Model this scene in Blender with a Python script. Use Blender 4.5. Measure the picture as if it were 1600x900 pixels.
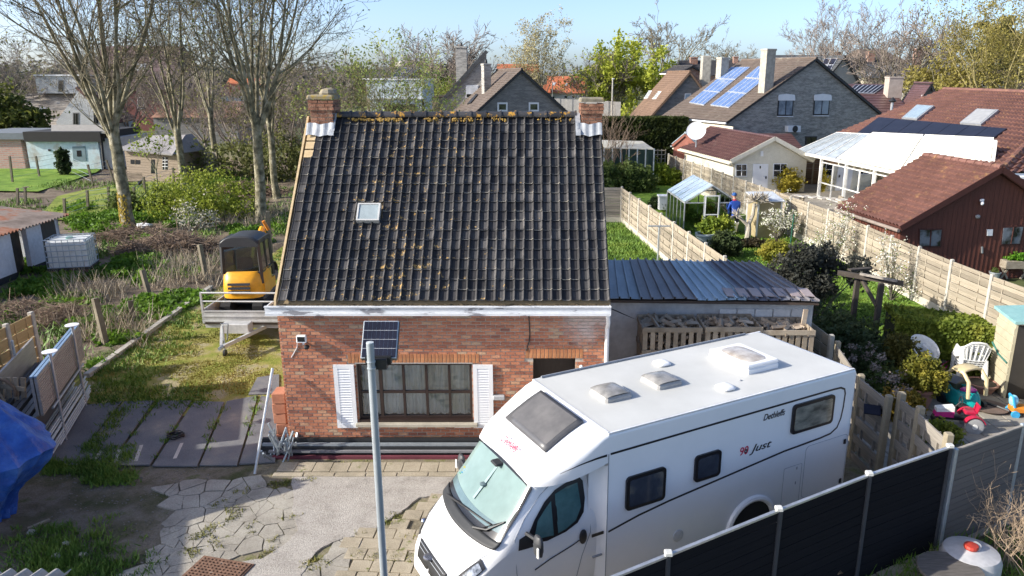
import bpy, math, random
import numpy as np
from mathutils import Vector, Matrix
for _o in list(bpy.data.objects): bpy.data.objects.remove(_o, do_unlink=True)
SC = bpy.context.scene; COL = SC.collection
R = math.radians
# ---------------------------------------------------------------- camera, sky, sun, exposure
F_PX = 1180.0; CX = 835.0; PITCH = math.atan(332/F_PX); CAM_H = 7.7
cam_d = bpy.data.cameras.new('camera'); cam = bpy.data.objects.new('camera', cam_d); COL.objects.link(cam)
cam.location = (0, 0, CAM_H); cam.rotation_euler = (math.pi/2-PITCH, 0, 0)
cam_d.sensor_width = 36; cam_d.lens = F_PX/1600*36; cam_d.shift_x = -(CX-800)/1600
cam_d.clip_start = .1; cam_d.clip_end = 6000
SC.camera = cam
SUN = Vector((-1.0, -.23, .51)).normalized()          # towards the sun
SUN_EL = math.asin(SUN.z); SUN_AZ = math.atan2(SUN.x, SUN.y)   # azimuth from +Y
w = bpy.data.worlds.new('World'); SC.world = w; w.use_nodes = True
wn = w.node_tree; bg = wn.nodes['Background']
sky = wn.nodes.new('ShaderNodeTexSky'); sky.sky_type = 'NISHITA'; sky.sun_disc = False
sky.sun_elevation = SUN_EL; sky.sun_rotation = SUN_AZ; sky.air_density = .55; sky.dust_density = 1.5; sky.ozone_density = 2.0
sky.altitude = 0
wn.links.new(sky.outputs[0], bg.inputs[0]); bg.inputs[1].default_value = .15
sl = bpy.data.lights.new('sun', 'SUN'); sl.energy = 4.0; sl.angle = R(.5); sl.color = (1, .94, .84)
so = bpy.data.objects.new('sun', sl); COL.objects.link(so); so.rotation_euler = SUN.to_track_quat('Z', 'Y').to_euler(); so.location = (-30, -10, 40)
SC.view_settings.view_transform = 'Standard'; SC.view_settings.look = 'None'
SC.view_settings.exposure = 0.97; SC.view_settings.gamma = 1
# ---------------------------------------------------------------- pixel to place
def _ray(x, y): return Vector((x-CX, F_PX*math.cos(PITCH)+(450-y)*math.sin(PITCH), -F_PX*math.sin(PITCH)+(450-y)*math.cos(PITCH)))
def P(x, y, z=0.0):
 r = _ray(x, y); k = (z-CAM_H)/r.z; return Vector((r.x*k, r.y*k, z))
def Q(x, y, Y):
 r = _ray(x, y); k = Y/r.y; return Vector((r.x*k, Y, CAM_H+r.z*k))
def V(*a): return Vector(a)
rng = random.Random(7); nr = np.random.default_rng(7)
# ---------------------------------------------------------------- materials
def _n(nt, t, **k):
 n = nt.nodes.new(t)
 for a, b in k.items():
  if a.startswith('i_'): n.inputs[a[2:].replace('_', ' ')].default_value = b
  else: setattr(n, a, b)
 return n
def ramp(nt, fac, stops, interp='LINEAR'):
 r = nt.nodes.new('ShaderNodeValToRGB'); r.color_ramp.interpolation = interp
 e = r.color_ramp.elements
 while len(e) > 1: e.remove(e[-1])
 e[0].position = stops[0][0]; e[0].color = (*stops[0][1], 1)
 for p, c in stops[1:]:
  x = e.new(p); x.color = (*c, 1)
 nt.links.new(fac, r.inputs[0]); return r.outputs[0]
def mixc(nt, fac, a, b, mode='MIX'):
 m = nt.nodes.new('ShaderNodeMix'); m.data_type = 'RGBA'; m.blend_type = mode
 for s, v in ((0, fac), (6, a), (7, b)):
  if isinstance(v, (int, float)): m.inputs[s].default_value = v
  elif isinstance(v, tuple): m.inputs[s].default_value = (*v, 1)
  else: nt.links.new(v, m.inputs[s])
 return m.outputs[2]
def mth(nt, op, a, b=None, c=None):
 m = nt.nodes.new('ShaderNodeMath'); m.operation = op
 for i, v in enumerate((a, b, c)):
  if v is None: continue
  if isinstance(v, (int, float)): m.inputs[i].default_value = v
  else: nt.links.new(v, m.inputs[i])
 return m.outputs[0]
def coords(nt, world=False):
 if world: return nt.nodes.new('ShaderNodeNewGeometry').outputs['Position']
 return nt.nodes.new('ShaderNodeTexCoord').outputs['Object']
def noise(nt, vec, scale, detail=3, rough=.55, sc3=None):
 n = nt.nodes.new('ShaderNodeTexNoise'); n.inputs['Scale'].default_value = scale
 n.inputs['Detail'].default_value = detail; n.inputs['Roughness'].default_value = rough
 if sc3:
  mp = nt.nodes.new('ShaderNodeMapping'); mp.inputs['Scale'].default_value = sc3; nt.links.new(vec, mp.inputs[0]); vec = mp.outputs[0]
 nt.links.new(vec, n.inputs['Vector']); return n.outputs['Fac']
def new_mat(name):
 m = bpy.data.materials.new(name); m.use_nodes = True; nt = m.node_tree
 return m, nt, nt.nodes['Principled BSDF']
def bump(nt, b, h, dist=.01, strength=1.0):
 n = nt.nodes.new('ShaderNodeBump'); n.inputs['Strength'].default_value = strength; n.inputs['Distance'].default_value = dist
 nt.links.new(h, n.inputs['Height']); nt.links.new(n.outputs[0], b.inputs['Normal'])
MATS = {}
def M(name, stops=None, rough=.8, scale=3., detail=4, bmp=0., bscale=None, metal=0., sc3=None, world=False, spec=.5, rnd=0., fine=.35):
 """noise coloured surface; stops = list of colours or (pos, colour)"""
 if name in MATS: return MATS[name]
 m, nt, b = new_mat(name); MATS[name] = m
 if isinstance(stops, tuple): st = [(.3, tuple(x*.84 for x in stops)), (.7, tuple(min(1, x*1.12) for x in stops))]
 elif len(stops[0]) == 2: st = stops
 else: st = [(.3+.4*i/max(1, len(stops)-1), c) for i, c in enumerate(stops)]
 v = coords(nt, world); f = noise(nt, v, scale, detail, sc3=sc3); c = ramp(nt, f, st)
 f2 = noise(nt, v, scale*6.3, 3, sc3=sc3)
 c = mixc(nt, fine, c, ramp(nt, f2, [(.3, (.55,)*3), (.7, (1,)*3)]), 'MULTIPLY')
 if rnd:
  oi = nt.nodes.new('ShaderNodeObjectInfo').outputs['Random']
  c = mixc(nt, 1., c, ramp(nt, oi, [(0, (1-rnd,)*3), (1, (1.,)*3)]), 'MULTIPLY')
 nt.links.new(c, b.inputs['Base Color'])
 b.inputs['Roughness'].default_value = rough; b.inputs['Metallic'].default_value = metal
 b.inputs['Specular IOR Level'].default_value = spec
 if bmp: bump(nt, b, noise(nt, v, bscale or scale*8, 4, sc3=sc3), bmp)
 return m
def glass(name, col=(.03, .04, .05), rough=.06):
 if name in MATS: return MATS[name]
 m, nt, b = new_mat(name); MATS[name] = m
 v = coords(nt); f = noise(nt, v, 1.3, 2)
 nt.links.new(ramp(nt, f, [(.3, tuple(x*.7 for x in col)), (.7, tuple(min(1, x*1.3) for x in col))]), b.inputs['Base Color'])
 b.inputs['Roughness'].default_value = rough; b.inputs['Specular IOR Level'].default_value = .8
 return m
# ---------------------------------------------------------------- mesh builder
class MB:
 def __init__(s): s.v = []; s.f = []
 def add(s, vs, fs):
  o = len(s.v); s.v.extend([tuple(x) for x in vs]); s.f.extend([tuple(i+o for i in f) for f in fs]); return s
 def box(s, c, d, rz=0., rx=0., ry=0.):
  hx, hy, hz = d[0]/2, d[1]/2, d[2]/2
  vs = [Vector((x, y, z)) for z in (-hz, hz) for y in (-hy, hy) for x in (-hx, hx)]
  if rz or rx or ry:
   m = Matrix.Rotation(rz, 3, 'Z') @ Matrix.Rotation(ry, 3, 'Y') @ Matrix.Rotation(rx, 3, 'X'); vs = [m @ v for v in vs]
  c = Vector(c)
  return s.add([v+c for v in vs], [(0, 2, 3, 1), (4, 5, 7, 6), (0, 1, 5, 4), (2, 6, 7, 3), (0, 4, 6, 2), (1, 3, 7, 5)])
 def bev(s, c, d, b=.01, rz=0.):
  """box with chamfered top and vertical edges"""
  hx, hy, hz = d[0]/2, d[1]/2, d[2]/2; b = min(b, hx*.9, hy*.9, hz)
  ring = [(-hx+b, -hy), (hx-b, -hy), (hx, -hy+b), (hx, hy-b), (hx-b, hy), (-hx+b, hy), (-hx, hy-b), (-hx, -hy+b)]
  vs = [(x, y, -hz) for x, y in ring]+[(x, y, hz-b) for x, y in ring]+[(x*(hx-b)/hx, y*(hy-b)/hy, hz) for x, y in ring]
  m = Matrix.Rotation(rz, 3, 'Z'); c = Vector(c); vs = [m @ Vector(v)+c for v in vs]
  fs = [tuple(range(16, 24)), tuple(reversed(range(8)))]
  for k in (0, 8):
   for i in range(8): j = (i+1) % 8; fs.append((k+i, k+j, k+8+j, k+8+i))
  return s.add(vs, fs)
 def beam(s, a, b, wd, h, up=(0, 0, 1)):
  a, b = Vector(a), Vector(b); d = (b-a)
  if d.length < 1e-6: return s
  d.normalize(); up = Vector(up); x = d.cross(up)
  if x.length < 1e-3: x = d.cross(Vector((0, 1, 0)))
  x.normalize(); y = x.cross(d)
  vs = [p+x*(i*wd/2)+y*(j*h/2) for p in (a, b) for i, j in ((-1, -1), (1, -1), (1, 1), (-1, 1))]
  return s.add(vs, [(0, 3, 2, 1), (4, 5, 6, 7), (0, 1, 5, 4), (1, 2, 6, 5), (2, 3, 7, 6), (3, 0, 4, 7)])
 def tube(s, pts, r, n=8, cap=True):
  pts = [Vector(p) for p in pts]; k = len(pts); rs = r if isinstance(r, (list, tuple)) else [r]*k
  prev = None; vs = []
  for i, p in enumerate(pts):
   d = (pts[min(i+1, k-1)]-pts[max(i-1, 0)]); d.normalize()
   if prev is None:
    x = d.cross(Vector((0, 0, 1)));
    if x.length < 1e-2: x = d.cross(Vector((0, 1, 0)))
   else: x = prev-d*prev.dot(d)
   x.normalize(); prev = x; y = d.cross(x)
   for j in range(n):
    a = 2*math.pi*j/n; vs.append(p+x*math.cos(a)*rs[i]+y*math.sin(a)*rs[i])
  fs = [(i*n+j, i*n+(j+1) % n, (i+1)*n+(j+1) % n, (i+1)*n+j) for i in range(k-1) for j in range(n)]
  if cap: fs += [tuple(reversed(range(n))), tuple(range((k-1)*n, k*n))]
  return s.add(vs, fs)
 def cyl(s, a, b, r, n=12, r2=None): return s.tube([a, b], [r, r if r2 is None else r2], n)
 def lathe(s, c, prof, n=16, axis='z'):
  vs = []
  for r, z in prof:
   for j in range(n):
    a = 2*math.pi*j/n; q = (r*math.cos(a), r*math.sin(a), z)
    if axis == 'y': q = (q[0], q[2], q[1])
    if axis == 'x': q = (q[2], q[0], q[1])
    vs.append(Vector(q)+Vector(c))
  k = len(prof); fs = [(i*n+j, i*n+(j+1) % n, (i+1)*n+(j+1) % n, (i+1)*n+j) for i in range(k-1) for j in range(n)]
  fs += [tuple(reversed(range(n))), tuple(range((k-1)*n, k*n))]
  return s.add(vs, fs)
 def prism(s, poly, ext):
  poly = [Vector(p) for p in poly]; e = Vector(ext); n = len(poly)
  fs = [tuple(reversed(range(n))), tuple(range(n, 2*n))]+[(i, (i+1) % n, n+(i+1) % n, n+i) for i in range(n)]
  return s.add(poly+[p+e for p in poly], fs)
 def quad(s, *p): return s.add(p, [tuple(range(len(p)))])
 def ball(s, c, r, n=10, m=7, jit=0.):
  r = r if isinstance(r, (tuple, list, Vector)) else (r, r, r); vs = []
  for i in range(m+1):
   t = math.pi*i/m
   for j in range(n):
    a = 2*math.pi*j/n; k = 1+(rng.random()-.5)*jit
    vs.append((c[0]+r[0]*math.sin(t)*math.cos(a)*k, c[1]+r[1]*math.sin(t)*math.sin(a)*k, c[2]+r[2]*math.cos(t)*k))
  return s.add(vs, [(i*n+j, (i+1)*n+j, (i+1)*n+(j+1) % n, i*n+(j+1) % n) for i in range(m) for j in range(n)])
 def grid(s, fn, nu, nv, flip=False):
  vs = [fn(i/nu, j/nv) for j in range(nv+1) for i in range(nu+1)]; w_ = nu+1
  fs = [(j*w_+i, j*w_+i+1, (j+1)*w_+i+1, (j+1)*w_+i) for j in range(nv) for i in range(nu)]
  if flip: fs = [tuple(reversed(f)) for f in fs]
  return s.add(vs, fs)
 def build(s, name, mat, parent=None, smooth=False, world=False, label=None, solid=0., sub=0, **tags):
  me = bpy.data.meshes.new(name); vs = s.v
  if parent is not None and world:
   im = wmat(parent).inverted(); vs = [tuple(im @ Vector(v)) for v in vs]
  me.from_pydata([tuple(v) for v in vs], [], s.f); me.materials.append(mat)
  return finish(name, me, parent, smooth, label, solid, sub, **tags)
def wmat(o):
 m = Matrix.LocRotScale(o.location, o.rotation_euler, o.scale)
 return (wmat(o.parent) @ m) if o.parent else m
def finish(name, me, parent=None, smooth=False, label=None, solid=0., sub=0, **tags):
 me.update()
 if smooth:
  me.polygons.foreach_set('use_smooth', [True]*len(me.polygons))
  try: me.set_sharp_from_angle(angle=R(40))
  except Exception: pass
 o = bpy.data.objects.new(name, me); COL.objects.link(o)
 if parent is not None: o.parent = parent
 if solid:
  md = o.modifiers.new('solid', 'SOLIDIFY'); md.thickness = solid; md.offset = 0
 if sub:
  md = o.modifiers.new('sub', 'SUBSURF'); md.levels = sub; md.render_levels = sub
 if label: o['label'] = label
 for k, v in tags.items(): o[k] = v
 return o
def thing(name, label, cat, loc=(0, 0, 0), rz=0., group=None):
 o = bpy.data.objects.new(name, None); COL.objects.link(o); o.location = loc; o.rotation_euler = (0, 0, rz)
 o['label'] = label; o['category'] = cat
 if group: o['group'] = group
 o.empty_display_size = .2
 return o
def copy_tree(o, parent=None):
 c = o.copy(); COL.objects.link(c)
 if parent is not None: c.parent = parent
 for ch in list(o.children): copy_tree(ch, c)
 return c
def dup(o, loc, rz=0., label=None, scale=None):
 c = copy_tree(o); c.location = loc; c.rotation_euler = (0, 0, rz)
 if label: c['label'] = label
 if scale: c.scale = (scale,)*3 if isinstance(scale, (int, float)) else scale
 return c
def inst(src, loc, rot=(0, 0, 0), scale=(1, 1, 1)):
 """another piece that shares src's mesh, same parent"""
 c = src.copy(); COL.objects.link(c); c.location = loc; c.rotation_euler = rot; c.scale = scale; return c
def stt(name, mb, mat, **k): return mb.build(name, mat, kind='structure', **k)
# numpy meshes -----------------------------------------------------------------
def np_mesh(name, verts, quads, mat, cols=None):
 me = bpy.data.meshes.new(name); nv, nf = len(verts), len(quads); k = quads.shape[1]
 me.vertices.add(nv); me.vertices.foreach_set('co', np.ascontiguousarray(verts, dtype=np.float32).ravel())
 me.loops.add(nf*k); me.loops.foreach_set('vertex_index', np.ascontiguousarray(quads, dtype=np.int32).ravel())
 me.polygons.add(nf); me.polygons.foreach_set('loop_start', np.arange(0, nf*k, k, dtype=np.int32))
 me.update(calc_edges=True); me.materials.append(mat); return me
def leaf_mesh(name, C, size, mat, aspect=1.6, upright=0.):
 """C (n,3) centres; one small quad leaf at each, random attitude"""
 n = len(C); a = nr.normal(size=(n, 3)); a /= np.linalg.norm(a, axis=1)[:, None]
 if upright: a = a*(1-upright)+np.array([0, 0, 1])*upright; a /= np.linalg.norm(a, axis=1)[:, None]
 b = nr.normal(size=(n, 3)); b -= a*(a*b).sum(1)[:, None]; b /= np.linalg.norm(b, axis=1)[:, None]
 s = size*(.6+.8*nr.random(n))[:, None]; a = a*s*aspect/2; b = b*s/2
 v = np.stack([C-a*1.0, C+b*.9, C+a, C-b*.9], 1).reshape(-1, 3)
 return np_mesh(name, v, np.arange(n*4).reshape(-1, 4), mat)
def clump_points(cs, rs, n, shell=.55):
 """points in ellipsoid clumps, denser near their skins"""
 cs = np.asarray(cs, float); rs = np.asarray(rs, float)
 if rs.ndim == 1: rs = np.repeat(rs[:, None], 3, 1)
 w_ = (rs.prod(1))**(2/3); idx = nr.choice(len(cs), n, p=w_/w_.sum())
 d = nr.normal(size=(n, 3)); d /= np.linalg.norm(d, axis=1)[:, None]
 ph = (idx*1.7)[:, None]+d*np.array([5.1, 4.3, 6.2]); k = shell+(1-shell)*nr.random(n)**.6; k *= .85+.3*nr.random(n); k *= .72+.75*np.abs(np.sin(ph[:, 0])*np.sin(ph[:, 1])*np.cos(ph[:, 2]*.7))**.5
 return cs[idx]+d*rs[idx]*k[:, None]
def seg_mesh(name, segs, mat, n=3):
 """segs (k,8): p0 p1 r0 r1 -> open n-sided tubes"""
 S = np.asarray(segs, float); p0, p1 = S[:, :3], S[:, 3:6]; d = p1-p0; d /= np.linalg.norm(d, axis=1)[:, None]+1e-9
 x = np.cross(d, np.array([.31, .52, .8])); x /= np.linalg.norm(x, axis=1)[:, None]+1e-9; y = np.cross(d, x); vs = []
 for p, r in ((p0, S[:, 6]), (p1, S[:, 7])):
  for j in range(n):
   a = 2*math.pi*j/n; vs.append(p+(x*math.cos(a)+y*math.sin(a))*r[:, None])
 v = np.stack(vs, 1).reshape(-1, 3); k = len(S); base = (np.arange(k)*2*n)[:, None]
 q = np.stack([np.concatenate([base+j, base+(j+1) % n, base+n+(j+1) % n, base+n+j], 1) for j in range(n)], 1).reshape(-1, 4)
 return np_mesh(name, v, q, mat)
# the materials shared by several things
WHITE = M('white_paint', [(.35, (.74, .75, .76)), (.65, (.8, .8, .8))], rough=.45, fine=.06)
OFFWHITE = M('cream_paint', [(.3, (.66, .62, .5)), (.7, (.74, .70, .58))], rough=.7)
DARK = M('dark_plastic', (.02, .021, .023), rough=.5)
RUBBER = M('rubber', (.018, .018, .018), rough=.9)
ALU = M('aluminium', (.62, .64, .66), rough=.4, metal=.7)
GALV = M('galvanised_steel', [(.3, (.38, .43, .47)), (.7, (.5, .55, .58))], rough=.45, metal=.55, scale=9)
CONC = M('concrete', [(.3, (.3, .28, .24)), (.5, (.4, .375, .32)), (.7, (.47, .44, .38))], rough=.95, scale=2.2, bmp=.006, bscale=40)
POSTC = M('concrete_post', [(.3, (.42, .39, .33)), (.7, (.56, .53, .46))], rough=.95, scale=4)
WGLASS = glass('window_glass', (.05, .065, .08)); GLASSD = glass('dark_glass', (.012, .014, .018))
CURT = M('net_curtain', [(.3, (.5, .51, .52)), (.6, (.8, .8, .8))], rough=.9, scale=14, sc3=(1, 1, .06), fine=.1)
# ================================================================ main brick house
HX0, HX1, HY = -5.20, 1.50, 14.55           # wall
EY, EZ, RY, RZ = 14.33, 3.40, 17.55, 6.80    # eave and ridge lines
RX0, RX1 = -5.06, 1.49; NC, NR = 35, 20
def cell_mat(name, stops, cw, ch, ax=(0, 2), run=True, rough=.85, bmp=.004, streak=None, lichen=None, spec=.4, bands=None):
 """colour picked per laid piece from its place in the bond"""
 m, nt, b = new_mat(name); pos = coords(nt, True); sp = nt.nodes.new('ShaderNodeSeparateXYZ'); nt.links.new(pos, sp.inputs[0])
 u, v = sp.outputs[ax[0]], sp.outputs[ax[1]]
 row = mth(nt, 'FLOOR', mth(nt, 'DIVIDE', v, ch)); uu = mth(nt, 'DIVIDE', u, cw)
 if run: uu = mth(nt, 'ADD', uu, mth(nt, 'MULTIPLY', mth(nt, 'MODULO', mth(nt, 'ABSOLUTE', row), 2.), .5))
 col = mth(nt, 'FLOOR', uu); cb = nt.nodes.new('ShaderNodeCombineXYZ'); nt.links.new(col, cb.inputs[0]); nt.links.new(row, cb.inputs[1])
 wnz = nt.nodes.new('ShaderNodeTexWhiteNoise'); nt.links.new(cb.outputs[0], wnz.inputs['Vector']); r1 = wnz.outputs['Value']
 c = ramp(nt, r1, stops); f = noise(nt, pos, 30, 4)
 c = mixc(nt, .5, c, ramp(nt, f, [(.3, (.55,)*3), (.65, (1,)*3)]), 'MULTIPLY')
 if streak: c = mixc(nt, streak, c, ramp(nt, noise(nt, pos, 1.0, 4, sc3=(26, 1.2, 1.2)), [(.35, (.35,)*3), (.6, (1.3,)*3)]), 'MULTIPLY')
 if lichen: c = lichen(nt, c, pos, sp)
 nt.links.new(c, b.inputs['Base Color']); b.inputs['Roughness'].default_value = rough; b.inputs['Specular IOR Level'].default_value = spec
 bump(nt, b, f, bmp); return m
BW, BH = .198, .0725
def effl(nt, c, pos, sp):
 # white salts bleeding out of the wall by the right corner, patchy grey-brown tone growing towards the wall top
 fx = mth(nt, 'SMOOTH_MIN', 1., mth(nt, 'MAXIMUM', 0., mth(nt, 'MULTIPLY', mth(nt, 'SUBTRACT', sp.outputs[0], .1), 1.1)), .1)
 fz = mth(nt, 'MAXIMUM', 0., mth(nt, 'MULTIPLY', mth(nt, 'SUBTRACT', sp.outputs[2], 1.9), 1.1))
 n1 = noise(nt, pos, 2.6, 5, .7); k = mth(nt, 'MULTIPLY', mth(nt, 'MULTIPLY', fx, fz), mth(nt, 'MULTIPLY', n1, 1.7))
 k = ramp(nt, k, [(.38, (0,)*3), (.8, (.6,)*3)]); c = mixc(nt, k, c, (.62, .60, .58))
 g = mth(nt, 'MULTIPLY', noise(nt, pos, 1.5, 4), mth(nt, 'MAXIMUM', 0., mth(nt, 'SUBTRACT', sp.outputs[2], 2.2)))
 return mixc(nt, ramp(nt, g, [(.2, (0,)*3), (.6, (.3,)*3)]), c, (.22, .19, .17))
BRICK = cell_mat('brick_red', [(0, (.26, .105, .07)), (.1, (.40, .15, .085)), (.5, (.50, .195, .105)), (.85, (.57, .25, .14)), (.96, (.56, .32, .19)), (1, (.5, .36, .24))], BW, BH, lichen=effl)
SOLD = M('brick_soldier', [(.25, (.44, .16, .08)), (.5, (.56, .23, .10)), (.75, (.62, .33, .15))], scale=9, rough=.9, rnd=.35)
MORTAR = M('mortar', [(.3, (.42, .37, .31)), (.7, (.58, .53, .45))], rough=1, scale=5)
def tl(nt, c, pos, sp):
 # orange lichen, thickest on the left third; pale rims on the lower edge of every tile
 mp = noise(nt, pos, 6.5, 5, .75); cell = noise(nt, pos, .55, 2)
 dens = mth(nt, 'MULTIPLY', mth(nt, 'SUBTRACT', .9, mth(nt, 'ABSOLUTE', mth(nt, 'ADD', sp.outputs[0], 2.9))), .035)
 k = mth(nt, 'ADD', mp, mth(nt, 'ADD', dens, mth(nt, 'ADD', mth(nt, 'MULTIPLY', mth(nt, 'SUBTRACT', .3, mth(nt, 'FRACT', mth(nt, 'DIVIDE', mth(nt, 'SUBTRACT', sp.outputs[1], EY-.01), (RY-EY)/NR))), .10), mth(nt, 'MULTIPLY', mth(nt, 'SUBTRACT', cell, .5), .16))))
 return mixc(nt, ramp(nt, k, [(.60, (0,)*3), (.63, (.9,)*3)]), c, ramp(nt, noise(nt, pos, 40, 2), [(.3, (.34, .19, .04)), (.55, (.44, .28, .09)), (.7, (.48, .43, .32))]))
TW = (RX1-RX0)/NC
TILE = cell_mat('glazed_black_tile', [(0, (.024, .023, .024)), (.5, (.041, .039, .040)), (.85, (.062, .060, .060)), (1, (.105, .098, .094))], TW, (RY-EY)/NR, ax=(0, 1), run=False, rough=.5, bmp=.002, streak=.6, lichen=tl, spec=.3)
TRIM = M('flaking_gutter_paint', [(.36, (.25, .25, .27)), (.40, (.66, .68, .70)), (.7, (.76, .77, .78))], rough=.6, scale=1.6, detail=6, sc3=(1, 3, 3))
WOODF = M('dark_window_wood', (.032, .018, .014), rough=.45)
house = thing('brick_house', 'low red brick house under a steep black tiled roof with white shutters', 'house', (HX0, HY, 0))
# openings on the facade
def fz(px, py): q = Q(px, py, HY); return q.x, q.z
wx0, wz1 = fz(556, 568); wx1, wz0 = fz(739, 655); dx0, dz1 = fz(833, 560); dx1, _ = fz(899, 560)
wz0 = fz(650, 655)[1]
OPEN = [(wx0, wx1, wz0, wz1), (dx0, dx1, 0, dz1)]
WALLTOP = 3.36
core = MB()
yb = HY+.012; D2 = .2
def wallpiece(x0, x1, z0, z1): core.box(((x0+x1)/2, yb+D2/2, (z0+z1)/2), (x1-x0, D2, z1-z0))
wallpiece(HX0+.012, wx0, 0, WALLTOP); wallpiece(wx0, wx1, 0, wz0-.06); wallpiece(wx0, wx1, wz1, WALLTOP)
wallpiece(wx1, dx0, 0, WALLTOP); wallpiece(dx0, dx1, dz1, WALLTOP); wallpiece(dx1, HX1-.012, 0, WALLTOP)
HB = 20.9
for gx in (HX0+.012, HX1-.212):     # gable walls
 core.prism([(gx, yb+D2, 0), (gx, HB, 0), (gx, HB, WALLTOP), (gx, RY, RZ-.12), (gx, yb+D2, WALLTOP)], (.2, 0, 0))
core.box(((HX0+HX1)/2, HB-.1, WALLTOP/2), (HX1-HX0-.45, .2, WALLTOP))
core.build('wall', MORTAR, house, world=True)
# bricks
bricks = []; nrow = int(WALLTOP/BH)
sold_z = {0: (wz1, wz1+.22, wx0-.16, wx1+.16), 1: (dz1, dz1+.22, dx0-.16, dx1+.16)}
for r_ in range(nrow):
 z0 = r_*BH; z1 = z0+BH; zc = (z0+z1)/2; off = (-.5 if r_ % 2 else 0)
 i0 = int(math.floor(HX0/BW))-1
 for i in range(i0, int(HX1/BW)+2):
  a, b_ = (i+off)*BW, (i+off+1)*BW; spans = [(max(a+.009, HX0), min(b_-.009, HX1))]
  for (ox0, ox1, oz0, oz1) in OPEN+[(s[2], s[3], s[0], s[1]) for s in sold_z.values()]:
   if oz0-.05 < zc < oz1+.0:
    ns = []
    for (p, q) in spans:
     if q <= ox0 or p >= ox1: ns.append((p, q)); continue
     if p < ox0-.03: ns.append((p, ox0-.004))
     if q > ox1+.03: ns.append((ox1+.004, q))
    spans = ns
  for (p, q) in spans:
   if q-p > .03: bricks.append((p, q, z0+.010, z1-.009))
def brick_v(p, q, z0, z1, y=None, jx=0):
 return ((p+q)/2, HY+.012-.003+jx, (z0+z1)/2), (q-p, .026, z1-z0)
def bkey(b): return (-(b[1]-b[0] > .175), abs((b[0]+b[1])/2+2.6)*.7+abs(b[2]-1.6))
bricks.sort(key=bkey); joined = MB()
for k, b_ in enumerate(bricks):
 c, d = brick_v(*b_, jx=rng.uniform(-.003, .003))
 if k < 250: MB().box(c, d).build('brick', BRICK, house, world=True)
 else: joined.box(c, d)
# side wall bricks (left and right gables) are seen edge-on: one joined part with the far front ones
for gx in (HX0, HX1):
 for r_ in range(nrow):
  for i in range(28):
   y = HY+.12+i*BW+(BW/2 if r_ % 2 else 0)
   if y+BW < HB: joined.box((gx+(.006 if gx < 0 else -.006), y+BW/2, (r_+.5)*BH), (.02, BW-.012, BH-.011))
joined.build('brick', BRICK, house, world=True, kind='stuff')
for s in sold_z.values():
 n = int((s[3]-s[2])/.075); wd = (s[3]-s[2])/n; src = None
 for i in range(n):
  x = s[2]+(i+.5)*wd
  if src is None: src = MB().bev((0, 0, 0), (wd-.012, .028, .205), .003).build('lintel_brick', SOLD, house)
  o = src if i == 0 else inst(src, (0, 0, 0)); o.location = (x-HX0, .006+rng.uniform(-.002, .002), (s[0]+s[1])/2); o.rotation_euler = (0, rng.uniform(-.02, .02), 0)
# window: frame, mullions, panes, curtains, sill
wf = MB(); W_, Hh = wx1-wx0, wz1-wz0; fy = HY+.09; ft = .055
for zc in (wz0+ft/2, wz1-ft/2): wf.box(((wx0+wx1)/2, fy, zc), (W_, .07, ft))
for xc in (wx0+ft/2, wx1-ft/2): wf.box((xc, fy, (wz0+wz1)/2), (ft, .069, Hh-2*ft))
for i in range(1, 5): wf.box((wx0+W_*i/5, fy, (wz0+wz1)/2), (.05 if i != 1 else .07, .06, Hh-2*ft))
wf.box(((wx0+wx1)/2, fy+.001, wz0+Hh*.47), (W_-2*ft, .055, .05))
win = wf.build('window', WOODF, house, world=True)
def glass_clear(name='clear_glass', tint=(.86, .9, .9), rough=.03, alpha=.25):
 if name in MATS: return MATS[name]
 m, nt, b = new_mat(name); MATS[name] = m; nt.nodes.remove(b)
 t = nt.nodes.new('ShaderNodeBsdfTransparent'); g = nt.nodes.new('ShaderNodeBsdfGlossy'); g.inputs['Roughness'].default_value = rough
 t.inputs[0].default_value = (*tint, 1); mx = nt.nodes.new('ShaderNodeMixShader'); fr = nt.nodes.new('ShaderNodeFresnel'); fr.inputs[0].default_value = 1.5
 a = mth(nt, 'ADD', fr.outputs[0], alpha*.3)
 nt.links.new(a, mx.inputs[0]); nt.links.new(t.outputs[0], mx.inputs[1]); nt.links.new(g.outputs[0], mx.inputs[2])
 nt.links.new(mx.outputs[0], nt.nodes['Material Output'].inputs[0]); return m
CGLASS = glass_clear()
for i in range(5):
 for j in range(2):
  x0 = wx0+W_*i/5+.03; x1 = wx0+W_*(i+1)/5-.03; z0 = wz0+(.05 if j == 0 else Hh*.47+.03); z1 = wz0+(Hh*.47-.03 if j == 0 else Hh-.05)
  MB().box(((x0+x1)/2, fy+.01, (z0+z1)/2), (x1-x0, .006, z1-z0)).build('pane', CGLASS, win, world=True)
cu = MB().grid(lambda u, v: (wx0+.05+(W_-.1)*u, fy+.16+.035*math.sin(u*95+3*math.sin(u*11))+.01*math.sin(u*240)*(1-v), wz0+.02+(Hh-.03)*v), 220, 4)
cu.build('curtain', CURT, win, world=True, smooth=True)
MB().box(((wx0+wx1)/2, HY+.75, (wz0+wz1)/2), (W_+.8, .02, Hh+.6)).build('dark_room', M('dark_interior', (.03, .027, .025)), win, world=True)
sill = MB().bev(((wx0+wx1)/2+.02, HY-.03, wz0-.09), (W_+.16, .2, .07), .008).build('window_sill', M('sill_stone', (.42, .38, .30), scale=5), house, world=True)
MB().box(((wx0+wx1)/2, HY+.02, wz0-.03), (W_, .1, .06)).build('window_ledge', WOODF, house, world=True)
MB().box(((wx0+wx1)/2, HY-.005, wz1+.012), (W_+.04, .03, .022)).build('lintel_strip', M('lintel_grey', (.35, .33, .3)), house, world=True)
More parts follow.
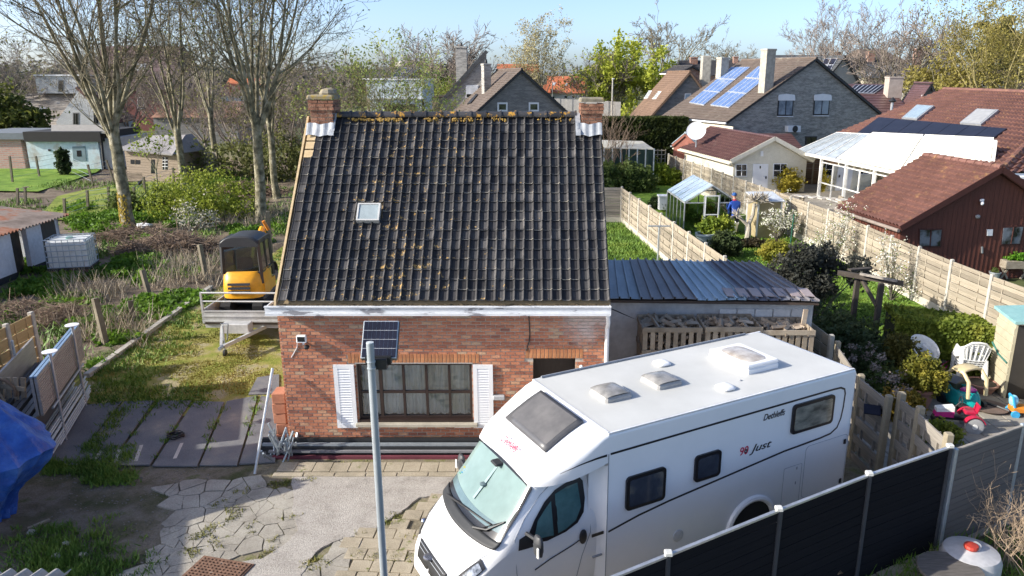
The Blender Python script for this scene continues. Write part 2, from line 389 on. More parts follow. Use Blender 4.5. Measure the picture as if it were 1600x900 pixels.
# shutters
def shutter(px0, px1, py0, py1):
 x0, z1 = fz(px0, py0); x1, _ = fz(px1, py0); z0 = fz(px1, py1)[1]; w_ = x1-x0; h_ = z1-z0; fr = MB(); y = HY-.035; b_ = .085
 for xc in (x0+b_/2, x1-b_/2): fr.box((xc, y, (z0+z1)/2), (b_, .036, h_))
 for zc in (z0+b_/2, z1-b_/2): fr.box(((x0+x1)/2, y, zc), (w_-2*b_, .034, b_))
 s = fr.build('shutter', WHITE, house, world=True); n = 22; hh = h_-2*b_; src = None
 MB().box(((x0+x1)/2, y+.012, (z0+z1)/2), (w_-2*b_, .006, hh)).build('back_board', WHITE, s, world=True)
 for i in range(n):
  zc = z0+b_+(i+.5)*hh/n; MB().box(((x0+x1)/2, y-.004, zc), (w_-2*b_+.01, .005, hh/n*1.15), rx=R(-27)).build('slat', WHITE, s, world=True)
shutter(521, 553, 569, 667); shutter(739, 770, 569, 667)
# letterbox and small lamp by the door, meter box under the window
MB().bev((fz(780, 619)[0], HY-.05, fz(780, 619)[1]), (.24, .09, .09), .015).build('letterbox', M('letterbox_grey', (.4, .41, .42), rough=.4), house, world=True)
MB().bev((fz(724, 663)[0], HY-.06, fz(724, 664)[1]+.03), (.36, .12, .07), .02).build('window_box', WHITE, house, world=True)
MB().ball((fz(908, 572)[0], HY-.04, fz(908, 572)[1]), .04).build('doorbell', WHITE, house, world=True)
# door recess and door
rc = MB()
rc.box(((dx0+dx1)/2, HY+.45, dz1/2), (dx1-dx0, .04, dz1))
door = rc.build('door', M('brown_door', (.035, .022, .017), rough=.5), house, world=True)
MB().box((dx0+.05, HY+.33, 1.05), (.03, .16, .03)).build('handle', ALU, door, world=True)
MB().prism([(dx0-.006, HY+.02, 0), (dx0-.006, HY+.43, 0), (dx0-.006, HY+.43, dz1), (dx0-.006, HY+.02, dz1)], (.012, 0, 0)).build('door_reveal', WOODF, house, world=True)
MB().box((dx1+.002, HY+.23, dz1/2), (.012, .4, dz1)).build('door_reveal', WOODF, house, world=True)
MB().box(((dx0+dx1)/2, HY+.23, dz1-.01), (dx1-dx0-.02, .4, .02)).build('door_reveal', WOODF, house, world=True)
# gutter: boxed, overhanging, with a white fascia
gx0, gx1 = Q(413, 480, EY-.14).x, Q(955, 480, EY-.14).x; GY = EY-.14
g = MB(); zt, zb = 3.335, 3.14
g.box(((gx0+gx1)/2, GY+.015, (zt+zb)/2), (gx1-gx0, .03, zt-zb)); g.box(((gx0+gx1)/2, GY-.012, zb+.028), (gx1-gx0-.004, .026, .055)); g.box(((gx0+gx1)/2, GY-.014, zt-.012), (gx1-gx0+.004, .03, .022))
g.box(((gx0+gx1)/2, GY+.235, zb+.012), (gx1-gx0-.01, .42, .022)); g.box(((gx0+gx1)/2, GY+.12, zb+.11), (gx1-gx0-.02, .18, .02))
for x in (gx0+.012, gx1-.012): g.box((x, GY+.235, (zt+zb)/2-.01), (.024, .42, zt-zb-.03))
g.build('gutter', TRIM, house, world=True)
lf = MB()
for i in range(260):
 x = rng.uniform(gx0+.1, gx1-.05); lf.ball((x, GY+.07+rng.random()*.1, zt-.02+rng.random()*.012), (rng.uniform(.012, .05), .015, .012), 5, 3, .5)
lf.build('gutter_moss', M('dry_moss', [(.3, (.03, .025, .02)), (.7, (.2, .15, .08))], scale=20), house, world=True, kind='stuff')
# downpipe at the right corner
dp = MB().tube([(gx1-.06, GY+.03, zb), (gx1-.04, GY+.1, zb-.18), (gx1-.04, HY-.09, zb-.35), (gx1-.04, HY-.07, .1), (gx1-.04, HY-.2, .03)], .045, 10)
dp.build('downpipe', WHITE, house, world=True, smooth=True)
# ---- roof
SLO = math.atan2(RZ-EZ, RY-EY); SL = math.hypot(RZ-EZ, RY-EY); RH = SL/NR
def roofp(x, s, h=0.): return Vector((x, EY+s*math.cos(SLO)-h*math.sin(SLO), EZ+s*math.sin(SLO)+h*math.cos(SLO)))
under = MB()
under.prism([(RX0-.05, EY+.02, EZ-.06), (RX0-.05, RY, RZ-.08), (RX0-.05, RY, RZ-.2), (RX0-.05, EY+.1, EZ-.16)], (RX1-RX0+.07, 0, 0))
under.prism([(RX0-.05, RY, RZ-.02), (RX0-.05, HB+.25, EZ-.1), (RX0-.05, HB+.25, EZ-.22), (RX0-.05, RY, RZ-.2)], (RX1-RX0+.07, 0, 0))
under.build('roof_deck', M('roof_board', (.30, .22, .12)), house, world=True)
MB().prism([(RX0-.10, EY-.05, EZ-.14), (RX0-.10, EY-.0, EZ+.03), (RX0-.10, RY, RZ+.01), (RX0-.10, RY, RZ-.16)], (.045, 0, 0)).build('barge_board', M('raw_pine', [(.3, (.50, .36, .19)), (.7, (.62, .47, .27))], scale=4, sc3=(1, 1, 3)), house, world=True)
# one tile: flat pan then a raised roll on its right edge, its lower edge proud of the row below
prof = [(-.006, .010), (.004, .012), (TW*.10, .003), (TW*.42, -.003), (TW*.72, .001), (TW*.80, .012), (TW*.85, .042), (TW*.91, .050), (TW*.98, .040), (TW*1.01, .008)]
def tile_mesh():
 mb = MB(); lo, hi = .0, RH*1.06; lift = .024; k = len(prof)
 row = lambda s, h: [(x, s, z+h) for x, z in prof]
 vs = row(lo, lift-.018)+row(lo-.003, lift-.004)+row(lo+.010, lift+.004)+row(hi, .0)
 return mb.add(vs, [(r*k+i, r*k+i+1, (r+1)*k+i+1, (r+1)*k+i) for r in range(3) for i in range(k-1)])
tm = tile_mesh(); tb = MB()
rot = Matrix.Rotation(SLO, 3, 'X')
RIM = M('pale_tile_rim', [(.42, (.035, .035, .038)), (.55, (.12, .115, .11)), (.7, (.36, .33, .27))], scale=3.2, detail=5, rough=.7, world=True)  # blotchy paler colour for the lower-edge faces of the tiles
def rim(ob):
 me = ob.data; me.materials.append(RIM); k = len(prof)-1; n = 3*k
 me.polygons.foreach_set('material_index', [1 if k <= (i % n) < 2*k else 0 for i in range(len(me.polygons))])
src_me = None; tiles = []; ntile = 0
# the chimney feet and three missing tiles at the left verge
def skip(i, j):
 if j in (15, 16, 17) and i == 0: return True
 if i < 3 and j > 18: return True
 if i > NC-4 and j > 18: return True
 if 7 <= i <= 9 and j in (8, 9): return i != 9 or True
 return False
SKY = []
order = sorted([(i, j) for i in range(NC) for j in range(NR)], key=lambda t: (t[1], abs(t[0]-17)))
for (i, j) in order:
 if skip(i, j): continue
 x = RX0+i*TW; o = roofp(x+rng.uniform(-.005, .005), j*RH+rng.uniform(-.009, .007), rng.uniform(0, .008))
 rz = rng.uniform(-.022, .022); ntile += 1
 if ntile <= 290:
  if src_me is None:
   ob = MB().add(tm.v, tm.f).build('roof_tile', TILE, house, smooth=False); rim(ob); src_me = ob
  else: ob = src_me.copy(); COL.objects.link(ob)
  ob.location = o-Vector((HX0, HY, 0)); ob.rotation_euler = (SLO, 0, 0); ob.rotation_euler.rotate_axis('Z', rz)
 else:
  mm = rot @ Matrix.Rotation(rz, 3, 'Z'); tb.add([mm @ Vector(v)+o for v in tm.v], tm.f)
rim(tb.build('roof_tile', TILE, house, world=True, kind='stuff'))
bt = MB()   # back slope in one sheet of ridged tiles
bt.grid(lambda u, v: (RX0+u*(RX1-RX0), RY+v*(HB+.3-RY), RZ+.02-v*(RZ-EZ+.05)+.03*abs(math.sin(u*NC*math.pi))), NC*4, 1); bt.build('back_slope', TILE, house, world=True)
# bare timber where the tiles are missing
for k, j in enumerate((15, 16, 17)):
 a = roofp(RX0, j*RH+.01, .012); MB().beam(roofp(RX0+TW*.48, j*RH+.01, .012), roofp(RX0+TW*.48, (j+1)*RH-.03, .012), TW*1.05, .025, up=(0, -1, 1)).build('bare_board', MATS['raw_pine'], house, world=True)
# skylight
s0 = roofp(RX0+TW*7.1, RH*7.75, .05)
def skyl(mb, x0, x1, sa, sb, h0, h1):
 pts = [roofp(x0, sa, h0), roofp(x1, sa, h0), roofp(x1, sb, h0), roofp(x0, sb, h0)]; n = Vector((0, -math.sin(SLO), math.cos(SLO)))*(h1-h0)
 return mb.prism(pts, n)
sx0, sx1, ssa, ssb = RX0+TW*7.2, RX0+TW*9.75, RH*7.75, RH*9.6
f_ = MB(); t_ = .035
for a in ((sx0, sx1, ssa, ssa+t_), (sx0, sx1, ssb-t_, ssb), (sx0, sx0+t_, ssa+t_, ssb-t_), (sx1-t_, sx1, ssa+t_, ssb-t_)): skyl(f_, *a, .0, .13)
skyf = f_.build('skylight', M('skylight_frame', (.55, .55, .53), rough=.5), house, world=True)
skyl(MB(), sx0+t_, sx1-t_, ssa+t_, ssb-t_, .1, .115).build('pane', M('frosted_pane', (.36, .42, .43), rough=.2, scale=1.5, spec=.8), skyf, world=True)
# ridge caps
nrc = 16; x0r, x1r = RX0+3.1*TW, RX1-2.9*TW; rc_src = None; L_ = (x1r-x0r)/nrc
RIDGE = cell_mat('ridge_tile', [(0, (.03, .03, .033)), (1, (.07, .068, .07))], L_, 1, ax=(0, 1), run=False, rough=.4, lichen=lambda nt, c, pos, sp: mixc(nt, ramp(nt, noise(nt, pos, 6, 5, .7), [(.55, (0,)*3), (.62, (.95,)*3)]), c, (.5, .27, .04)))
for i in range(nrc):
 pr = []
 def rp(u, v):
  a = -R(105)+v*R(210); r_ = .095+(.022 if u > .86 else 0)+(.008 if u < .06 else 0)
  return (u*L_*1.02, math.sin(a)*r_, math.cos(a)*r_)
 if rc_src is None:
  mb = MB(); us = [0, .06, .07, .86, .87, 1.0]
  vs = [rp(u, v/10) for v in range(11) for u in us]; k = len(us)
  mb.add(vs, [(v*k+i_, v*k+i_+1, (v+1)*k+i_+1, (v+1)*k+i_) for v in range(10) for i_ in range(k-1)])
  rc_src = mb.build('ridge_tile', RIDGE, house); ob = rc_src
 else: ob = inst(rc_src, (0, 0, 0))
 ob.location = (x0r+i*L_-HX0, RY-HY, RZ+.02+rng.uniform(-.004, .004))
rl = MB()
for i in range(300):
 x = rng.uniform(x0r, x1r-.1); kk = 1.2 if x < -2.2 else .7
 if (math.sin(x*3.1)+math.sin(x*7.7+1)) < -.4 or (x > -.6 and rng.random() < .7): continue
 rl.ball((x, RY-.105-rng.random()*.05, RZ-.03-rng.random()*.06), (rng.uniform(.02, .05)*kk, .02, rng.uniform(.012, .028)), 5, 3, .6)
rl.build('ridge_lichen', M('orange_lichen', [(.3, (.26, .16, .04)), (.6, (.42, .27, .07))], scale=16, rough=1), house, world=True, kind='stuff')
# chimneys
OLDB = M('old_chimney_brick', [(.25, (.16, .09, .06)), (.45, (.34, .15, .09)), (.6, (.42, .22, .14)), (.8, (.40, .33, .2))], scale=7, rough=.95, rnd=.45, bmp=.008, bscale=40)
LEAD = M('lead_flashing', [(.3, (.33, .35, .37)), (.7, (.52, .54, .56))], rough=.5, metal=.2, scale=6)
MOSSC = M('mossy_cap', [(.3, (.14, .12, .09)), (.5, (.26, .23, .17)), (.65, (.36, .25, .05))], scale=6, rough=1)
def chimney(cx, cy, sx, sy, z0, z1, capw):
 root = MB().box((cx, cy, (z0+z1)/2-.1), (sx-.03, sy-.03, z1-z0)).build('chimney', MORTAR, house, world=True)
 n = int((z1-z0)/.075)
 for r_ in range(n):
  z = z0+(r_+.5)*.075; e = .03 if r_ >= n-3 else 0; row = MB()
  for fx in range(3):
   w_ = (sx+2*e)/3 if r_ % 2 else (sx+2*e)/2.5
   xs = -sx/2-e+fx*w_; xe = min(xs+w_-.012, sx/2+e)
   if xe-xs > .03: MB().box((cx+(xs+xe)/2, cy-sy/2-e+.05, z), (xe-xs, .1+rng.uniform(0, .012), .062)).build('brick', OLDB, root, world=True)
  for s_ in (-1, 1):
   for fy_ in range(3):
    ys = cy-sy/2-e+.105+fy_*.2; row.box((cx+s_*(sx/2+e-.05), ys+.09, z), (.1+rng.uniform(0, .01), .186, .062))
  row.build('brick', OLDB, root, world=True, kind='stuff')
 MB().bev((cx, cy, z1+.02), (sx+2*capw, sy+2*capw, .09), .03).build('cap', MOSSC, root, world=True)
 return root
cl = chimney(RX0+.31, RY+.0, .50, .55, RZ-.75, RZ+.42, .05)
cr_ = chimney(RX1-.20, RY+.0, .46, .5, RZ-.75, RZ+.36, .045)
MB().lathe((RX0+.42, RY+.05, RZ+.5), [(.20, -.04), (.22, .02), (.16, .10), (.05, .13)], 9).build('crumbled_top', MOSSC, cl, world=True)
for (xa, xb, s_) in ((RX0-.03, RX0+3.1*TW, -1), (RX1-3.0*TW, RX1+.02, 1)):
 fl = MB().grid(lambda u, v: roofp(xa+(xb-xa)*u, NR*RH-.30+.0-.30*(1-v)+.025*math.sin(u*9), .075+.008*math.sin(u*22)+.05*v*v), 18, 4)
 xe = xb-.04 if s_ < 0 else xa+.04
 for a, b_ in (((xe-.05, xe+.06),)*2)[:1]:
  fl.grid(lambda u, v: roofp(a+(b_-a)*u, NR*RH-.62+.62*v, .10+.02*math.sin(v*14)), 2, 8)
 fl.build('flashing', LEAD, house, world=True, solid=.008)
# cable down the facade
MB().tube([(fz(826, 485)[0], HY-.015, 3.1), (fz(828, 520)[0], HY-.015, fz(828, 520)[1]), (fz(827, 532)[0], HY-.015, fz(827, 532)[1]), (fz(822, 548)[0], HY-.015, fz(822, 548)[1])], .012, 5).build('cable', DARK, house, world=True)
# flood light with sensor on the wall
fx_, fz_ = fz(474, 526); fl = thing('flood_light', 'small white flood light with black sensor on the brick wall left of the window', 'lamp', (fx_, HY, fz_))
MB().bev((fx_, HY-.12, fz_), (.20, .09, .15), .015).build('housing', WHITE, fl, world=True)
MB().box((fx_, HY-.168, fz_), (.15, .006, .10)).build('pane', GLASSD, fl, world=True)
MB().tube([(fx_, HY, fz_-.10), (fx_+.02, HY-.1, fz_-.12)], .025, 8).build('bracket', WHITE, fl, world=True)
MB().ball((fx_+.08, HY-.1, fz_-.19), (.06, .07, .05), 10, 6).build('sensor', DARK, fl, world=True)
MB().tube([(fx_-.08, HY-.02, fz_-.02), (fx_-.13, HY-.02, fz_-.12), (fx_-.14, HY-.015, fz_-.22), (fx_-.28, HY-.01, fz_-.45)], .009, 5).build('cable', WHITE, fl, world=True)
# ================================================================ motorhome
# local frame: x = forward (0 at the roof's rear seam), y = towards the driver's (visible) side, 0 at the visible side wall, z up
rv_b = P(1324, 581, 2.85); rv_a = P(950.5, 680, 2.85); ru = (rv_a-rv_b); ru.z = 0; ru.normalize()
RVZ = math.atan2(ru.y, ru.x)
rv = thing('motorhome', 'long white motorhome with black stripes parked in front of the brick house', 'motorhome', (rv_b.x, rv_b.y, 0), RVZ)
RW = 2.26
PAINT = M('motorhome_white', [(.3, (.78, .785, .79)), (.7, (.82, .825, .83))], rough=.28, scale=1.2, spec=.6, fine=.03)
ROOFP = M('motorhome_roof', [(.3, (.50, .50, .47)), (.6, (.58, .58, .55)), (.8, (.62, .62, .59))], rough=.5, scale=.8, detail=6, fine=.08)
BLK = M('black_stripe', (.012, .012, .016), rough=.35)
SEAM = M('grey_seam', (.30, .32, .35), rough=.6)
def yl(t): return t           # t in [-RW,0]
# living box as lofted section rings along x: rounded rear and roof edges
def ring(x, hw, zb, zt, r):
 c = -RW/2; pts = []; n = 4
 for a in range(n+1): t = a/n*math.pi/2; pts.append((x, c+hw-r+r*math.cos(t), zt-r+r*math.sin(t)))
 for a in range(n+1): t = math.pi/2+a/n*math.pi/2; pts.append((x, c-hw+r+r*math.cos(t), zt-r+r*math.sin(t)))
 pts.append((x, c-hw, zb)); pts.append((x, c+hw, zb)); return pts
def loft(mb, rings, cap0=True, cap1=True):
 k = len(rings[0]); o = len(mb.v)
 vs = [p for r_ in rings for p in r_]
 fs = [(i*k+j, (i+1)*k+j, (i+1)*k+(j+1) % k, i*k+(j+1) % k) for i in range(len(rings)-1) for j in range(k)]
 if cap0: fs.append(tuple(range(k)))
 if cap1: fs.append(tuple(reversed(range((len(rings)-1)*k, len(rings)*k))))
 return mb.add(vs, fs)
b = MB(); H2 = RW/2
rear = [(-.36, .17, .24), (-.345, .10, .15), (-.30, .045, .07), (-.24, .012, .02), (-.16, 0, 0)]
loft(b, [ring(x, H2-dw, .42, 2.86-dz, .06) for x, dw, dz in rear]+[ring(4.87, H2, .42, 2.86, .06)])
b.build('body', PAINT, rv, smooth=True)
# roof skin, seams
MB().bev((2.36, -RW/2, 2.862), (4.98, RW-.09, .014), .006).build('roof', ROOFP, rv)
sm = MB(); sm.beam((-.2, -.028, 2.856), (4.87, -.028, 2.856), .035, .026); sm.beam((-.2, -RW+.028, 2.856), (4.87, -RW+.028, 2.856), .035, .026); sm.beam((4.87, -.03, 2.868), (4.87, -RW+.03, 2.868), .03, .02)
sm.build('roof_trim', M('trim_white', (.7, .71, .72), rough=.35), rv)
MB().box((4.87, .002, 1.5), (.012, .006, 2.1)).build('seam', SEAM, rv)
# cab-over forehead
def fh(x):
 T = [(4.87, 2.86, 2.42, H2, .06), (5.0, 2.83, 2.38, H2, .10), (5.2, 2.745, 2.33, H2-.01, .16), (5.45, 2.61, 2.27, H2-.045, .18), (5.7, 2.46, 2.23, H2-.11, .15), (5.88, 2.345, 2.205, H2-.20, .10), (5.98, 2.26, 2.20, H2-.30, .03)]
 for p, q in zip(T, T[1:]):
  if x <= q[0]: t = (x-p[0])/(q[0]-p[0]); return [p[i]+(q[i]-p[i])*t for i in range(1, 5)]
 return list(T[-1][1:])
fhm = MB(); xs = [4.87+i*(1.11/16) for i in range(17)]
loft(fhm, [ring(x, fh(x)[2], fh(x)[1], fh(x)[0], max(.02, fh(x)[3])) for x in xs]).build('cab_over', PAINT, rv, smooth=True)
def fhz(x, y):  # top of the forehead
 z, _, hw, r_ = fh(x); d = abs(y+RW/2)-(hw-r_); return z if d <= 0 else z-r_+math.sqrt(max(0, r_*r_-min(d, r_)**2))
# skylight in the forehead
SKX = (4.98, 5.62); SKY_ = (-1.75, -.51)
def fpatch(x0, x1, y0, y1, off, nu=8, nv=6, rx=0.):
 return MB().grid(lambda u, v: (x0+(x1-x0)*u, y0+(y1-y0)*v+(0), fhz(x0+(x1-x0)*u, y0+(y1-y0)*v)+off), nu, nv)
sk = fpatch(SKX[0], SKX[1], *SKY_, .035).build('skylight', M('skylight_rim', (.10, .10, .105), rough=.4), rv, smooth=True, solid=.05)
fpatch(SKX[0]+.06, SKX[1]-.06, SKY_[0]+.07, SKY_[1]-.07, .068).build('pane', M('tinted_acrylic', [(.3, (.10, .095, .09)), (.7, (.17, .16, .15))], rough=.18, scale=1.5, spec=.8), sk, smooth=True)
# cab: sections (x, zb, hw_low, z_belt, hw_belt, z_shoulder, hw_shoulder, z_top, hw_top)
CS = [(4.80, .45, 1.00, 1.35, 1.02, 2.10, .90, 2.34, .80), (5.6, .45, 1.00, 1.35, 1.02, 2.10, .89, 2.33, .78), (5.86, .42, 1.00, 1.34, 1.015, 2.05, .88, 2.28, .78),
  (6.15, .40, 1.00, 1.30, 1.00, 1.72, .92, 1.86, .82), (6.48, .38, .99, 1.22, .98, 1.40, .93, 1.46, .84), (6.62, .36, .98, 1.12, .96, 1.30, .90, 1.36, .80),
  (6.85, .34, .96, .95, .92, 1.10, .84, 1.20, .70), (7.00, .32, .90, .80, .85, .93, .76, 1.02, .60), (7.10, .32, .80, .66, .76, .74, .68, .80, .52), (7.14, .36, .70, .50, .68, .55, .6, .60, .5)]
def sect(x):
 x = min(max(x, CS[0][0]), CS[-1][0])
 for p, q in zip(CS, CS[1:]):
  if x <= q[0]+1e-9: t = (x-p[0])/(q[0]-p[0]); return [p[i]+(q[i]-p[i])*t for i in range(1, 9)]
def curve_pt(x, s):
 """s from 0 (sill, visible side) over the top to 1 (sill, far side)"""
 zb, h0, z1, h1, z2, h2, z3, h3 = sect(x); bulge = .05*(1 if x > 5.9 else .6)
 K = [(h0, zb), (h0+.015, zb+.3*(z1-zb)), (h1, z1), ((h1+h2)/2+.02, (z1+z2)/2), (h2, z2), (h3, z3), (h3*.55, z3+bulge*.75), (0, z3+bulge)]
 full = K+[(-a, z) for a, z in reversed(K[:-1])]; n = len(full)-1; t = s*n; i = min(int(t), n-1); f_ = t-i
 p0, p1, p2, p3 = full[max(i-1, 0)], full[i], full[i+1], full[min(i+2, n)]
 cr = lambda a, b_, c, d: .5*(2*b_+(c-a)*f_+(2*a-5*b_+4*c-d)*f_*f_+(3*b_-a-3*c+d)*f_**3)
 # plan curvature of the nose: the middle reaches further forward
 y = cr(p0[0], p1[0], p2[0], p3[0]); z = cr(p0[1], p1[1], p2[1], p3[1])
 return Vector((x+(.10*(1-(y/1.0)**2) if x > 5.8 else 0)*min(1, max(0, (x-5.8)/.5)), y-RW/2, z))
cabm = MB(); cx_ = sorted(set([4.8+i*.14 for i in range(17)]+[5.86, 6.48, 6.62, 6.85, 7.0, 7.1, 7.14])); NS = 56
vs = [curve_pt(x, j/NS) for x in cx_ for j in range(NS+1)]; k = NS+1
fs = [(i*k+j, (i+1)*k+j, (i+1)*k+j+1, i*k+j+1) for i in range(len(cx_)-1) for j in range(NS)]+[tuple((len(cx_)-1)*k+j for j in reversed(range(k))), tuple(j for j in range(k))]
cabm.add(vs, fs); cabm.build('cab', PAINT, rv, smooth=True)
def patch(x0, x1, s0, s1, off, nu=10, nv=20, xf=None):
 """patch on the cab surface between x0..x1 (may be functions of s)"""
 X0 = x0 if callable(x0) else (lambda s: x0); X1 = x1 if callable(x1) else (lambda s: x1)
 def fn(u, v):
  s = s0+(s1-s0)*v; x = X0(s)+(X1(s)-X0(s))*u; p = curve_pt(x, s); e = .01
  a = curve_pt(x+e, s)-curve_pt(x-e, s); c = curve_pt(x, s+.004)-curve_pt(x, s-.004); n = a.cross(c)
  if n.length < 1e-9: n = Vector((0, 0, 1))
  n.normalize()
  if n.z < 0 and abs(n.z) > .2 or (abs(n.z) <= .2 and n.dot(Vector((0, p.y+RW/2, 0))) < 0): n = -n
  return p+n*off
 return MB().grid(fn, nu, nv)
# windscreen with a pale insulating blind behind it, black lower band, scuttle and wipers
sS0, sS1 = 4.75/14, 9.25/14
bow = lambda s: 1-((s-.5)/(.5-sS0))**2
MB_W = patch(lambda s: 5.93, lambda s: 6.36+.08*bow(s), sS0, sS1, .026, 14, 40)
ws = MB_W.build('windscreen', M('windscreen_black', (.015, .016, .018), rough=.2), rv, smooth=True)
patch(lambda s: 5.955, lambda s: 6.30+.08*bow(s), sS0+.014, sS1-.014, .034, 14, 40).build('pane', M('windscreen_blind', [(.3, (.17, .25, .23)), (.7, (.22, .30, .28))], rough=.10, scale=.8, spec=.6), ws, smooth=True)
patch(lambda s: 6.30+.08*bow(s), lambda s: 6.37+.08*bow(s), sS0+.02, sS1-.02, .037, 2, 30).build('pane_band', M('tinted_band', (.10, .16, .17), rough=.12, spec=.8), ws, smooth=True)
# blind strap, sensor
a_ = curve_pt(5.97, .5)+Vector((.01, 0, .03)); c_ = curve_pt(6.34, .5)+Vector((.03, 0, .04))
MB().beam(a_, c_, .05, .012).build('blind_strap', M('strap', (.26, .36, .36), rough=.5), ws)
mp_ = (a_+c_)/2; MB().bev((0, 0, 0), (.14, .20, .03), .02).build('mirror_base', DARK, ws).location = a_+Vector((.06, 0, .0))
MB().lathe((0, 0, 0), [(.055, 0), (.055, .02), (.03, .03)], 12).build('strap_clip', M('clip', (.16, .22, .23), rough=.3), ws).location = c_+(a_-c_)*.35+Vector((0, 0, .01))
sc_ = patch(lambda s: 6.44+.08*bow(s), lambda s: 6.55+.11*bow(s), sS0-.01, sS1+.01, .034, 4, 26).build('scuttle', M('scuttle_plastic', (.028, .03, .032), rough=.6), rv, smooth=True, solid=.02)
patch(lambda s: 6.36+.08*bow(s), lambda s: 6.45+.08*bow(s), sS0-.004, sS1+.004, .028, 3, 26).build('lower_band', M('windscreen_black', (.015, .016, .018)), ws, smooth=True)
for i in range(6):
 q_ = [curve_pt(6.46+.016*i+.09*bow(s), s)+Vector((0, 0, .045)) for s in [.53+.10*j/5 for j in range(6)]]
 MB().tube(q_, .006, 4).build('scuttle_slat', DARK, sc_)
for s0, s1, xb in ((.60, .40, 6.30), (.44, .365, 6.2)):
 p0 = curve_pt(6.55, s0)+Vector((.02, 0, .06)); p1 = curve_pt(6.47, (s0+s1)/2)+Vector((.02, 0, .07)); p2 = curve_pt(xb+.10, s1)+Vector((.03, 0, .05))
 wp = MB().tube([p0, p1, p2], [.022, .016, .01], 6).build('wiper', DARK, rv)
 MB().tube([p1+(p0-p1)*.5+Vector((-.03, 0, .0)), p2+Vector((-.02, 0, 0))], .010, 5).build('blade', RUBBER, wp)
# bonnet seam, headlights, grille, bumper
for sg in (.30, .70):
 pass
def outline(pts, r_, name, mat_, par, n=5): return MB().tube(pts, r_, n).build(name, mat_, par)
outline([curve_pt(6.60+.42*i/8, .335+.02*i/8)+Vector((0, .002, .003)) for i in range(9)], .005, 'bonnet_seam', SEAM, rv)
outline([curve_pt(6.60+.42*i/8, .665-.02*i/8)+Vector((0, -.002, .003)) for i in range(9)], .005, 'bonnet_seam', SEAM, rv)
HLG = M('headlamp_glass', [(.35, (.08, .09, .10)), (.5, (.45, .47, .49)), (.7, (.75, .77, .78))], rough=.08, scale=9, metal=.4, spec=.9)
for sa, sb in ((.245, .335), (.665, .755)):
 h_ = patch(6.70, 7.03, sa, sb, .012, 8, 6).build('headlight', M('lamp_rim', (.03, .03, .034), rough=.3), rv, smooth=True)
 patch(6.74, 7.0, sa+.012, sb-.012, .022, 6, 5).build('lens', HLG, h_, smooth=True)
 c0 = curve_pt(6.92, (sa+sb)/2); MB().ball((c0.x+.01, c0.y, c0.z+.005), .055, 12, 8).build('reflector', M('lamp_chrome', (.8, .8, .82), rough=.12, metal=1), h_, smooth=True)
gr = patch(7.035, 7.12, .38, .62, .016, 5, 20).build('grille', DARK, rv, smooth=True, solid=.01)
for i in range(3): MB().tube([curve_pt(7.045+.025*i, .39+.22*j/8)+Vector((.03, 0, .008)) for j in range(9)], .006, 4).build('grille_slat', SEAM, gr)
c0 = curve_pt(7.06, .5); MB().lathe((0, 0, 0), [(.09, 0), (.09, .015), (.07, .028), (.0, .03)], 20).build('emblem', M('emblem_steel', (.35, .35, .37), rough=.25, metal=.8), gr).location = c0+Vector((.03, 0, .02))
gr.children[-1].rotation_euler = (0, R(50), 0)
bp = MB().grid(lambda u, v: (7.08+.12*math.sin(math.pi*u)**.5-.30*abs(2*u-1)**3, -RW/2-(2*u-1)*1.02, .30+.36*v), 24, 3)
bp.build('bumper', PAINT, rv, smooth=True, solid=.05)
MB().grid(lambda u, v: (7.135+.115*math.sin(math.pi*(.1+.8*u))**.5-.1, -RW/2-(2*u-1)*.72, .34+.14*v), 18, 2).build('air_intake', DARK, rv, smooth=True, solid=.1)
MB().box((7.24, -RW/2, .53), (.02, .52, .11)).build('number_plate', M('plate_white', (.7, .7, .68), rough=.5), rv)
# cab side: door shut-lines, window, handle, mirror
def sidep(x, z, off=.006):
 lo, hi = 0., .34
 for _ in range(24):
  m_ = (lo+hi)/2
  if curve_pt(x, m_).z < z: lo = m_
  else: hi = m_
 p = curve_pt(x, (lo+hi)/2); return p+Vector((0, off, 0))
def polyside(name, pts, mat_, par, off=.012, n=3):
 mb = MB(); c = [sum(q[0] for q in pts)/len(pts), sum(q[1] for q in pts)/len(pts)]; k = len(pts); vs = []
 for r_ in range(n+1):
  t = r_/n
  for (x, z) in pts: vs.append(sidep(c[0]+(x-c[0])*t, c[1]+(z-c[1])*t, off))
 fs = [(r_*k+j, (r_+1)*k+j, (r_+1)*k+(j+1) % k, r_*k+(j+1) % k) for r_ in range(n) for j in range(k)]
 return mb.add(vs, fs).build(name, mat_, par, smooth=True)
DW = [(6.10, 1.42), (6.08, 1.56), (5.97, 1.74), (5.80, 1.95), (5.62, 2.08), (5.42, 2.14), (5.20, 2.16), (5.155, 2.10), (5.15, 1.85), (5.19, 1.65), (5.30, 1.52), (5.5, 1.44), (5.8, 1.39)]
dwn = polyside('door_window', DW, BLK, rv, .012)
IN = [(6.01, 1.47), (5.93, 1.72), (5.80, 1.86), (5.70, 1.95), (5.70, 1.45)]
GL2 = M('cab_side_glass', [(.3, (.05, .12, .13)), (.7, (.10, .20, .20))], rough=.08, scale=2, spec=.8)
polyside('pane', IN, GL2, dwn, .02); polyside('pane', [(5.63, 2.03), (5.42, 2.09), (5.25, 2.10), (5.23, 1.75), (5.33, 1.57), (5.5, 1.49), (5.63, 1.46)], GL2, dwn, .02)
outline([sidep(x, z, .004) for x, z in [(5.30, .62), (5.22, .95), (5.08, 1.30), (5.06, 1.8), (5.08, 2.22), (5.35, 2.26), (5.62, 2.20), (5.85, 2.05), (6.1, 1.78), (6.28, 1.52), (6.28, 1.0), (6.22, .62)]], .005, 'door_seam', SEAM, rv)
hd = sidep(5.21, 1.27); MB().ball((hd.x, hd.y+.005, hd.z), (.065, .035, .12), 12, 8).build('handle', DARK, rv, smooth=True)
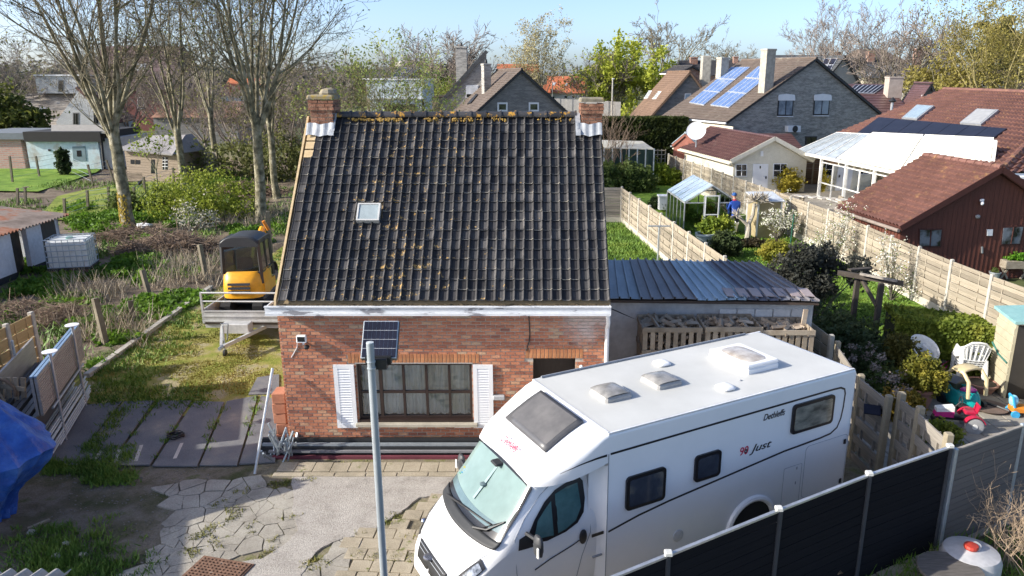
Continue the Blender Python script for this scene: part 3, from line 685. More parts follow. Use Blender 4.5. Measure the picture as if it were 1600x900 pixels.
polyside('mirror_corner', [(6.25, 1.36), (6.22, 1.52), (6.06, 1.58), (6.02, 1.36)], DARK, rv, .014)
for s_, yy in ((1, 0), (-1, -RW)):
 mpos = Vector((6.10, yy+s_*.17, 1.55)); mr = MB()
 mr.bev((0, 0, 0), (.13, .22, .36), .05); m_ = mr.build('mirror', M('mirror_plastic', (.05, .052, .055), rough=.55), rv, sub=1, smooth=True); m_.location = mpos
 MB().tube([mpos+Vector((.02, -s_*.05, .10)), (6.14, yy-s_*.10, 1.62)], .03, 6).build('mirror_arm', DARK, rv)
 MB().bev((0, 0, 0), (.03, .05, .15), .012).build('indicator', M('clear_lens', (.75, .75, .72), rough=.15), rv).location = mpos+Vector((.055, s_*.09, -.02))
outline([sidep(x, z, .007) for x, z in [(5.16, 1.27), (5.4, 1.18), (5.75, 1.08), (6.0, .98)]], .008, 'stripe', BLK, rv)
MB().box((5.0, -.035, 1.28), (.20, .012, .045)).build('stripe', BLK, rv)
# fairing between cab and box
fr = MB().grid(lambda u, v: (4.86+.25*u, -.0-.14*u-.05*math.sin(u*math.pi), .50+1.86*v), 6, 8).build('side_fairing', PAINT, rv, smooth=True)
MB().box((5.0, -.035, .92), (.16, .03, .02)).build('step_recess', SEAM, rv)
# living box side: stripes, windows, hatches, wheel arch
def stripe(pts, w_=.034):
 for p, q in zip(pts, pts[1:]):
  MB().beam((p[0], .003, p[1]), (q[0], .003, q[1]), .006, w_, up=(0, 0, 1)).build('stripe', BLK, rv)
def strip(pts, w_=.034):
 """one flat ribbon along a polyline on the side wall"""
 mb = MB(); vs = []
 for i, (x, z) in enumerate(pts):
  a = pts[max(i-1, 0)]; c = pts[min(i+1, len(pts)-1)]; d = Vector((c[0]-a[0], c[1]-a[1])); d.normalize(); nx, nz = -d.y*w_/2, d.x*w_/2
  vs += [(x+nx, .0035, z+nz), (x-nx, .0035, z-nz)]
 return mb.add(vs, [(2*i, 2*i+1, 2*i+3, 2*i+2) for i in range(len(pts)-1)])
strip([(4.84, 2.545), (3., 2.565), (.30, 2.59), (.12, 2.585), (.02, 2.54), (-.01, 2.45), (0, 2.20), (.03, 2.0), (.10, 1.84), (.25, 1.76), (.5, 1.735), (1.35, 1.70), (2.2, 1.62), (3.0, 1.545), (3.74, 1.475), (4.3, 1.40), (4.84, 1.29)]).build('stripe', BLK, rv)
tp = [(4.90+.09*i, 2.54-.004*i*i*.55) for i in range(9)]
mb = MB(); vs = []
for (x, z) in tp:
 hw = fh(x)[2]; y = hw-RW/2+.004; w_ = .018*(1-(x-4.9)/.85); vs += [(x, y, z+w_), (x, y, z-w_)]
mb.add(vs, [(2*i, 2*i+1, 2*i+3, 2*i+2) for i in range(len(tp)-1)]).build('stripe', BLK, rv)
def rrect(x0, x1, z0, z1, r_, y, n=5, skew=0.):
 pts = []
 for cx0, cz0, a0 in ((x1-r_, z1-r_, 0), (x0+r_, z1-r_, 90), (x0+r_, z0+r_, 180), (x1-r_, z0+r_, 270)):
  for i in range(n+1): a = R(a0+90*i/n); pts.append((cx0+r_*math.cos(a), y, cz0+r_*math.sin(a)))
 return pts
VG = M('caravan_pane', [(.3, (.028, .036, .055)), (.55, (.05, .06, .08)), (.7, (.16, .15, .13))], rough=.07, scale=1.7, detail=5, spec=.9)
VG2 = M('curtained_pane', [(.3, (.06, .065, .06)), (.5, (.20, .20, .17)), (.7, (.34, .32, .26))], rough=.12, scale=3, detail=6, sc3=(1, 1, 2.5), spec=.8)
for (x0, x1, z0, z1, g) in ((3.84, 4.56, 1.55, 2.10, VG), (2.76, 3.28, 1.66, 2.11, VG), (.27, 1.25, 1.98, 2.51, VG2)):
 w_ = MB().prism(rrect(x0, x1, z0, z1, .07, -.01), (0, .045, 0)).build('window', BLK, rv)
 MB().prism(rrect(x0+.055, x1-.055, z0+.055, z1-.055, .05, .03), (0, .010, 0)).build('pane', g, w_)
def hatch(x0, x1, z0, z1, r_, nm='hatch'):
 p = rrect(x0, x1, z0, z1, r_, .002); h = MB().tube(p+[p[0], p[1]], .004, 4).build(nm, SEAM, rv); return h
h1 = hatch(-.22, .82, .66, 1.65, .09, 'garage_door'); hatch(.88, 1.30, .60, 1.36, .03, 'service_hatch')
for z in (.75, 1.52): MB().bev((0, 0, 0), (.06, .022, .09), .01).build('latch', BLK, h1).location = (-.14, .012, z)
MB().lathe((0, 0, 0), [(.10, 0), (.10, .012), (.075, .018), (.03, .024), (0, .02)], 20, axis='y').build('water_cap', M('cap_white', (.6, .62, .64), rough=.4), rv).location = (3.52, .0, .80)
for z in (1.02, 1.3): MB().bev((0, 0, 0), (.02, .01, .05), .004).build('lock', SEAM, rv).location = (1.0, .006, z)
arch = [(1.98+.50*math.cos(a), .50+.50*math.sin(a)) for a in [math.pi*i/16 for i in range(17)]]
MB().tube([(x, .01, z) for x, z in arch], .055, 8).build('wheel_arch', PAINT, rv, smooth=True)
MB().prism([(x, .0, z) for x, z in [(1.98+.46*math.cos(math.pi*i/14), .50+.46*math.sin(math.pi*i/14)) for i in range(15)]], (0, .006, 0)).build('arch_opening', RUBBER, rv)
for wx, wy in ((1.98, -.05), (6.10, -.16), (1.98, -RW+.05), (6.10, -RW+.16)):
 w_ = MB().lathe((0, 0, 0), [(.20, -.11), (.33, -.11), (.345, -.06), (.345, .06), (.33, .11), (.20, .11)], 24, axis='y').build('wheel', RUBBER, rv, smooth=True); w_.location = (wx, wy-.06, .345)
 MB().lathe((0, 0, 0), [(.20, -.08), (.20, .085), (.06, .06), (.05, .1)], 16, axis='y').build('rim', ALU, w_)
pf = [(6.10+.42*math.cos(math.pi*i/14), .44+.42*math.sin(math.pi*i/14)) for i in range(15)]
MB().tube([sidep(x, z, .0) for x, z in pf], .018, 6).build('wheel_arch', PAINT, rv, smooth=True)
# roof hatches
def vent(x, y, lx, ly, h, cl):
 root = MB().bev((x, y, 2.87+h*.3), (lx, ly, h*.6), .03).build('roof_vent', WHITE if cl else M('vent_rim', (.40, .39, .37), rough=.5), rv)
 def dome(u, v):
  a = (u-.5)*2; c = (v-.5)*2; return (x+a*lx*.47, y+c*ly*.47, 2.87+h*.6+h*.45*(1-a**4)*(1-.35*c**6)*math.cos(c*.9))
 MB().grid(dome, 12, 10).build('dome', M('smoked_dome', [(.35, (.20, .195, .18)), (.6, (.33, .32, .30))], rough=.16, scale=6, spec=.8) if not cl == 2 else M('clear_dome', [(.35, (.40, .34, .28)), (.6, (.62, .57, .5))], rough=.15, scale=5, spec=.8), root, smooth=True)
 if cl == 2: MB().bev((x, y, 2.87+h*.75), (lx*.98, ly*.98, .05), .02).build('rim', WHITE, root)
 return root
vent(4.10, -1.10, .50, .50, .13, 0); vent(3.09, -1.12, .50, .50, .13, 0)
vent(1.27, -1.16, .74, .98, .17, 2)
for x, y in ((2.59, -1.75), (2.35, -.42)):
 o = MB().bev((x, y, 2.90), (.28, .28, .07), .03).build('roof_cap', WHITE, rv, sub=1, smooth=True)
MB().bev((1.9, -.55, 2.875), (.05, .03, .02), .005).build('roof_stud', SEAM, rv)
MB().tube([(4.72, -RW+.04, 2.89), (.2, -RW+.04, 2.89)], .018, 6).build('awning_rail', SEAM, rv)
# lettering
def text(s, size, mat_, par, M4, shear=.3, ext=.001, name='lettering'):
 cu = bpy.data.curves.new(name, 'FONT'); cu.body = s; cu.size = size; cu.shear = shear; cu.extrude = ext; cu.offset = .0022*size/.1*0+.0014
 cu.materials.append(mat_); tmp = bpy.data.objects.new('tmp_text', cu); COL.objects.link(tmp); bpy.context.view_layer.update()
 me = bpy.data.meshes.new_from_object(tmp.evaluated_get(bpy.context.evaluated_depsgraph_get())); bpy.data.objects.remove(tmp, do_unlink=True)
 o = bpy.data.objects.new(name, me); COL.objects.link(o); o.parent = par; o.matrix_local = M4; return o
# side frame: text x runs towards the rear (-x), up is z, facing +y
def sideM(x, z, y=.006, sc=(1, 1, 1)):
 m = Matrix(((-1, 0, 0, x), (0, 0, 1, y), (0, 1, 0, z), (0, 0, 0, 1))); return m @ Matrix.Diagonal((*sc, 1))
RED = M('red_print', (.62, .03, .08), rough=.4)
text('Dethleffs', .155, BLK, rv, sideM(1.90, 2.38, sc=(.84, 1, 1)))
text('Just', .22, BLK, rv, sideM(2.10, 1.87, sc=(1.25, .85, 1)), shear=.35)
text('90', .20, RED, rv, sideM(2.36, 1.875, sc=(.95, 1, 1)), shear=.1)
text('e', .14, BLK, rv, sideM(2.26, 1.90, y=.008), shear=.1)
# on the forehead above the windscreen
tq = [fhz(5.72, -1.0), fhz(5.86, -1.0)]; pit = math.atan2(tq[0]-tq[1], .14)
mf = Matrix.Translation((5.90, -1.38, fhz(5.88, -1.1)+.065)) @ Matrix.Rotation(pit, 4, 'Y') @ Matrix(((0, -1, 0, 0), (1, 0, 0, 0), (0, 0, 1, 0), (0, 0, 0, 1)))
text('Dethleffs', .155, RED, rv, mf @ Matrix.Diagonal((.8, 1.0, 1, 1)))
MB().bev((0, 0, 0), (.04, .015, .06), .008).build('marker_lamp', M('amber_lens', (.5, .2, .1), rough=.3), rv).location = (-.28, -.06, 2.6)
for dx, dz, c in ((0, 0, (.7, .6, .1)), (.05, .07, (.1, .4, .6)), (.07, 0, (.15, .5, .35)), (.02, .1, (.4, .6, .7))):
 q_ = curve_pt(6.22+dx, .62-dz*.1); MB().lathe((0, 0, 0), [(.028, 0), (.028, .002)], 10).build('sticker', M('sticker_%d' % int(c[0]*100+c[1]*10), c, rough=.4), ws).location = q_+Vector((.02, 0, .028))
# ================================================================ ground sheets
def gmat(name, stops, scale, rough=.95, bmp=.02, bs=None, fine=None, fscale=60):
 m, nt, b = new_mat(name); MATS[name] = m; v = coords(nt, True); f = noise(nt, v, scale, 6, .62); c = ramp(nt, f, stops)
 f2 = noise(nt, v, fscale, 3, .6); c = mixc(nt, .5, c, ramp(nt, f2, [(.3, (.45,)*3), (.65, (1.15,)*3)]), 'MULTIPLY')
 if fine: c = mixc(nt, ramp(nt, noise(nt, v, fine[0], 5, .7), [(fine[1], (0,)*3), (fine[1]+.08, (1,)*3)]), c, fine[2])
 nt.links.new(c, b.inputs['Base Color']); b.inputs['Roughness'].default_value = rough; b.inputs['Specular IOR Level'].default_value = .25
 bump(nt, b, noise(nt, v, bs or 25, 5, .7), bmp); return m
FIELD = gmat('field', [(.35, (.07, .09, .03)), (.5, (.12, .14, .05)), (.65, (.20, .17, .09))], .05, fscale=4)
SOIL = gmat('garden_soil', [(.32, (.06, .046, .033)), (.45, (.15, .115, .082)), (.55, (.22, .175, .125)), (.68, (.10, .13, .035))], .55, bmp=.05, bs=9, fscale=9)
GRASS = gmat('lawn_grass', [(.35, (.09, .17, .018)), (.5, (.15, .26, .03)), (.68, (.23, .33, .045))], .9, fscale=22, bmp=.03)
DRYG = gmat('worn_grass', [(.30, (.13, .17, .02)), (.42, (.22, .24, .04)), (.52, (.30, .27, .08)), (.60, (.36, .31, .19)), (.7, (.19, .22, .03))], 1.1, fscale=30, bmp=.03)
SHADEG = gmat('yard_soil', [(.32, (.08, .09, .035)), (.46, (.14, .125, .08)), (.58, (.22, .19, .15)), (.7, (.10, .12, .035))], 1.3, fscale=35, bmp=.03)
CEM = gmat('cement_screed', [(.3, (.31, .285, .25)), (.45, (.42, .385, .34)), (.7, (.49, .455, .405))], 2.2, fscale=28, bmp=.02, bs=45)
PAVM = gmat('paver_concrete', [(.3, (.29, .25, .18)), (.5, (.39, .335, .245)), (.7, (.46, .40, .30))], 1.8, fscale=50, bmp=.006, bs=60, fine=(3.5, .62, (.15, .16, .05)))
JOINT = gmat('joint_soil', [(.3, (.16, .135, .085)), (.5, (.25, .215, .15)), (.65, (.18, .18, .07))], 3, fscale=40)
TERR = gmat('terrace_concrete', [(.3, (.28, .25, .20)), (.6, (.38, .34, .28))], 1.2, fscale=40, bmp=.004)
ASPH = gmat('asphalt', [(.3, (.045, .045, .045)), (.7, (.07, .07, .068))], .4, fscale=30)
stt('ground', MB().quad((-2500, -300, -.06), (2500, -300, -.06), (2500, 5000, -.06), (-2500, 5000, -.06)), FIELD)
def sheet(name, pts, mat, z): return stt(name, MB().quad(*[(p[0], p[1], z) for p in pts]), mat)
from mathutils import noise as mn
def hgt(x, y, a=.12): return a*(mn.noise(Vector((x*.35, y*.35, 3)))+.5*mn.noise(Vector((x*1.1, y*1.1, 7)))+.25*mn.noise(Vector((x*3, y*3, 1))))
# rough garden to the left, as relief
gm = MB(); X0, X1, Y0, Y1 = -62, -5.4, 15.4, 72
def gpt(u, v):
 y = Y0+(Y1-Y0)*v**1.5; x = X1+(X0-X1)*u**1.3*(.35+.65*v) if True else 0
 e = min(1, max(0, (-6.4-x)/3))
 kx = -11.9; rough = 1 if x < kx else .12
 return (x, y, -.03+ (hgt(x, y)+.06)*rough*e)
gm.grid(gpt, 150, 130); gm.build('garden_ground', SOIL, kind='structure', smooth=True)
# the grassy strip beside the house
lane = [P(136, 590), P(150, 630), P(330, 628), P(440, 625), V(-5.25, 14.7, 0), V(-5.3, 22, 0), V(-6.2, 33, 0), P(415, 340), P(322, 470)]
lm = sheet('worn_lawn', [V(-12.3, 17.3, 0), V(-5.2, 15.4, 0), V(-5.2, 21.2, 0), V(-7.4, 40, 0), V(-11.6, 40, 0), V(-11.9, 26, 0)], DRYG, .03)
# yard soil under everything near
sheet('yard_soil', [V(-14, 4, 0), V(-3.4, 4, 0), V(-3.4, 14.2, 0), V(-5.3, 17.3, 0), V(-14, 18.2, 0)], SHADEG, .006)
sheet('paving_bed', [V(-6.6, 4, 0), V(7.2, 4, 0), V(7.2, 14.63, 0), V(-5.6, 14.63, 0)], JOINT, .012)
# cement patch, irregular
cpx = [(455, 748), (520, 735), (600, 728), (700, 726), (745, 733), (735, 760), (700, 775), (655, 780), (630, 800), (612, 812), (590, 826), (560, 838), (520, 850), (498, 862), (480, 885), (470, 905), (400, 905), (300, 905), (320, 890), (410, 876), (450, 850), (466, 832), (462, 815), (457, 795), (460, 775)]
cp = [P(*c) for c in cpx]
jag = []
for a, b_ in zip(cp, cp[1:]+cp[:1]):
 for i in range(5): q_ = a+(b_-a)*i/5; jag.append((q_.x+rng.uniform(-.02, .02), q_.y+rng.uniform(-.015, .015), .012))
paving = MB().prism(jag, (0, 0, .03)).build('cement_patch', CEM, kind='structure')
def inpoly(x, y, poly):
 c = False; n = len(poly)
 for i in range(n):
  x1, y1, x2, y2 = poly[i][0], poly[i][1], poly[i-1][0], poly[i-1][1]
  if (y1 > y) != (y2 > y) and x < (x2-x1)*(y-y1)/(y2-y1)+x1: c = not c
 return c
# paving: square pavers in rows near the motorhome, cracked slabs further left
pv = thing('yard_paving', 'worn concrete paving in the yard, square slabs and cracked pieces with moss joints', 'paving', (0, 11, 0)); pv['kind'] = 'structure'
del pv['category']
cnt = 0; extra = MB()
for r_ in range(22):
 y = 8.0+r_*.30; off = .17 if r_ % 2 else 0
 for i in range(60):
  x = -5.2+i*.345+off
  if x > 7 or y > 13.35: continue
  s = R(-4); X = x*math.cos(s)-(y-11)*math.sin(s); Y = 11+x*math.sin(s)+(y-11)*math.cos(s)
  lim = P(400, 850).x+ (Y-P(400, 850).y)*(-.35)
  if X < -2.6-(Y-9.6)*.4+.5*mn.noise(Vector((Y, X, 0))): continue
  if inpoly(X, Y, cp): continue
  if rng.random() < .015: continue
  tz = .038+rng.uniform(-.007, .007); mb = MB().bev((X, Y, tz/2+.006), (.332+rng.uniform(-.01, .0), .288+rng.uniform(-.01, 0), tz), .006, rz=s+rng.uniform(-.02, .02))
  cnt += 1; mb.build('paver', PAVM, pv, world=True)
# kerb strip of square pavers under the front wall
for i in range(22):
 x = -5.0+i*.36; y = 13.68-.0*i
 MB().bev((x, 13.75+rng.uniform(-.01, .01), .04), (.35, .36, .07), .008, rz=rng.uniform(-.015, .015)).build('paver', PAVM, pv, world=True)
for i in range(13):
 MB().bev((-4.9+i*.62, 13.47+rng.uniform(-.01, .01), .035), (.60, .13, .07), .008, rz=rng.uniform(-.01, .01)).build('kerb_stone', PAVM, pv, world=True)
# crazed slabs: a jittered lattice
CONC_Y = gmat('yard_concrete', [(.3, (.27, .245, .205)), (.5, (.37, .34, .285)), (.7, (.44, .41, .345))], 1.4, fscale=45, bmp=.01, bs=40, fine=(2.4, .62, (.13, .14, .05)))
g = [(-8.2+i*.42+rng.uniform(-.17, .17)+(.2 if j % 2 else 0), 7.2+j*.40+rng.uniform(-.17, .17)) for i in range(24) for j in range(17)]
for (sx, sy) in g:
 lim_r = -2.6-(sy-9.6)*.4
 if sx < -7.1+.2*(13.4-sy)+.4*mn.noise(Vector((sy*1.5, 1, 0))) or sx > lim_r+.05 or sy > 13.3 or sy < 7.8 or inpoly(sx, sy, cp): continue
 poly = [(-.5, -.5), (.5, -.5), (.5, .5), (-.5, .5)]
 for (qx, qy) in g:
  dx, dy = qx-sx, qy-sy; dd_ = dx*dx+dy*dy
  if dd_ > 1.2 or dd_ < 1e-6: continue
  o_ = []; lim = dd_/2
  for p, q in zip(poly, poly[1:]+poly[:1]):
   fp_, fq = p[0]*dx+p[1]*dy-lim, q[0]*dx+q[1]*dy-lim
   if fp_ <= 0: o_.append(p)
   if fp_*fq < 0: t = fp_/(fp_-fq); o_.append((p[0]+(q[0]-p[0])*t, p[1]+(q[1]-p[1])*t))
  poly = o_
  if len(poly) < 3: break
 if len(poly) < 3: continue
 hs_ = [poly]
 while rng.random() < .6 and len(hs_) < 3:
  pl2 = hs_.pop(0); a_ = rng.uniform(0, 6.28); nx, ny = math.cos(a_), math.sin(a_); mx = sum(p[0] for p in pl2)/len(pl2); my = sum(p[1] for p in pl2)/len(pl2)
  for s_ in (1, -1):
   o_ = []
   for p, q in zip(pl2, pl2[1:]+pl2[:1]):
    fp_, fq = s_*((p[0]-mx)*nx+(p[1]-my)*ny), s_*((q[0]-mx)*nx+(q[1]-my)*ny)
    if fp_ <= 0: o_.append(p)
    if fp_*fq < 0: t = fp_/(fp_-fq); o_.append((p[0]+(q[0]-p[0])*t, p[1]+(q[1]-p[1])*t))
   if len(o_) > 2: hs_.append(o_)
 for pl2 in hs_:
  mx = sum(p[0] for p in pl2)/len(pl2); my = sum(p[1] for p in pl2)/len(pl2); k_ = rng.uniform(.93, .97); pts = []
  for p, q in zip(pl2, pl2[1:]+pl2[:1]):
   for t in (0, .35, .7): pts.append((sx+mx+(p[0]+(q[0]-p[0])*t-mx)*k_+rng.uniform(-.008, .008), sy+my+(p[1]+(q[1]-p[1])*t-my)*k_+rng.uniform(-.008, .008), .004))
  MB().prism(pts, (0, 0, .030+rng.uniform(-.004, .005))).build('slab', CONC_Y, pv, world=True)
# weeds in the joints
def tufts(name, pts, hmin, hmax, per, mat, spread=.04, label=None, wd=.012, **tg):
 pts = np.asarray(pts); n = len(pts)*per; c = np.repeat(pts, per, 0)+np.c_[nr.normal(size=(n, 2))*spread, np.zeros(n)]
 h = hmin+(hmax-hmin)*nr.random(n); d = nr.normal(size=(n, 2))*.45*h[:, None]; t = nr.random(n)*6.28; wv = np.c_[np.cos(t), np.sin(t), np.zeros(n)]*wd*(.6+.8*nr.random(n))[:, None]
 top = c+np.c_[d, h]; mid = c+np.c_[d*.35, h*.6]
 v = np.stack([c-wv, c+wv, mid+wv*.8, top, ], 1); v2 = np.stack([c-wv, mid+wv*.8, top, mid-wv*.8], 1)
 v = np.stack([c-wv, c+wv, top+wv*.15, top-wv*.15], 1).reshape(-1, 3)
 me = np_mesh(name, v, np.arange(n*4).reshape(-1, 4), mat); return finish(name, me, kind='stuff', **tg)
WEED = M('weed_green', [(.3, (.05, .11, .012)), (.5, (.10, .19, .02)), (.7, (.20, .24, .04))], scale=1.5, rough=.7, world=True)
WEEDY = M('weed_yellow', [(.3, (.12, .14, .02)), (.5, (.24, .23, .05)), (.7, (.34, .30, .08))], scale=2, rough=.8, world=True)
pts = []
for px, py, k_ in ((435, 760, 14), (455, 756, 12), (480, 752, 12), (520, 730, 8), (572, 732, 10), (650, 730, 6), (612, 812, 8), (587, 868, 14), (628, 872, 14), (628, 880, 8), (560, 866, 6), (480, 885, 16), (500, 880, 10), (318, 840, 16), (322, 830, 14), (300, 868, 16), (360, 800, 12), (365, 812, 10), (640, 840, 5), (690, 835, 5), (566, 838, 4), (420, 700, 6), (610, 820, 8), (655, 870, 6), (415, 640, 0), (340, 850, 10), (380, 770, 8), (345, 792, 8), (390, 825, 6), (445, 812, 6), (430, 845, 6), (420, 865, 8), (725, 735, 6)):
 q_ = P(px, py)
 for _ in range(k_): pts.append((q_.x+rng.gauss(0, .10), q_.y+rng.gauss(0, .07), .02))
tufts('paving_weeds', pts[::2], .015, .055, 20, WEEDY, .04)
# manhole grate
mh = thing('manhole_cover', 'rusty square iron manhole grate in the cement at the bottom of the yard', 'manhole cover', P(345, 893))
ang = R(-14); c = P(340, 897)
MB().bev((c.x, c.y, .045), (.95, .62, .03), .008, rz=ang).build('frame', M('rusty_iron', [(.3, (.10, .055, .035)), (.6, (.24, .13, .08)), (.75, (.30, .25, .2))], scale=14, rough=.9), mh, world=True)
bar = None
for i in range(13):
 for ax in (0, 1):
  if ax and i > 8: continue
  o = MB(); off = (-.42+i*.07) if ax == 0 else (-.26+i*.065); dx, dy = (off, 0) if ax == 0 else (0, off)
  p_ = Vector((c.x+dx*math.cos(ang)-dy*math.sin(ang), c.y+dx*math.sin(ang)+dy*math.cos(ang), .066)); o.box(p_, (.03, .52, .016) if ax == 0 else (.86, .03, .015), rz=ang)
  o.build('bar', MATS['rusty_iron'], mh, world=True)
# big flat plates left of the house
PLATE = gmat('plate_grey', [(.3, (.125, .13, .14)), (.5, (.165, .17, .178)), (.62, (.22, .215, .20)), (.74, (.34, .31, .26))], .8, fscale=50, rough=.8, bmp=.004)
plates = [((66, 712), (108, 727), (190, 627), (132, 633)), ((108, 727), (168, 727), (241, 626), (195, 627)), ((172, 727), (234, 726), (299, 626), (249, 626)), ((238, 728), (308, 728), (350, 628), (304, 627)), ((312, 727), (370, 727), (403, 618), (355, 627)), ((374, 725), (430, 722), (434, 625), (408, 618)), ((388, 617), (436, 615), (436, 585), (402, 590))]
lbls = ['dark rubber ground plate half under the scaffold stillage', 'long grey ground plate with one pale streak beside the mossy gap near the stillage', 'long grey ground plate with two pale streaks at its near end', 'long grey ground plate with a coil of dark cord lying on it', 'long grey ground plate crossed by the edge of the building shadow', 'short grey ground plate against the brick house corner', 'small grey plate behind the others by the clay blocks']
for k, pl in enumerate(plates):
 q = [P(*p, .05) for p in pl]; cq = sum(q, Vector())/4; t = thing('ground_plate', lbls[k], 'ground plate', (cq.x, cq.y, 0), 0, 'flat plates laid side by side left of the house')
 MB().prism([(p.x, p.y, .022+k*.0013) for p in q], (0, 0, .03)).build('plate', PLATE, t, world=True)
 for (ma, mb_) in {1: [((157, 704), (147, 722)), ((189, 701), (180, 721))][:1], 2: [((187, 702), (180, 722)), ((221, 695), (212, 720))], 3: [((284, 692), (273, 716))]}.get(k, []): a_, b_ = P(*ma, .06), P(*mb_, .06); MB().beam(V(a_.x, a_.y, .0535+k*.0013), V(b_.x, b_.y, .0535+k*.0013), .07, .002).build('paint_mark', M('pale_mark', (.5, .47, .42)), t, world=True)
cd = []
for i in range(60): a = i*.5; q_ = P(275, 683, .06); cd.append((q_.x+(.16+.03*math.sin(i))*math.cos(a), q_.y+(.12+.03*math.cos(i*1.3))*math.sin(a), .065+.0015*i))
MB().tube(cd, .012, 5).build('coiled_cord', DARK, label='tangled coil of dark cord lying on a grey ground plate', category='cord')
# near left grass, lane grass, weeds at plate gaps
pts = []
def scatter(px0, px1, py0, py1, n, test=None):
 out = []
 for _ in range(n):
  q_ = P(rng.uniform(px0, px1), rng.uniform(py0, py1))
  if test is None or test(q_): out.append((q_.x, q_.y, .02))
 return out
NG = M('grass_blades', [(.3, (.06, .13, .012)), (.5, (.12, .22, .022)), (.7, (.21, .29, .04))], scale=.8, rough=.7, world=True)
YG = M('mossy_grass', [(.3, (.17, .18, .025)), (.5, (.31, .28, .055)), (.7, (.42, .35, .12))], scale=.7, rough=.8, world=True)
pts = [(q_.x, q_.y, .02) for q_ in (P(rng.gauss(110, 50), rng.gauss(880, 28)) for _ in range(420))]+scatter(130, 210, 700, 760, 260)+scatter(70, 175, 722, 742, 160)
for a, b_ in (((196, 640), (140, 706)), ((246, 628), (196, 700)), ((302, 628), (238, 724)), ((353, 628), (312, 716)), ((405, 620), (385, 690))):
 for i in range(80 if a[0] < 200 else 14): t = rng.random(); q_ = P(a[0]+(b_[0]-a[0])*t+rng.gauss(0, 7 if a[0] < 200 else 3), a[1]+(b_[1]-a[1])*t); pts.append((q_.x, q_.y, .03))
tufts('yard_grass', pts, .03, .13, 14, NG, .06)
pts = scatter(140, 430, 500, 618, 2600, lambda q_: q_.x < -5.5 and q_.x > -12.2 and mn.noise(q_*.9) > -.12)+scatter(330, 440, 380, 500, 700, lambda q_: q_.x > -11.9 and q_.x < -5.4)
tufts('lane_moss', pts, .012, .045, 12, YG, .10, wd=.022)
pts = scatter(145, 330, 470, 640, 1400, lambda q_: (q_.x < -10.2+.6*mn.noise(q_*1.3) and q_.x > -12.4) or q_.y < 17.9)+scatter(380, 450, 330, 470, 700, lambda q_: q_.x > -11.5 and q_.x < -6.5)
tufts('lane_grass', pts[::2], .04, .13, 12, NG, .10, wd=.02)
# ================================================================ building helpers
def onplane(px, py, p0, n):
 r = _ray(px, py); o = Vector((0, 0, CAM_H)); k = (Vector(p0)-o).dot(n)/r.dot(n); return o+r*k
class Pl:
 """a flat face of a building; outward normal n"""
 def __init__(s, p0, a, b): s.p0 = Vector(p0); s.n = (Vector(a)-s.p0).cross(Vector(b)-s.p0).normalized(); s.n = -s.n if s.n.dot(Vector((0, 0, CAM_H))-s.p0) < 0 else s.n
 def q(s, px, py, h=0.): return onplane(px, py, s.p0, s.n)+s.n*h
 def slab(s, corners, h0, h1, mb=None):
  mb = mb or MB(); pts = [s.q(*c, h0) for c in corners]; return mb.prism(pts, s.n*(h1-h0))
def insetq(p, k):
 c = sum(p, Vector())/len(p); out = []; n = len(p)
 for i, v in enumerate(p):
  a = (p[i-1]-v).normalized(); b = (p[(i+1) % n]-v).normalized(); out.append(v+(a+b)*k)
 return out
def win_px(root, pl, corners, frame, gl, t=.08, bars=(1, 0), h=.04, label=None, sill=None, nm='window'):
 P4 = [pl.q(*c, -.02) for c in corners]; f = MB().prism(P4, pl.n*(h+.02)).build(nm, frame, root, world=True)
 I4 = [p+pl.n*(h+.022) for p in insetq(P4, t)]
 MB().prism(I4, pl.n*.01).build('pane', gl, f, world=True)
 nx, nz = bars
 for i in range(nx):
  u = (i+1)/(nx+1); a = I4[0].lerp(I4[1], u); b = I4[3].lerp(I4[2], u); MB().beam(a+pl.n*.02, b+pl.n*.02, t*.7, .03).build('bar', frame, f, world=True)
 for i in range(nz):
  u = (i+1)/(nz+1); a = I4[0].lerp(I4[3], u); b = I4[1].lerp(I4[2], u); MB().beam(a+pl.n*.02, b+pl.n*.02, t*.7, .028).build('bar', frame, f, world=True)
 if sill: MB().beam(P4[3]+pl.n*.08-Vector((0, 0, .05)), P4[2]+pl.n*.08-Vector((0, 0, .05)), .14, .07).build('sill', sill, f, world=True)
 return f
def slope(e0, e1, r1, r0, rows, cols=0, step=.03, amp=.03, mb=None, lift=.0):
 """tiled slope: e0-e1 eave, r0-r1 ridge; rows lap, columns roll"""
 mb = mb or MB(); e0, e1, r0, r1 = map(Vector, (e0, e1, r0, r1)); n = (e1-e0).cross(r0-e0).normalized(); n = n if n.z > 0 else -n
 nu = max(1, cols*4); vs = []; k = nu+1
 for j in range(rows):
  for s_, h in ((0, step), (1.0, .0)):
   v = (j+s_)/rows
   for i in range(nu+1):
    u = i/nu; a = amp*(0, .1, 1, .6)[i % 4] if cols else 0
    vs.append((e0.lerp(e1, u)).lerp(r0.lerp(r1, u), v)+n*(h+a+lift))
 fs = [(j*k+i, j*k+i+1, (j+1)*k+i+1, (j+1)*k+i) for j in range(2*rows-1) for i in range(nu)]
 return mb.add(vs, fs)
def slab4(mb, a, b, c, d, t):
 n = (Vector(b)-Vector(a)).cross(Vector(d)-Vector(a)).normalized(); n = n if n.z > 0 else -n
 return mb.prism([a, b, c, d], -n*t)
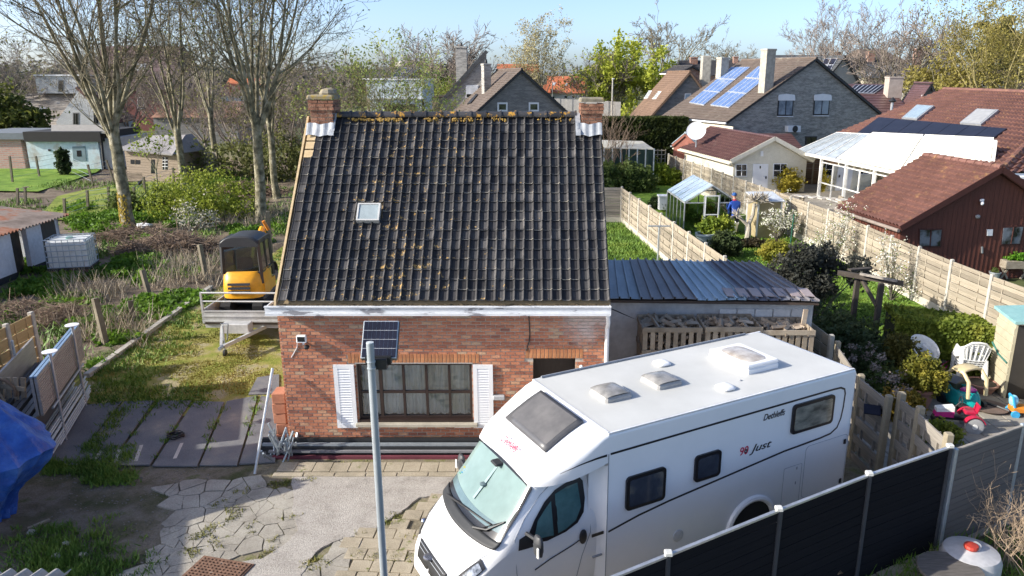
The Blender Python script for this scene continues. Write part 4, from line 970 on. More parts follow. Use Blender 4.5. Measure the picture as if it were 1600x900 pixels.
def gable(name, label, E0, E1, W, zr, wall, roof, cat='house', over=.3, rows=14, cols=0, zb=-.1, gut=WHITE, ridge=.5, side=None, verge=None, kind='stuff', group=None, step=.03, amp=.03, zeR=None):
 E0, E1 = Vector(E0), Vector(E1); d = (E1-E0).normalized(); L = (E1-E0).length; n = Vector((-d.y, d.x, 0)); n = n if n.x > 0 else -n
 if side: n = n*side
 ze = E0.z; zeR = ze if zeR is None else zeR; G = lambda t, y, z: Vector((E0.x, E0.y, 0))+n*(t*W)+d*y+Vector((0, 0, z))
 root = thing(name, label, cat, (E0.x, E0.y, 0), 0, group)
 body = [G(0, 0, zb), G(0, 0, ze), G(ridge, 0, zr-.03), G(1, 0, zeR), G(1, 0, zb)]
 MB().prism(body, d*L).build('wall', wall, root, world=True)
 k = over/(W*ridge); sl_ = (zr-ze)/(W*ridge); sR = (zr-zeR)/(W*(1-ridge)); kR = over/W
 tt = .16; rf = MB()
 a0, a1 = G(-over/W, -over, ze-over*sl_), G(-over/W, L+over, ze-over*sl_); r0, r1 = G(ridge, -over, zr), G(ridge, L+over, zr)
 b0, b1 = G(1+over/W, -over, zeR-over*sR), G(1+over/W, L+over, zeR-over*sR)
 up = Vector((0, 0, .08))
 slab4(rf, a0+up, a1+up, r1+up, r0+up, tt); slab4(rf, b0+up, b1+up, r1+up, r0+up, tt-.003)
 rf.build('roof_board', verge or DARK, root, world=True)
 tm_ = MB(); slope(a0+up, a1+up, r1+up, r0+up, rows, cols, step, amp, tm_, .01); slope(b1+up, b0+up, r0+up, r1+up, rows, cols, step, amp, tm_, .01)
 tm_.build('roof', roof, root, world=True, kind='stuff')
 m_ = int(max(3, L/.45)); rc_ = MB()
 rc_.tube([r0+Vector((0, 0, .1)), r1+Vector((0, 0, .1))], .10, 8); rc_.build('ridge_cap', roof, root, world=True)
 MB().tube([a0+Vector((0, 0, -.02))-n*.05, a1+Vector((0, 0, -.02))-n*.05], .07, 8).build('gutter', gut, root, world=True)
 pl_roof = Pl(a0+up, a1+up, r1+up); pl_gab = Pl(G(0, 0, 0), G(1, 0, 0), G(ridge, 0, zr)); pl_side = Pl(G(0, 0, 0), G(0, L, 0), G(0, 0, ze)); pl_r2 = Pl(b0+up, b1+up, r1+up)
 return root, G, pl_roof, pl_gab, pl_side, pl_r2
def stack(root, x, y, z0, z1, sx, sy, mat, rz=0., cap=None, pot=0):
 c = MB().box((x, y, (z0+z1)/2), (sx, sy, z1-z0), rz=rz).build('chimney', mat, root, world=True)
 MB().bev((x, y, z1+.06), (sx+.10, sy+.10, .14), .02, rz=rz).build('cap', cap or mat, c, world=True)
 for i in range(pot): MB().lathe((x, y+(i-.5)*.3*(pot > 1), z1+.12), [(.11, 0), (.12, .1), (.09, .3), (.12, .32)], 8).build('chimney_pot', DARK, c, world=True)
 return c
def fbrick(name, a, b, c, sc=1., mortar=(.4, .38, .34), bw=.21, rh=.065):
 """coursed brickwork too far away to lay piece by piece"""
 m, nt, bs = new_mat(name); MATS[name] = m; tc = coords(nt, True); sp = nt.nodes.new('ShaderNodeSeparateXYZ'); nt.links.new(tc, sp.inputs[0])
 cb = nt.nodes.new('ShaderNodeCombineXYZ'); nt.links.new(mth(nt, 'ADD', sp.outputs[0], sp.outputs[1]), cb.inputs[0]); nt.links.new(sp.outputs[2], cb.inputs[1])
 br = nt.nodes.new('ShaderNodeTexBrick'); nt.links.new(cb.outputs[0], br.inputs[0]); br.inputs['Scale'].default_value = 1; br.inputs['Brick Width'].default_value = bw*sc; br.inputs['Row Height'].default_value = rh*sc
 br.inputs['Mortar Size'].default_value = .012*sc; br.inputs['Color1'].default_value = (*a, 1); br.inputs['Color2'].default_value = (*b, 1); br.inputs['Mortar'].default_value = (*mortar, 1); br.inputs['Bias'].default_value = 0
 f = noise(nt, tc, 1.5, 5, .75, sc3=(1, 1, 4)); cc = mixc(nt, ramp(nt, f, [(.42, (0,)*3), (.62, (.85,)*3)]), br.outputs[0], c)
 nt.links.new(cc, bs.inputs['Base Color']); bs.inputs['Roughness'].default_value = .95; bs.inputs['Specular IOR Level'].default_value = .2; bump(nt, bs, br.outputs['Fac'], .01); return m
def rooft(name, a, b, c=None, rough=.75, spec=.35):
 """tile colour speckle: one value per tile-sized patch"""
 m, nt, bs = new_mat(name); MATS[name] = m; tc = coords(nt, True); vo = nt.nodes.new('ShaderNodeTexVoronoi'); vo.inputs['Scale'].default_value = 4.2; nt.links.new(tc, vo.inputs['Vector'])
 cc = ramp(nt, vo.outputs['Color'], [(0, tuple((x+y)/2*.8 for x, y in zip(a, b))), (1, tuple((x+y)/2*1.15 for x, y in zip(a, b)))]);
 if c: cc = mixc(nt, ramp(nt, noise(nt, tc, 1.6, 6, .75), [(.56, (0,)*3), (.68, (.8,)*3)]), cc, c)
 cc = mixc(nt, .5, cc, ramp(nt, noise(nt, tc, .7, 4), [(.3, (.6,)*3), (.7, (1.1,)*3)]), 'MULTIPLY')
 nt.links.new(cc, bs.inputs['Base Color']); bs.inputs['Roughness'].default_value = rough; bs.inputs['Specular IOR Level'].default_value = spec; return m
STONEB = fbrick('grey_stone_brick', (.29, .28, .25), (.42, .405, .36), (.18, .18, .165), 1.3, (.46, .44, .4))
GREYB = fbrick('dark_grey_brick', (.19, .188, .182), (.27, .262, .25), (.15, .148, .145), 1.3, (.3, .29, .27))
GREYB2 = fbrick('mid_grey_brick', (.36, .345, .315), (.48, .455, .42), (.2, .195, .185), 1.4, (.5, .48, .44))
CREAMW = M('cream_wall', [(.3, (.60, .55, .42)), (.7, (.72, .66, .52))], rough=.9, scale=1.5)
BROWNT = rooft('brown_tile', (.10, .075, .06), (.165, .13, .105), (.22, .20, .16))
BROWN2 = rooft('tan_tile', (.16, .10, .065), (.21, .135, .09), (.2, .14, .085))
REDT = rooft('red_tile', (.14, .065, .052), (.22, .11, .085), (.33, .19, .09))
REDT2 = rooft('wine_tile', (.085, .042, .038), (.14, .068, .058), (.17, .12, .1), rough=.42, spec=.6)
ORANGET = rooft('orange_tile', (.50, .14, .06), (.64, .22, .10), (.58, .26, .14))
SLATE = rooft('slate', (.055, .06, .065), (.10, .105, .11), (.13, .13, .125))
DSLATE = rooft('dark_slate', (.035, .035, .038), (.065, .06, .06))
SOLARB = M('solar_cells', [(.3, (.10, .17, .36)), (.7, (.17, .26, .47))], rough=.22, scale=2, spec=.9)
SOLARD = M('solar_black', [(.3, (.012, .014, .026)), (.7, (.02, .022, .038))], rough=.5, scale=2, spec=.25)
SFRAME = M('solar_frame', (.62, .66, .72), rough=.35, metal=.3)
# ---- grey stone house with two blue solar arrays
E0 = V(15., 60., 4.3); E1 = V(11.6, 68.6, 4.3)
sh, G, rfl, gbl, sdl, _ = gable('stone_house', 'large grey stone gable house with blue solar panels on its brown roof', E0, E1, 15.8, 8.95, STONEB, BROWNT, over=.25, rows=26, verge=DARK)
for k, c in enumerate((((1216, 150), (1240, 150), (1238, 181), (1214, 181)), ((1272, 150), (1297, 149), (1294, 180), (1270, 180)))):
 win_px(sh, gbl, c, BLK, CURT if False else M('blue_pane', [(.4, (.16, .20, .25)), (.6, (.34, .40, .45))], rough=.2, scale=1), t=.10, bars=(1, 0), sill=WHITE)
 x0, x1 = c[0][0]-1, c[1][0]+1; arc = [(x0, 151), (x0+1, 148), ((x0+x1)/2, 146.5), (x1-1, 148), (x1, 151)]
 gbl.slab(arc+[(x1, 157), (x0, 157)], .05, .12).build('shutter_box', WHITE, sh, world=True)
for c in (((1258, 213), (1276, 213), (1276, 226), (1258, 226)), ((1290, 212), (1310, 212), (1310, 226), (1290, 226))): win_px(sh, gbl, c, BLK, GLASSD, t=.08)
ac = thing('air_conditioner', 'white outdoor air conditioner unit on the grey stone gable', 'air conditioner', gbl.q(1236, 202))
gbl.slab([(1226, 196), (1246, 196), (1246, 206), (1226, 206)], .02, .40).build('casing', WHITE, ac, world=True)
cc = gbl.q(1237, 201, .41); gz = math.atan2(gbl.n.y, gbl.n.x)
fn = MB().lathe((0, 0, 0), [(.26, 0), (.26, .03), (.05, .04)], 16, axis='x').build('fan', DARK, ac, world=False); fn.location = cc-Vector(ac.location); fn.rotation_euler = (0, 0, gz)
# chimneys: tall one near the front verge, another at the back
for nm, (pxa, pya), zt, dist in (('a', (1194, 142), (1208, 79), .10), ('b', (1126, 120), (1131, 92), .1)):
 b_ = rfl.q(pxa, pya); yy = b_.y; top = Q(zt[0], zt[1], yy).z
 stack(sh, b_.x+.1, yy, b_.z-.8, top, (.85 if nm == 'a' else .8), .75, M('chimney_grey', [(.4, (.34, .32, .27)), (.6, (.46, .43, .36))], scale=4), rz=R(22))
# solar arrays as 2 columns x 3 rows of modules
def lerp2(a, b, t): return (a[0]+(b[0]-a[0])*t, a[1]+(b[1]-a[1])*t)
def array_px(root, pl, A, B, C, D, nu, nv, mat, fr, gap=.06, h=.12, cells=True):
 """A left-bottom, B right-bottom, C right-top, D left-top"""
 for i in range(nu):
  for j in range(nv):
   u0, u1, v0, v1 = i/nu+gap/nu*.2, (i+1)/nu-gap/nu*.2, j/nv+gap/nv*.3, (j+1)/nv-gap/nv*.3
   q = [lerp2(lerp2(A, B, u), lerp2(D, C, u), v) for u, v in ((u0, v0), (u1, v0), (u1, v1), (u0, v1))]
   f = pl.slab(q, .03, h).build('solar_panel', fr, root, world=True)
   P4 = insetq([pl.q(*c, h+.001) for c in q], .045); MB().prism(P4, pl.n*.006).build('cells', mat, f, world=True)
for (A, B, C, D) in (((1077, 162), (1099, 165), (1172, 106), (1143, 105)), ((1110, 165), (1138, 170), (1194, 106), (1183, 105))):
 pass
array_px(sh, rfl, (1077, 162), (1100, 166), (1173, 106), (1144, 106), 4, 3, SOLARB, SFRAME)
array_px(sh, rfl, (1110, 166), (1139, 170), (1194, 126), (1164, 124), 4, 2, SOLARB, SFRAME); array_px(sh, rfl, (1164, 123), (1193, 125), (1196, 105), (1186, 105), 3, 1, SOLARB, SFRAME)
MB().prism([G(-.004, .1, 0), G(-.004, 10.2, 0), G(-.004, 10.2, 4.15), G(-.004, .1, 4.15)], G(.002, 0, 0)-G(-.004, 0, 0)).build('side_wall', CREAMW, sh, world=True)
# cream side wall and satellite dish
sdl.slab([(1088, 190), (1106, 192), (1106, 212), (1088, 212)], .0, .03).build('render_panel', CREAMW, sh, world=True)
sdl.slab([(1108, 193), (1146, 198), (1146, 216), (1108, 212)], .0, .05).build('render_panel', CREAMW, sh, world=True)
sd = thing('satellite_dish', 'large white satellite dish beside the cream wall under the solar roof', 'satellite dish', Q(1088, 225, 58)); dq = Q(1088, 206, 58)
d_ = MB().lathe((0, 0, 0), [(.02, .0), (.35, .04), (.7, .14), (.95, .27), (.96, .29), (.7, .17), (.3, .06), (.01, .02)], 24).build('dish', WHITE, sd, smooth=True); d_.location = dq-Vector(sd.location); d_.rotation_euler = (R(62), 0, R(-18)); d_.scale = (.75,)*3
MB().tube([(0, 0, -3.2), (0, .1, (dq-Vector(sd.location)).z-.1)], .05, 8).build('pole', GALV, sd); MB().tube([dq-Vector(sd.location)+Vector((0, -.1, -.1)), dq-Vector(sd.location)+Vector((.2, -.9, .1))], .02, 5).build('arm', GALV, sd)
# ---- brown-roofed house left of it
E0 = V(9.9, 67.2, 4.); bh, G, rfl, gbl, sdl, _ = gable('brown_roof_house', 'grey brick house with a steep tan roof and two small roof windows', (11.2, 76.3, 3.5), (10.8, 86., 3.5), 7.8, 8.0, GREYB, BROWN2, over=.3, rows=24, verge=BROWN2)
for c in (((1006, 154), (1012, 154), (1019, 142), (1014, 142)), ((1019, 155), (1025, 155), (1034, 143), (1029, 143))): win_px(bh, rfl, c, WHITE, M('bright_glass', (.5, .53, .55), rough=.1), t=.1, bars=(0, 0))
win_px(bh, gbl, ((1070, 146), (1080, 146), (1079, 158), (1069, 158)), WHITE, M('pale_blue_glass', (.35, .45, .52), rough=.2), t=.08, bars=(0, 0))
ex = V(6.5, 74, 0); MB().box((10.3, 77.5, 1.3), (2.4, 6, 2.6)).build('annex', CREAMW, bh, world=True); MB().box((10.6, 76.6, 2.7), (3.2, 7, .16)).build('annex_roof', DARK, bh, world=True)
MB().bev((17.2, 79, 5.8), (.9, 1.0, 7.6), .05).build('chimney', M('chimney_grey', (.4, .37, .3)), bh, world=True)
# ---- centre: grey gable with two windows, chimney; and the tall mono-pitch gable behind
Yc = 56
eL, ap, eR = Q(728, 190, Yc), Q(810, 110, Yc), Q(890, 190, Yc)
ch, G, rfl, gbl, sdl, _ = gable('grey_gable_house', 'grey brick gable house with brown roof and two white windows behind the black roof', eL, eL+V(-2.2, 10, 0), eR.x-eL.x+.7, ap.z, GREYB, BROWNT, over=.25, rows=24, verge=DARK)
WF = WHITE
for c in (((777, 160), (793, 160), (793, 174), (777, 174)), ((826, 160), (842, 160), (842, 174), (826, 174))): win_px(ch, gbl, c, WF, M('green_reflect', [(.4, (.02, .03, .02)), (.6, (.12, .14, .09))], rough=.1, scale=.8), t=.12, bars=(0, 0))
b_ = rfl.q(760, 142); stack(ch, b_.x, b_.y, b_.z-1, Q(760, 102, b_.y).z, .55, .8, GREYB2, rz=R(19), pot=1)
rfl.slab([(731, 164), (737, 162), (748, 149), (745, 148)], .02, .12).build('skylight', DARK, ch, world=True)
Ym = 66
mh_ = thing('mono_pitch_house', 'tall grey brick wall sloping to one high point with a square chimney on its left', 'house', Q(700, 180, Ym))
poly = [Q(672, 176, Ym), Q(758, 80, Ym), Q(760, 84, Ym), Q(760, 176, Ym)]; poly = [poly[0]+V(0, 0, -5), poly[0], poly[1], poly[2], poly[3]+V(0, 0, -5)]
MB().prism(poly, (-.6, 6, 0)).build('wall', GREYB2, mh_, world=True)
a, b_ = Q(671, 176, Ym), Q(759, 78, Ym); o_ = V(0, -.25, 0); slab4(mb := MB(), a+o_, b_+o_, b_+V(-.6, 6.2, 0), a+V(-.6, 6.2, 0), .3); mb.build('roof', SLATE, mh_, world=True)
plm = Pl(Q(700, 170, Ym), Q(750, 170, Ym), Q(750, 120, Ym))
win_px(mh_, plm, ((728, 133), (748, 133), (748, 153), (728, 153)), WHITE, GLASSD, t=.05, bars=(0, 0)); plm.slab([(728.5, 133.5), (747, 133.5), (747, 147), (728.5, 147)], .06, .12).build('roller_shutter', M('shutter_pale', (.55, .58, .62)), mh_, world=True)
stack(mh_, Q(721.5, 100, Ym+2).x, Ym+2, 2, Q(721, 75, Ym+2).z, .95, .9, GREYB2, pot=1)
# ---- flat white modern house, dark solar house, far roofs
fw = thing('flat_roof_house', 'pale blue-white flat roofed house with a wide dark window', 'house', Q(630, 180, 82)); PW = M('pale_render', [(.3, (.56, .66, .68)), (.7, (.64, .72, .74))], rough=.8)
def pbox(root, nm, px0, px1, py0, py1, Y, dep, mat):
 a, b_ = Q(px0, py0, Y), Q(px1, py1, Y); return MB().box(((a.x+b_.x)/2, Y+dep/2, (a.z+b_.z)/2), (b_.x-a.x, dep, abs(a.z-b_.z))).build(nm, mat, root, world=True)
pbox(fw, 'upper_storey', 572, 661, 125, 154, 82, 9, PW); pbox(fw, 'roof_edge', 571, 662, 123.5, 125, 81.9, 9.2, WHITE); pbox(fw, 'ledge', 578, 661.5, 153, 155, 81.8, 3, WHITE)
pbox(fw, 'lower_storey', 578, 661, 155, 230, 82.1, 8.5, PW); pbox(fw, 'window', 600, 651, 163, 185, 82.0, .3, GLASSD); pbox(fw, 'side_wing', 662, 670, 150, 230, 82.4, 4, PW)
def simple(name, label, Y, eL, ap, eR, dep, skew, wall, roof, **k):
 a, c, b_ = Q(*eL, Y), Q(*ap, Y), Q(*eR, Y); r = (c.x-a.x)/(b_.x-a.x)
 return gable(name, label, a, a+V(skew, dep, 0), (b_.x-a.x)/max(.3, math.cos(math.atan2(abs(skew), dep))), c.z, wall, roof, ridge=.5, **k)
dk, G, rfl, gbl, sdl, _ = simple('dark_gable_house', 'dark brick gable house with solar roof behind the flat white house', 118, (633, 122), (652, 106), (674, 126), 14, -9, fbrick('dark_brown_brick', (.11, .07, .055), (.17, .11, .09), (.09, .06, .05), 2), DSLATE, rows=12, verge=WHITE)
win_px(dk, gbl, ((648, 117), (653.5, 117), (653.5, 121.5), (648, 121.5)), WHITE, GLASSD, t=.1); array_px(dk, rfl, (612, 122), (630, 121), (645, 107), (624, 107), 3, 2, SOLARD, SFRAME)
stack(dk, Q(659, 100, 121).x, 121, 4, Q(659, 101, 121).z, .6, .6, GREYB2)
def long_roof(name, label, px0, px1, pyr, pye, Y, run, roof, wall, chims=(), wins=(), zb=-.1, rows=12, hip=0., back=True, group=None):
 """house seen side-on: eave along the picture, roof rising away"""
 a, b_ = Q(px0, pye, Y), Q(px1, pye, Y); zr = Q(px0, pyr, Y+run).z; ze = a.z; r = thing(name, label, 'house', (a.x, Y, 0), 0, group)
 MB().box(((a.x+b_.x)/2, Y+run, (ze+zb)/2), (b_.x-a.x-.3, run*2-.6, ze-zb)).build('wall', wall, r, world=True)
 h = hip*(b_.x-a.x)
 tm_ = MB(); slope((a.x, Y, ze), (b_.x, Y, ze), (b_.x-h, Y+run, zr), (a.x+h, Y+run, zr), rows, 0, .03, mb=tm_); tm_.quad((a.x, Y+2*run, ze), (b_.x, Y+2*run, ze), (b_.x-h, Y+run, zr), (a.x+h, Y+run, zr))
 tm_.add([(a.x, Y, ze), (a.x, Y+2*run, ze), (a.x+h, Y+run, zr)], [(0, 1, 2)]); tm_.add([(b_.x, Y, ze), (b_.x, Y+2*run, ze), (b_.x-h, Y+run, zr)], [(0, 1, 2)])
 tm_.build('roof', roof, r, world=True)
 for cx_p, cyt, cyb, wd in chims:
  c0 = Q(cx_p, cyb, Y+run*.8); stack(r, c0.x, c0.y, c0.z-1, Q(cx_p, cyt, c0.y).z, wd, wd, fbrick('chimney_red', (.3, .13, .08), (.38, .19, .12), (.2, .1, .07), 2) if 'chimney_red' not in MATS else MATS['chimney_red'])
 pl = Pl((a.x, Y+.28, 0), (b_.x, Y+.28, 0), (a.x, Y+.28, 3)); pr = Pl((a.x, Y, ze), (b_.x, Y, ze), (a.x, Y+run, zr))
 for kind, c in wins: win_px(r, pl if kind == 'w' else pr, c, WHITE, GLASSD if kind == 'w' else M('bright_glass', (.5, .53, .55), rough=.1), t=.09, bars=(0, 0))
 return r, pl, pr
long_roof('far_grey_house', 'far grey slate roof with two small chimneys left of the tall square chimney', 664, 704, 109, 122, 150, 5, SLATE, GREYB, chims=((671, 104, 111, .8), (689, 104, 111, .8)))
long_roof('far_brown_row', 'low brick annex between the flat white house and the sloping grey wall', 664, 702, 148, 152, 95, 3, BROWNT, fbrick('tan_brick', (.3, .2, .15), (.38, .27, .2), (.25, .18, .13), 2))
oh, pl, pr = long_roof('orange_roof_house', 'far white house with bright orange tiled roof and two skylights', 856, 919, 119, 146, 115, 6, ORANGET, WHITE, chims=((894, 118, 127, .6),), wins=(('r', ((862, 134), (866, 134), (869, 129), (865, 129))), ('r', ((882, 134), (885, 134), (888, 130), (885, 130))), ('w', ((863, 150), (867, 150), (867, 154), (863, 154))), ('w', ((881, 149), (887, 149), (887, 154), (881, 154))), ('w', ((893, 149), (898, 149), (898, 154), (893, 154)))))
long_roof('orange_roof_low', 'low orange tiled roof seen behind the grey gable ridge', 775, 842, 100, 112, 125, 5, ORANGET, CREAMW)
long_roof('orange_roof_annex', 'small orange roof at the left foot of the birch tree', 838, 860, 132, 145, 112, 3, ORANGET, GREYB)
wfn = thing('white_garden_wall', 'long pale concrete panel fence behind the black roof by the right chimney', 'fence', Q(920, 170, 84))
for i in range(11):
 x0 = 866+i*9.4; a, b_ = Q(x0, 154+i*.5, 84), Q(x0+9.1, 190, 84); MB().box(((a.x+b_.x)/2, 84+(i % 2)*.03, a.z/2), (b_.x-a.x, .12, a.z)).build('panel', M('pale_panel', [(.3, (.52, .49, .44)), (.7, (.60, .57, .52))], rnd=.12), wfn, world=True)
def lamp_post(label, px, pyb, pyt, Y):
 t = thing('lamp_post', label, 'lamp post', Q(px, pyb, Y)); a = Q(px, pyt, Y); z0 = Vector(t.location); z0.z = 0; t.location = z0
 MB().tube([(0, 0, 0), (0, 0, a.z)], [.09, .06], 8).build('pole', POSTC, t); MB().box((.0, -.3, a.z), (.16, .6, .08)).build('lamp_head', WHITE, t)
lamp_post('white lamp post standing right of the right chimney', 956, 178, 123, 70); lamp_post('thin pale lamp post left of the orange roofed house', 863, 155, 128, 100); lamp_post('thin pole in front of the birch tree', 822, 120, 103, 100)
# ---- behind the stone house: dark roofs
long_roof('far_dark_house', 'dark tiled house with brick chimney behind the tan roofed house', 1072, 1172, 94, 118, 98, 6, DSLATE, fbrick('red_brown_brick', (.3, .14, .09), (.36, .18, .12), (.2, .1, .07), 2), chims=((1083, 91, 108, .9), (1149, 90, 96, .6)), hip=.0)
dr = simple('small_red_gable', 'small red brick gable with black roof beside the tan roof', 84, (1064, 113), (1080, 104), (1098, 125), 5, -1, MATS['red_brown_brick'], DSLATE, rows=8)
wg, G, rfl, gbl, sdl, _ = simple('blue_white_gable', 'pale blue-white brick gable with grey solar roof behind the stone gable', 92, (1283, 132), (1319, 88.5), (1354, 134), 14, -5.5, fbrick('white_brick', (.48, .53, .56), (.56, .6, .62), (.4, .45, .48), 2), SLATE, rows=16, verge=SLATE)
array_px(wg, rfl, (1281, 113), (1297, 113), (1309, 92), (1289, 92), 2, 2, SOLARD, SFRAME)
long_roof('long_ridge_house', 'long low grey roof ridge with two brick chimneys behind the pale gable', 1225, 1420, 86, 100, 150, 7, SLATE, GREYB, chims=((1309, 82, 90, 1.0),))
lr, pl, pr = long_roof('dark_steep_house', 'dark steep roofed house with grey front slope and two small skylights', 1335, 1414, 90, 118, 104, 7, DSLATE, CREAMW, chims=((1359, 82, 95, .9),), hip=.12)
lr2, pl, pr = long_roof('grey_slate_house', 'grey slate roof with two skylights standing before the dark steep roof', 1350, 1412, 101, 122, 99, 5, SLATE, CREAMW, wins=(('r', ((1354, 119), (1359, 119), (1363, 113), (1358, 113))), ('r', ((1379, 110), (1384, 110), (1389, 103), (1383, 103)))))
long_roof('grey_block_house', 'wide plain grey slate roof with a dormer right of the steep roof', 1414, 1452, 102, 124, 97, 5, SLATE, GREYB2, wins=(('w', ((1431, 126), (1447, 126), (1447, 130), (1431, 130))),))
long_roof('brown_hip_house', 'far brown hipped roof with tall brick chimney', 1356, 1420, 76.5, 97, 132, 8, BROWNT, CREAMW, chims=((1432, 77, 97, 1.1), (1434, 78, 96, 1.0)), hip=.2)
long_roof('far_right_house', 'low grey roofed house with pale gable partly behind the golden willow', 1450, 1600, 113, 126, 92, 6, SLATE, CREAMW, wins=(('w', ((1500, 128), (1514, 128), (1514, 132), (1500, 132))),))
long_roof('far_right_brick', 'tan brick house with white windows behind the willow branches', 1510, 1640, 110, 116, 88, 5, BROWNT, MATS['tan_brick'], wins=(('w', ((1534, 121), (1544, 121), (1544, 136), (1534, 136))), ('w', ((1560, 121), (1568, 121), (1568, 136), (1560, 136)))))
simple('tan_gable', 'small tan brick gable between slate roof and golden willow', 90, (1487, 121), (1498, 107), (1502, 120), 5, 0, MATS['tan_brick'], SLATE, rows=6)
# ---- red roof with panels
Er = 72; a, b_ = Q(1355, 178, Er), Q(1424, 180, Er)
rr, pl, pr = long_roof('wine_roof_house', 'white house with wine red roof, solar panels and thick grey chimney', 1316, 1428, 131, 178, 70, 6.5, REDT2, WHITE)
g2 = Q(1424, 184, 70); g2 = gable('grey_side_gable', 'dark grey brick gable end with one small white window, right of the wine roof', Q(1418, 184, 69.5), Q(1418, 184, 69.5)+V(.6, 4, 0), Q(1478, 160, 69.5).x-Q(1420, 184, 69.5).x, Q(1448, 131.5, 69.5).z, GREYB, REDT2, rows=18)
win_px(g2[0], g2[3], ((1440, 148), (1449, 148), (1449, 156), (1439, 156)), WHITE, WGLASS, t=.1, bars=(0, 0))
array_px(rr, pr, (1322, 146), (1365, 147.5), (1384, 134.5), (1336, 134), 7, 1, SOLARD, SFRAME)
c0 = pr.q(1394, 150); stack(rr, c0.x, c0.y, c0.z-1, Q(1398, 122, c0.y).z, 1.3, 1.0, M('chimney_pink', (.42, .36, .31)), pot=1)
c0 = Q(1392, 178, 60); fp = thing('flue_pipe', 'thin metal flue pipe with cone cap in front of the wine roof', 'flue', (c0.x, 60, 0)); zt = Q(1392, 160, 60).z
MB().tube([(0, 0, 0), (0, 0, zt)], .10, 8).build('pipe', ALU, fp); MB().lathe((0, 0, zt), [(.13, 0), (.3, .1), (.02, .4)], 12).build('cowl', DARK, fp)
# ---- bungalow with red tiles, black solar panels, two roof windows; white veranda
BL, BR, TL, TR = V(21, 54.5, 3.55), V(20.3, 33.2, 3.55), V(29, 55.3, 6.72), V(28.2, 40.5, 6.72)
bg_ = thing('bungalow', 'broad red tiled bungalow roof with black solar panels and two roof windows', 'house', (21, 54, 0))
MB().prism([(BL.x+.6, BL.y-.4, -.1), (BR.x+.6, BR.y+.5, -.1), (35, 34, -.1), (36.5, 55, -.1)], (0, 0, 3.5)).build('wall', CREAMW, bg_, world=True)
tm_ = MB(); slope(BL, BR, TR, TL, 20, 50, .08, .10, tm_); slope(BR, V(36, 33.5, 3.55), TR+V(.0, -.02, 0), TR, 20, 40, .07, .09, tm_)
tm_.quad(BL, TL, V(37, 55.8, 3.55)); tm_.quad(TL, TR, V(36, 33.5, 3.55), V(37, 55.8, 3.55)); tm_.build('roof', REDT, bg_, world=True, kind='stuff')
for a, b_ in ((TL, TR), (BR, TR)):
 n_ = int((b_-a).length/.42)
 for i in range(n_): MB().tube([a.lerp(b_, i/n_)+V(0, 0, .06), a.lerp(b_, (i+1.08)/n_)+V(0, 0, .06)], [.15, .12], 7).build('ridge_tile', REDT, bg_, world=True)
MB().tube([BR+V(-.1, -.1, -.05), V(36, 33.2, 3.5)], .09, 8).build('gutter', GALV, bg_, world=True); MB().tube([BL+V(-.1, 0, -.05), BR+V(-.1, 0, -.05)], .09, 8).build('gutter', GALV, bg_, world=True)
pb = Pl(BL, BR, TR)
array_px(bg_, pb, (1340, 211), (1526, 239), (1575, 205), (1374, 186), 7, 1, SOLARD, SOLARD, gap=.03, h=.16)
for c, g_ in ((((1410, 189), (1434, 191), (1461, 170), (1434, 168)), M('sky_glass', (.34, .42, .45), rough=.08)), (((1501, 197), (1534, 200), (1562, 177), (1528, 175)), M('grey_blind', (.38, .38, .37), rough=.4))):
 f = pb.slab(c, -.02, .22).build('roof_window', M('window_grey', (.30, .31, .32), rough=.4), bg_, world=True); P4 = insetq([pb.q(*q_, .22) for q_ in c], .16); MB().prism(P4, pb.n*.02).build('pane', g_, f, world=True)
ac2 = thing('air_conditioner', 'white outdoor air conditioner unit under the bungalow eave at the right edge', 'air conditioner', Q(1592, 290, 33.0)); q_ = Q(1592, 288, 32.9)
MB().bev(q_, (.9, .4, .75), .03).build('casing', WHITE, ac2, world=True); MB().lathe(tuple(q_+V(0, -.23, 0)), [(.26, 0), (.26, .03)], 16, axis='y').build('fan', DARK, ac2, world=True)
# veranda
vr = thing('veranda', 'white framed garden veranda with glass walls and cream awning roof', 'veranda', (18.5, 46, 0)); VW = M('veranda_white', (.74, .73, .68), rough=.45)
F0, F1 = V(17.9, 53.4, 2.55), V(19.2, 36.5, 2.55); B0, B1 = V(21, 54, 3.5), V(20.9, 37, 3.5); B0 = pb.q(1310, 213, .25); B1 = pb.q(1562, 246, .8); F0 = P(1242, 237, 2.6); F1 = P(1545, 300, 2.6)
fr_ = MB(); fr_.beam(F0, F1, .22, .18); fr_.beam(B0, B1, .15, .12); fr_.beam(F0, B0, .14, .12); fr_.beam(F1, B1, .14, .12)
for i in range(1, 14): fr_.beam(F0.lerp(F1, i/14), B0.lerp(B1, i/14), .06, .09)
fr_.build('roof_frame', VW, vr, world=True)
RG = M('roof_glass_pale', [(.3, (.30, .34, .36)), (.7, (.46, .5, .52))], rough=.15, spec=.8)
for i in range(5): MB().prism([F0.lerp(F1, (i+.06)/14)+V(0, 0, .05), F0.lerp(F1, (i+.94)/14)+V(0, 0, .05), B0.lerp(B1, (i+.94)/14)+V(0, 0, .05), B0.lerp(B1, (i+.06)/14)+V(0, 0, .05)], (0, 0, .02)).build('roof_pane', RG, vr, world=True)
AW = M('awning_cream', [(.3, (.72, .70, .60)), (.7, (.78, .76, .66))], rough=.9)
for a, b_ in ((.30, .64), (.65, .99)): MB().prism([F0.lerp(F1, a)+V(0, 0, .13), F0.lerp(F1, b_)+V(0, 0, .13), B0.lerp(B1, b_)+V(0, 0, .13), B0.lerp(B1, a)+V(0, 0, .13)], (0, 0, .04)).build('awning', AW, vr, world=True)
posts = [P(1263, 300), P(1294, 316), P(1325, 328), P(1368, 350), P(1450, 380)]
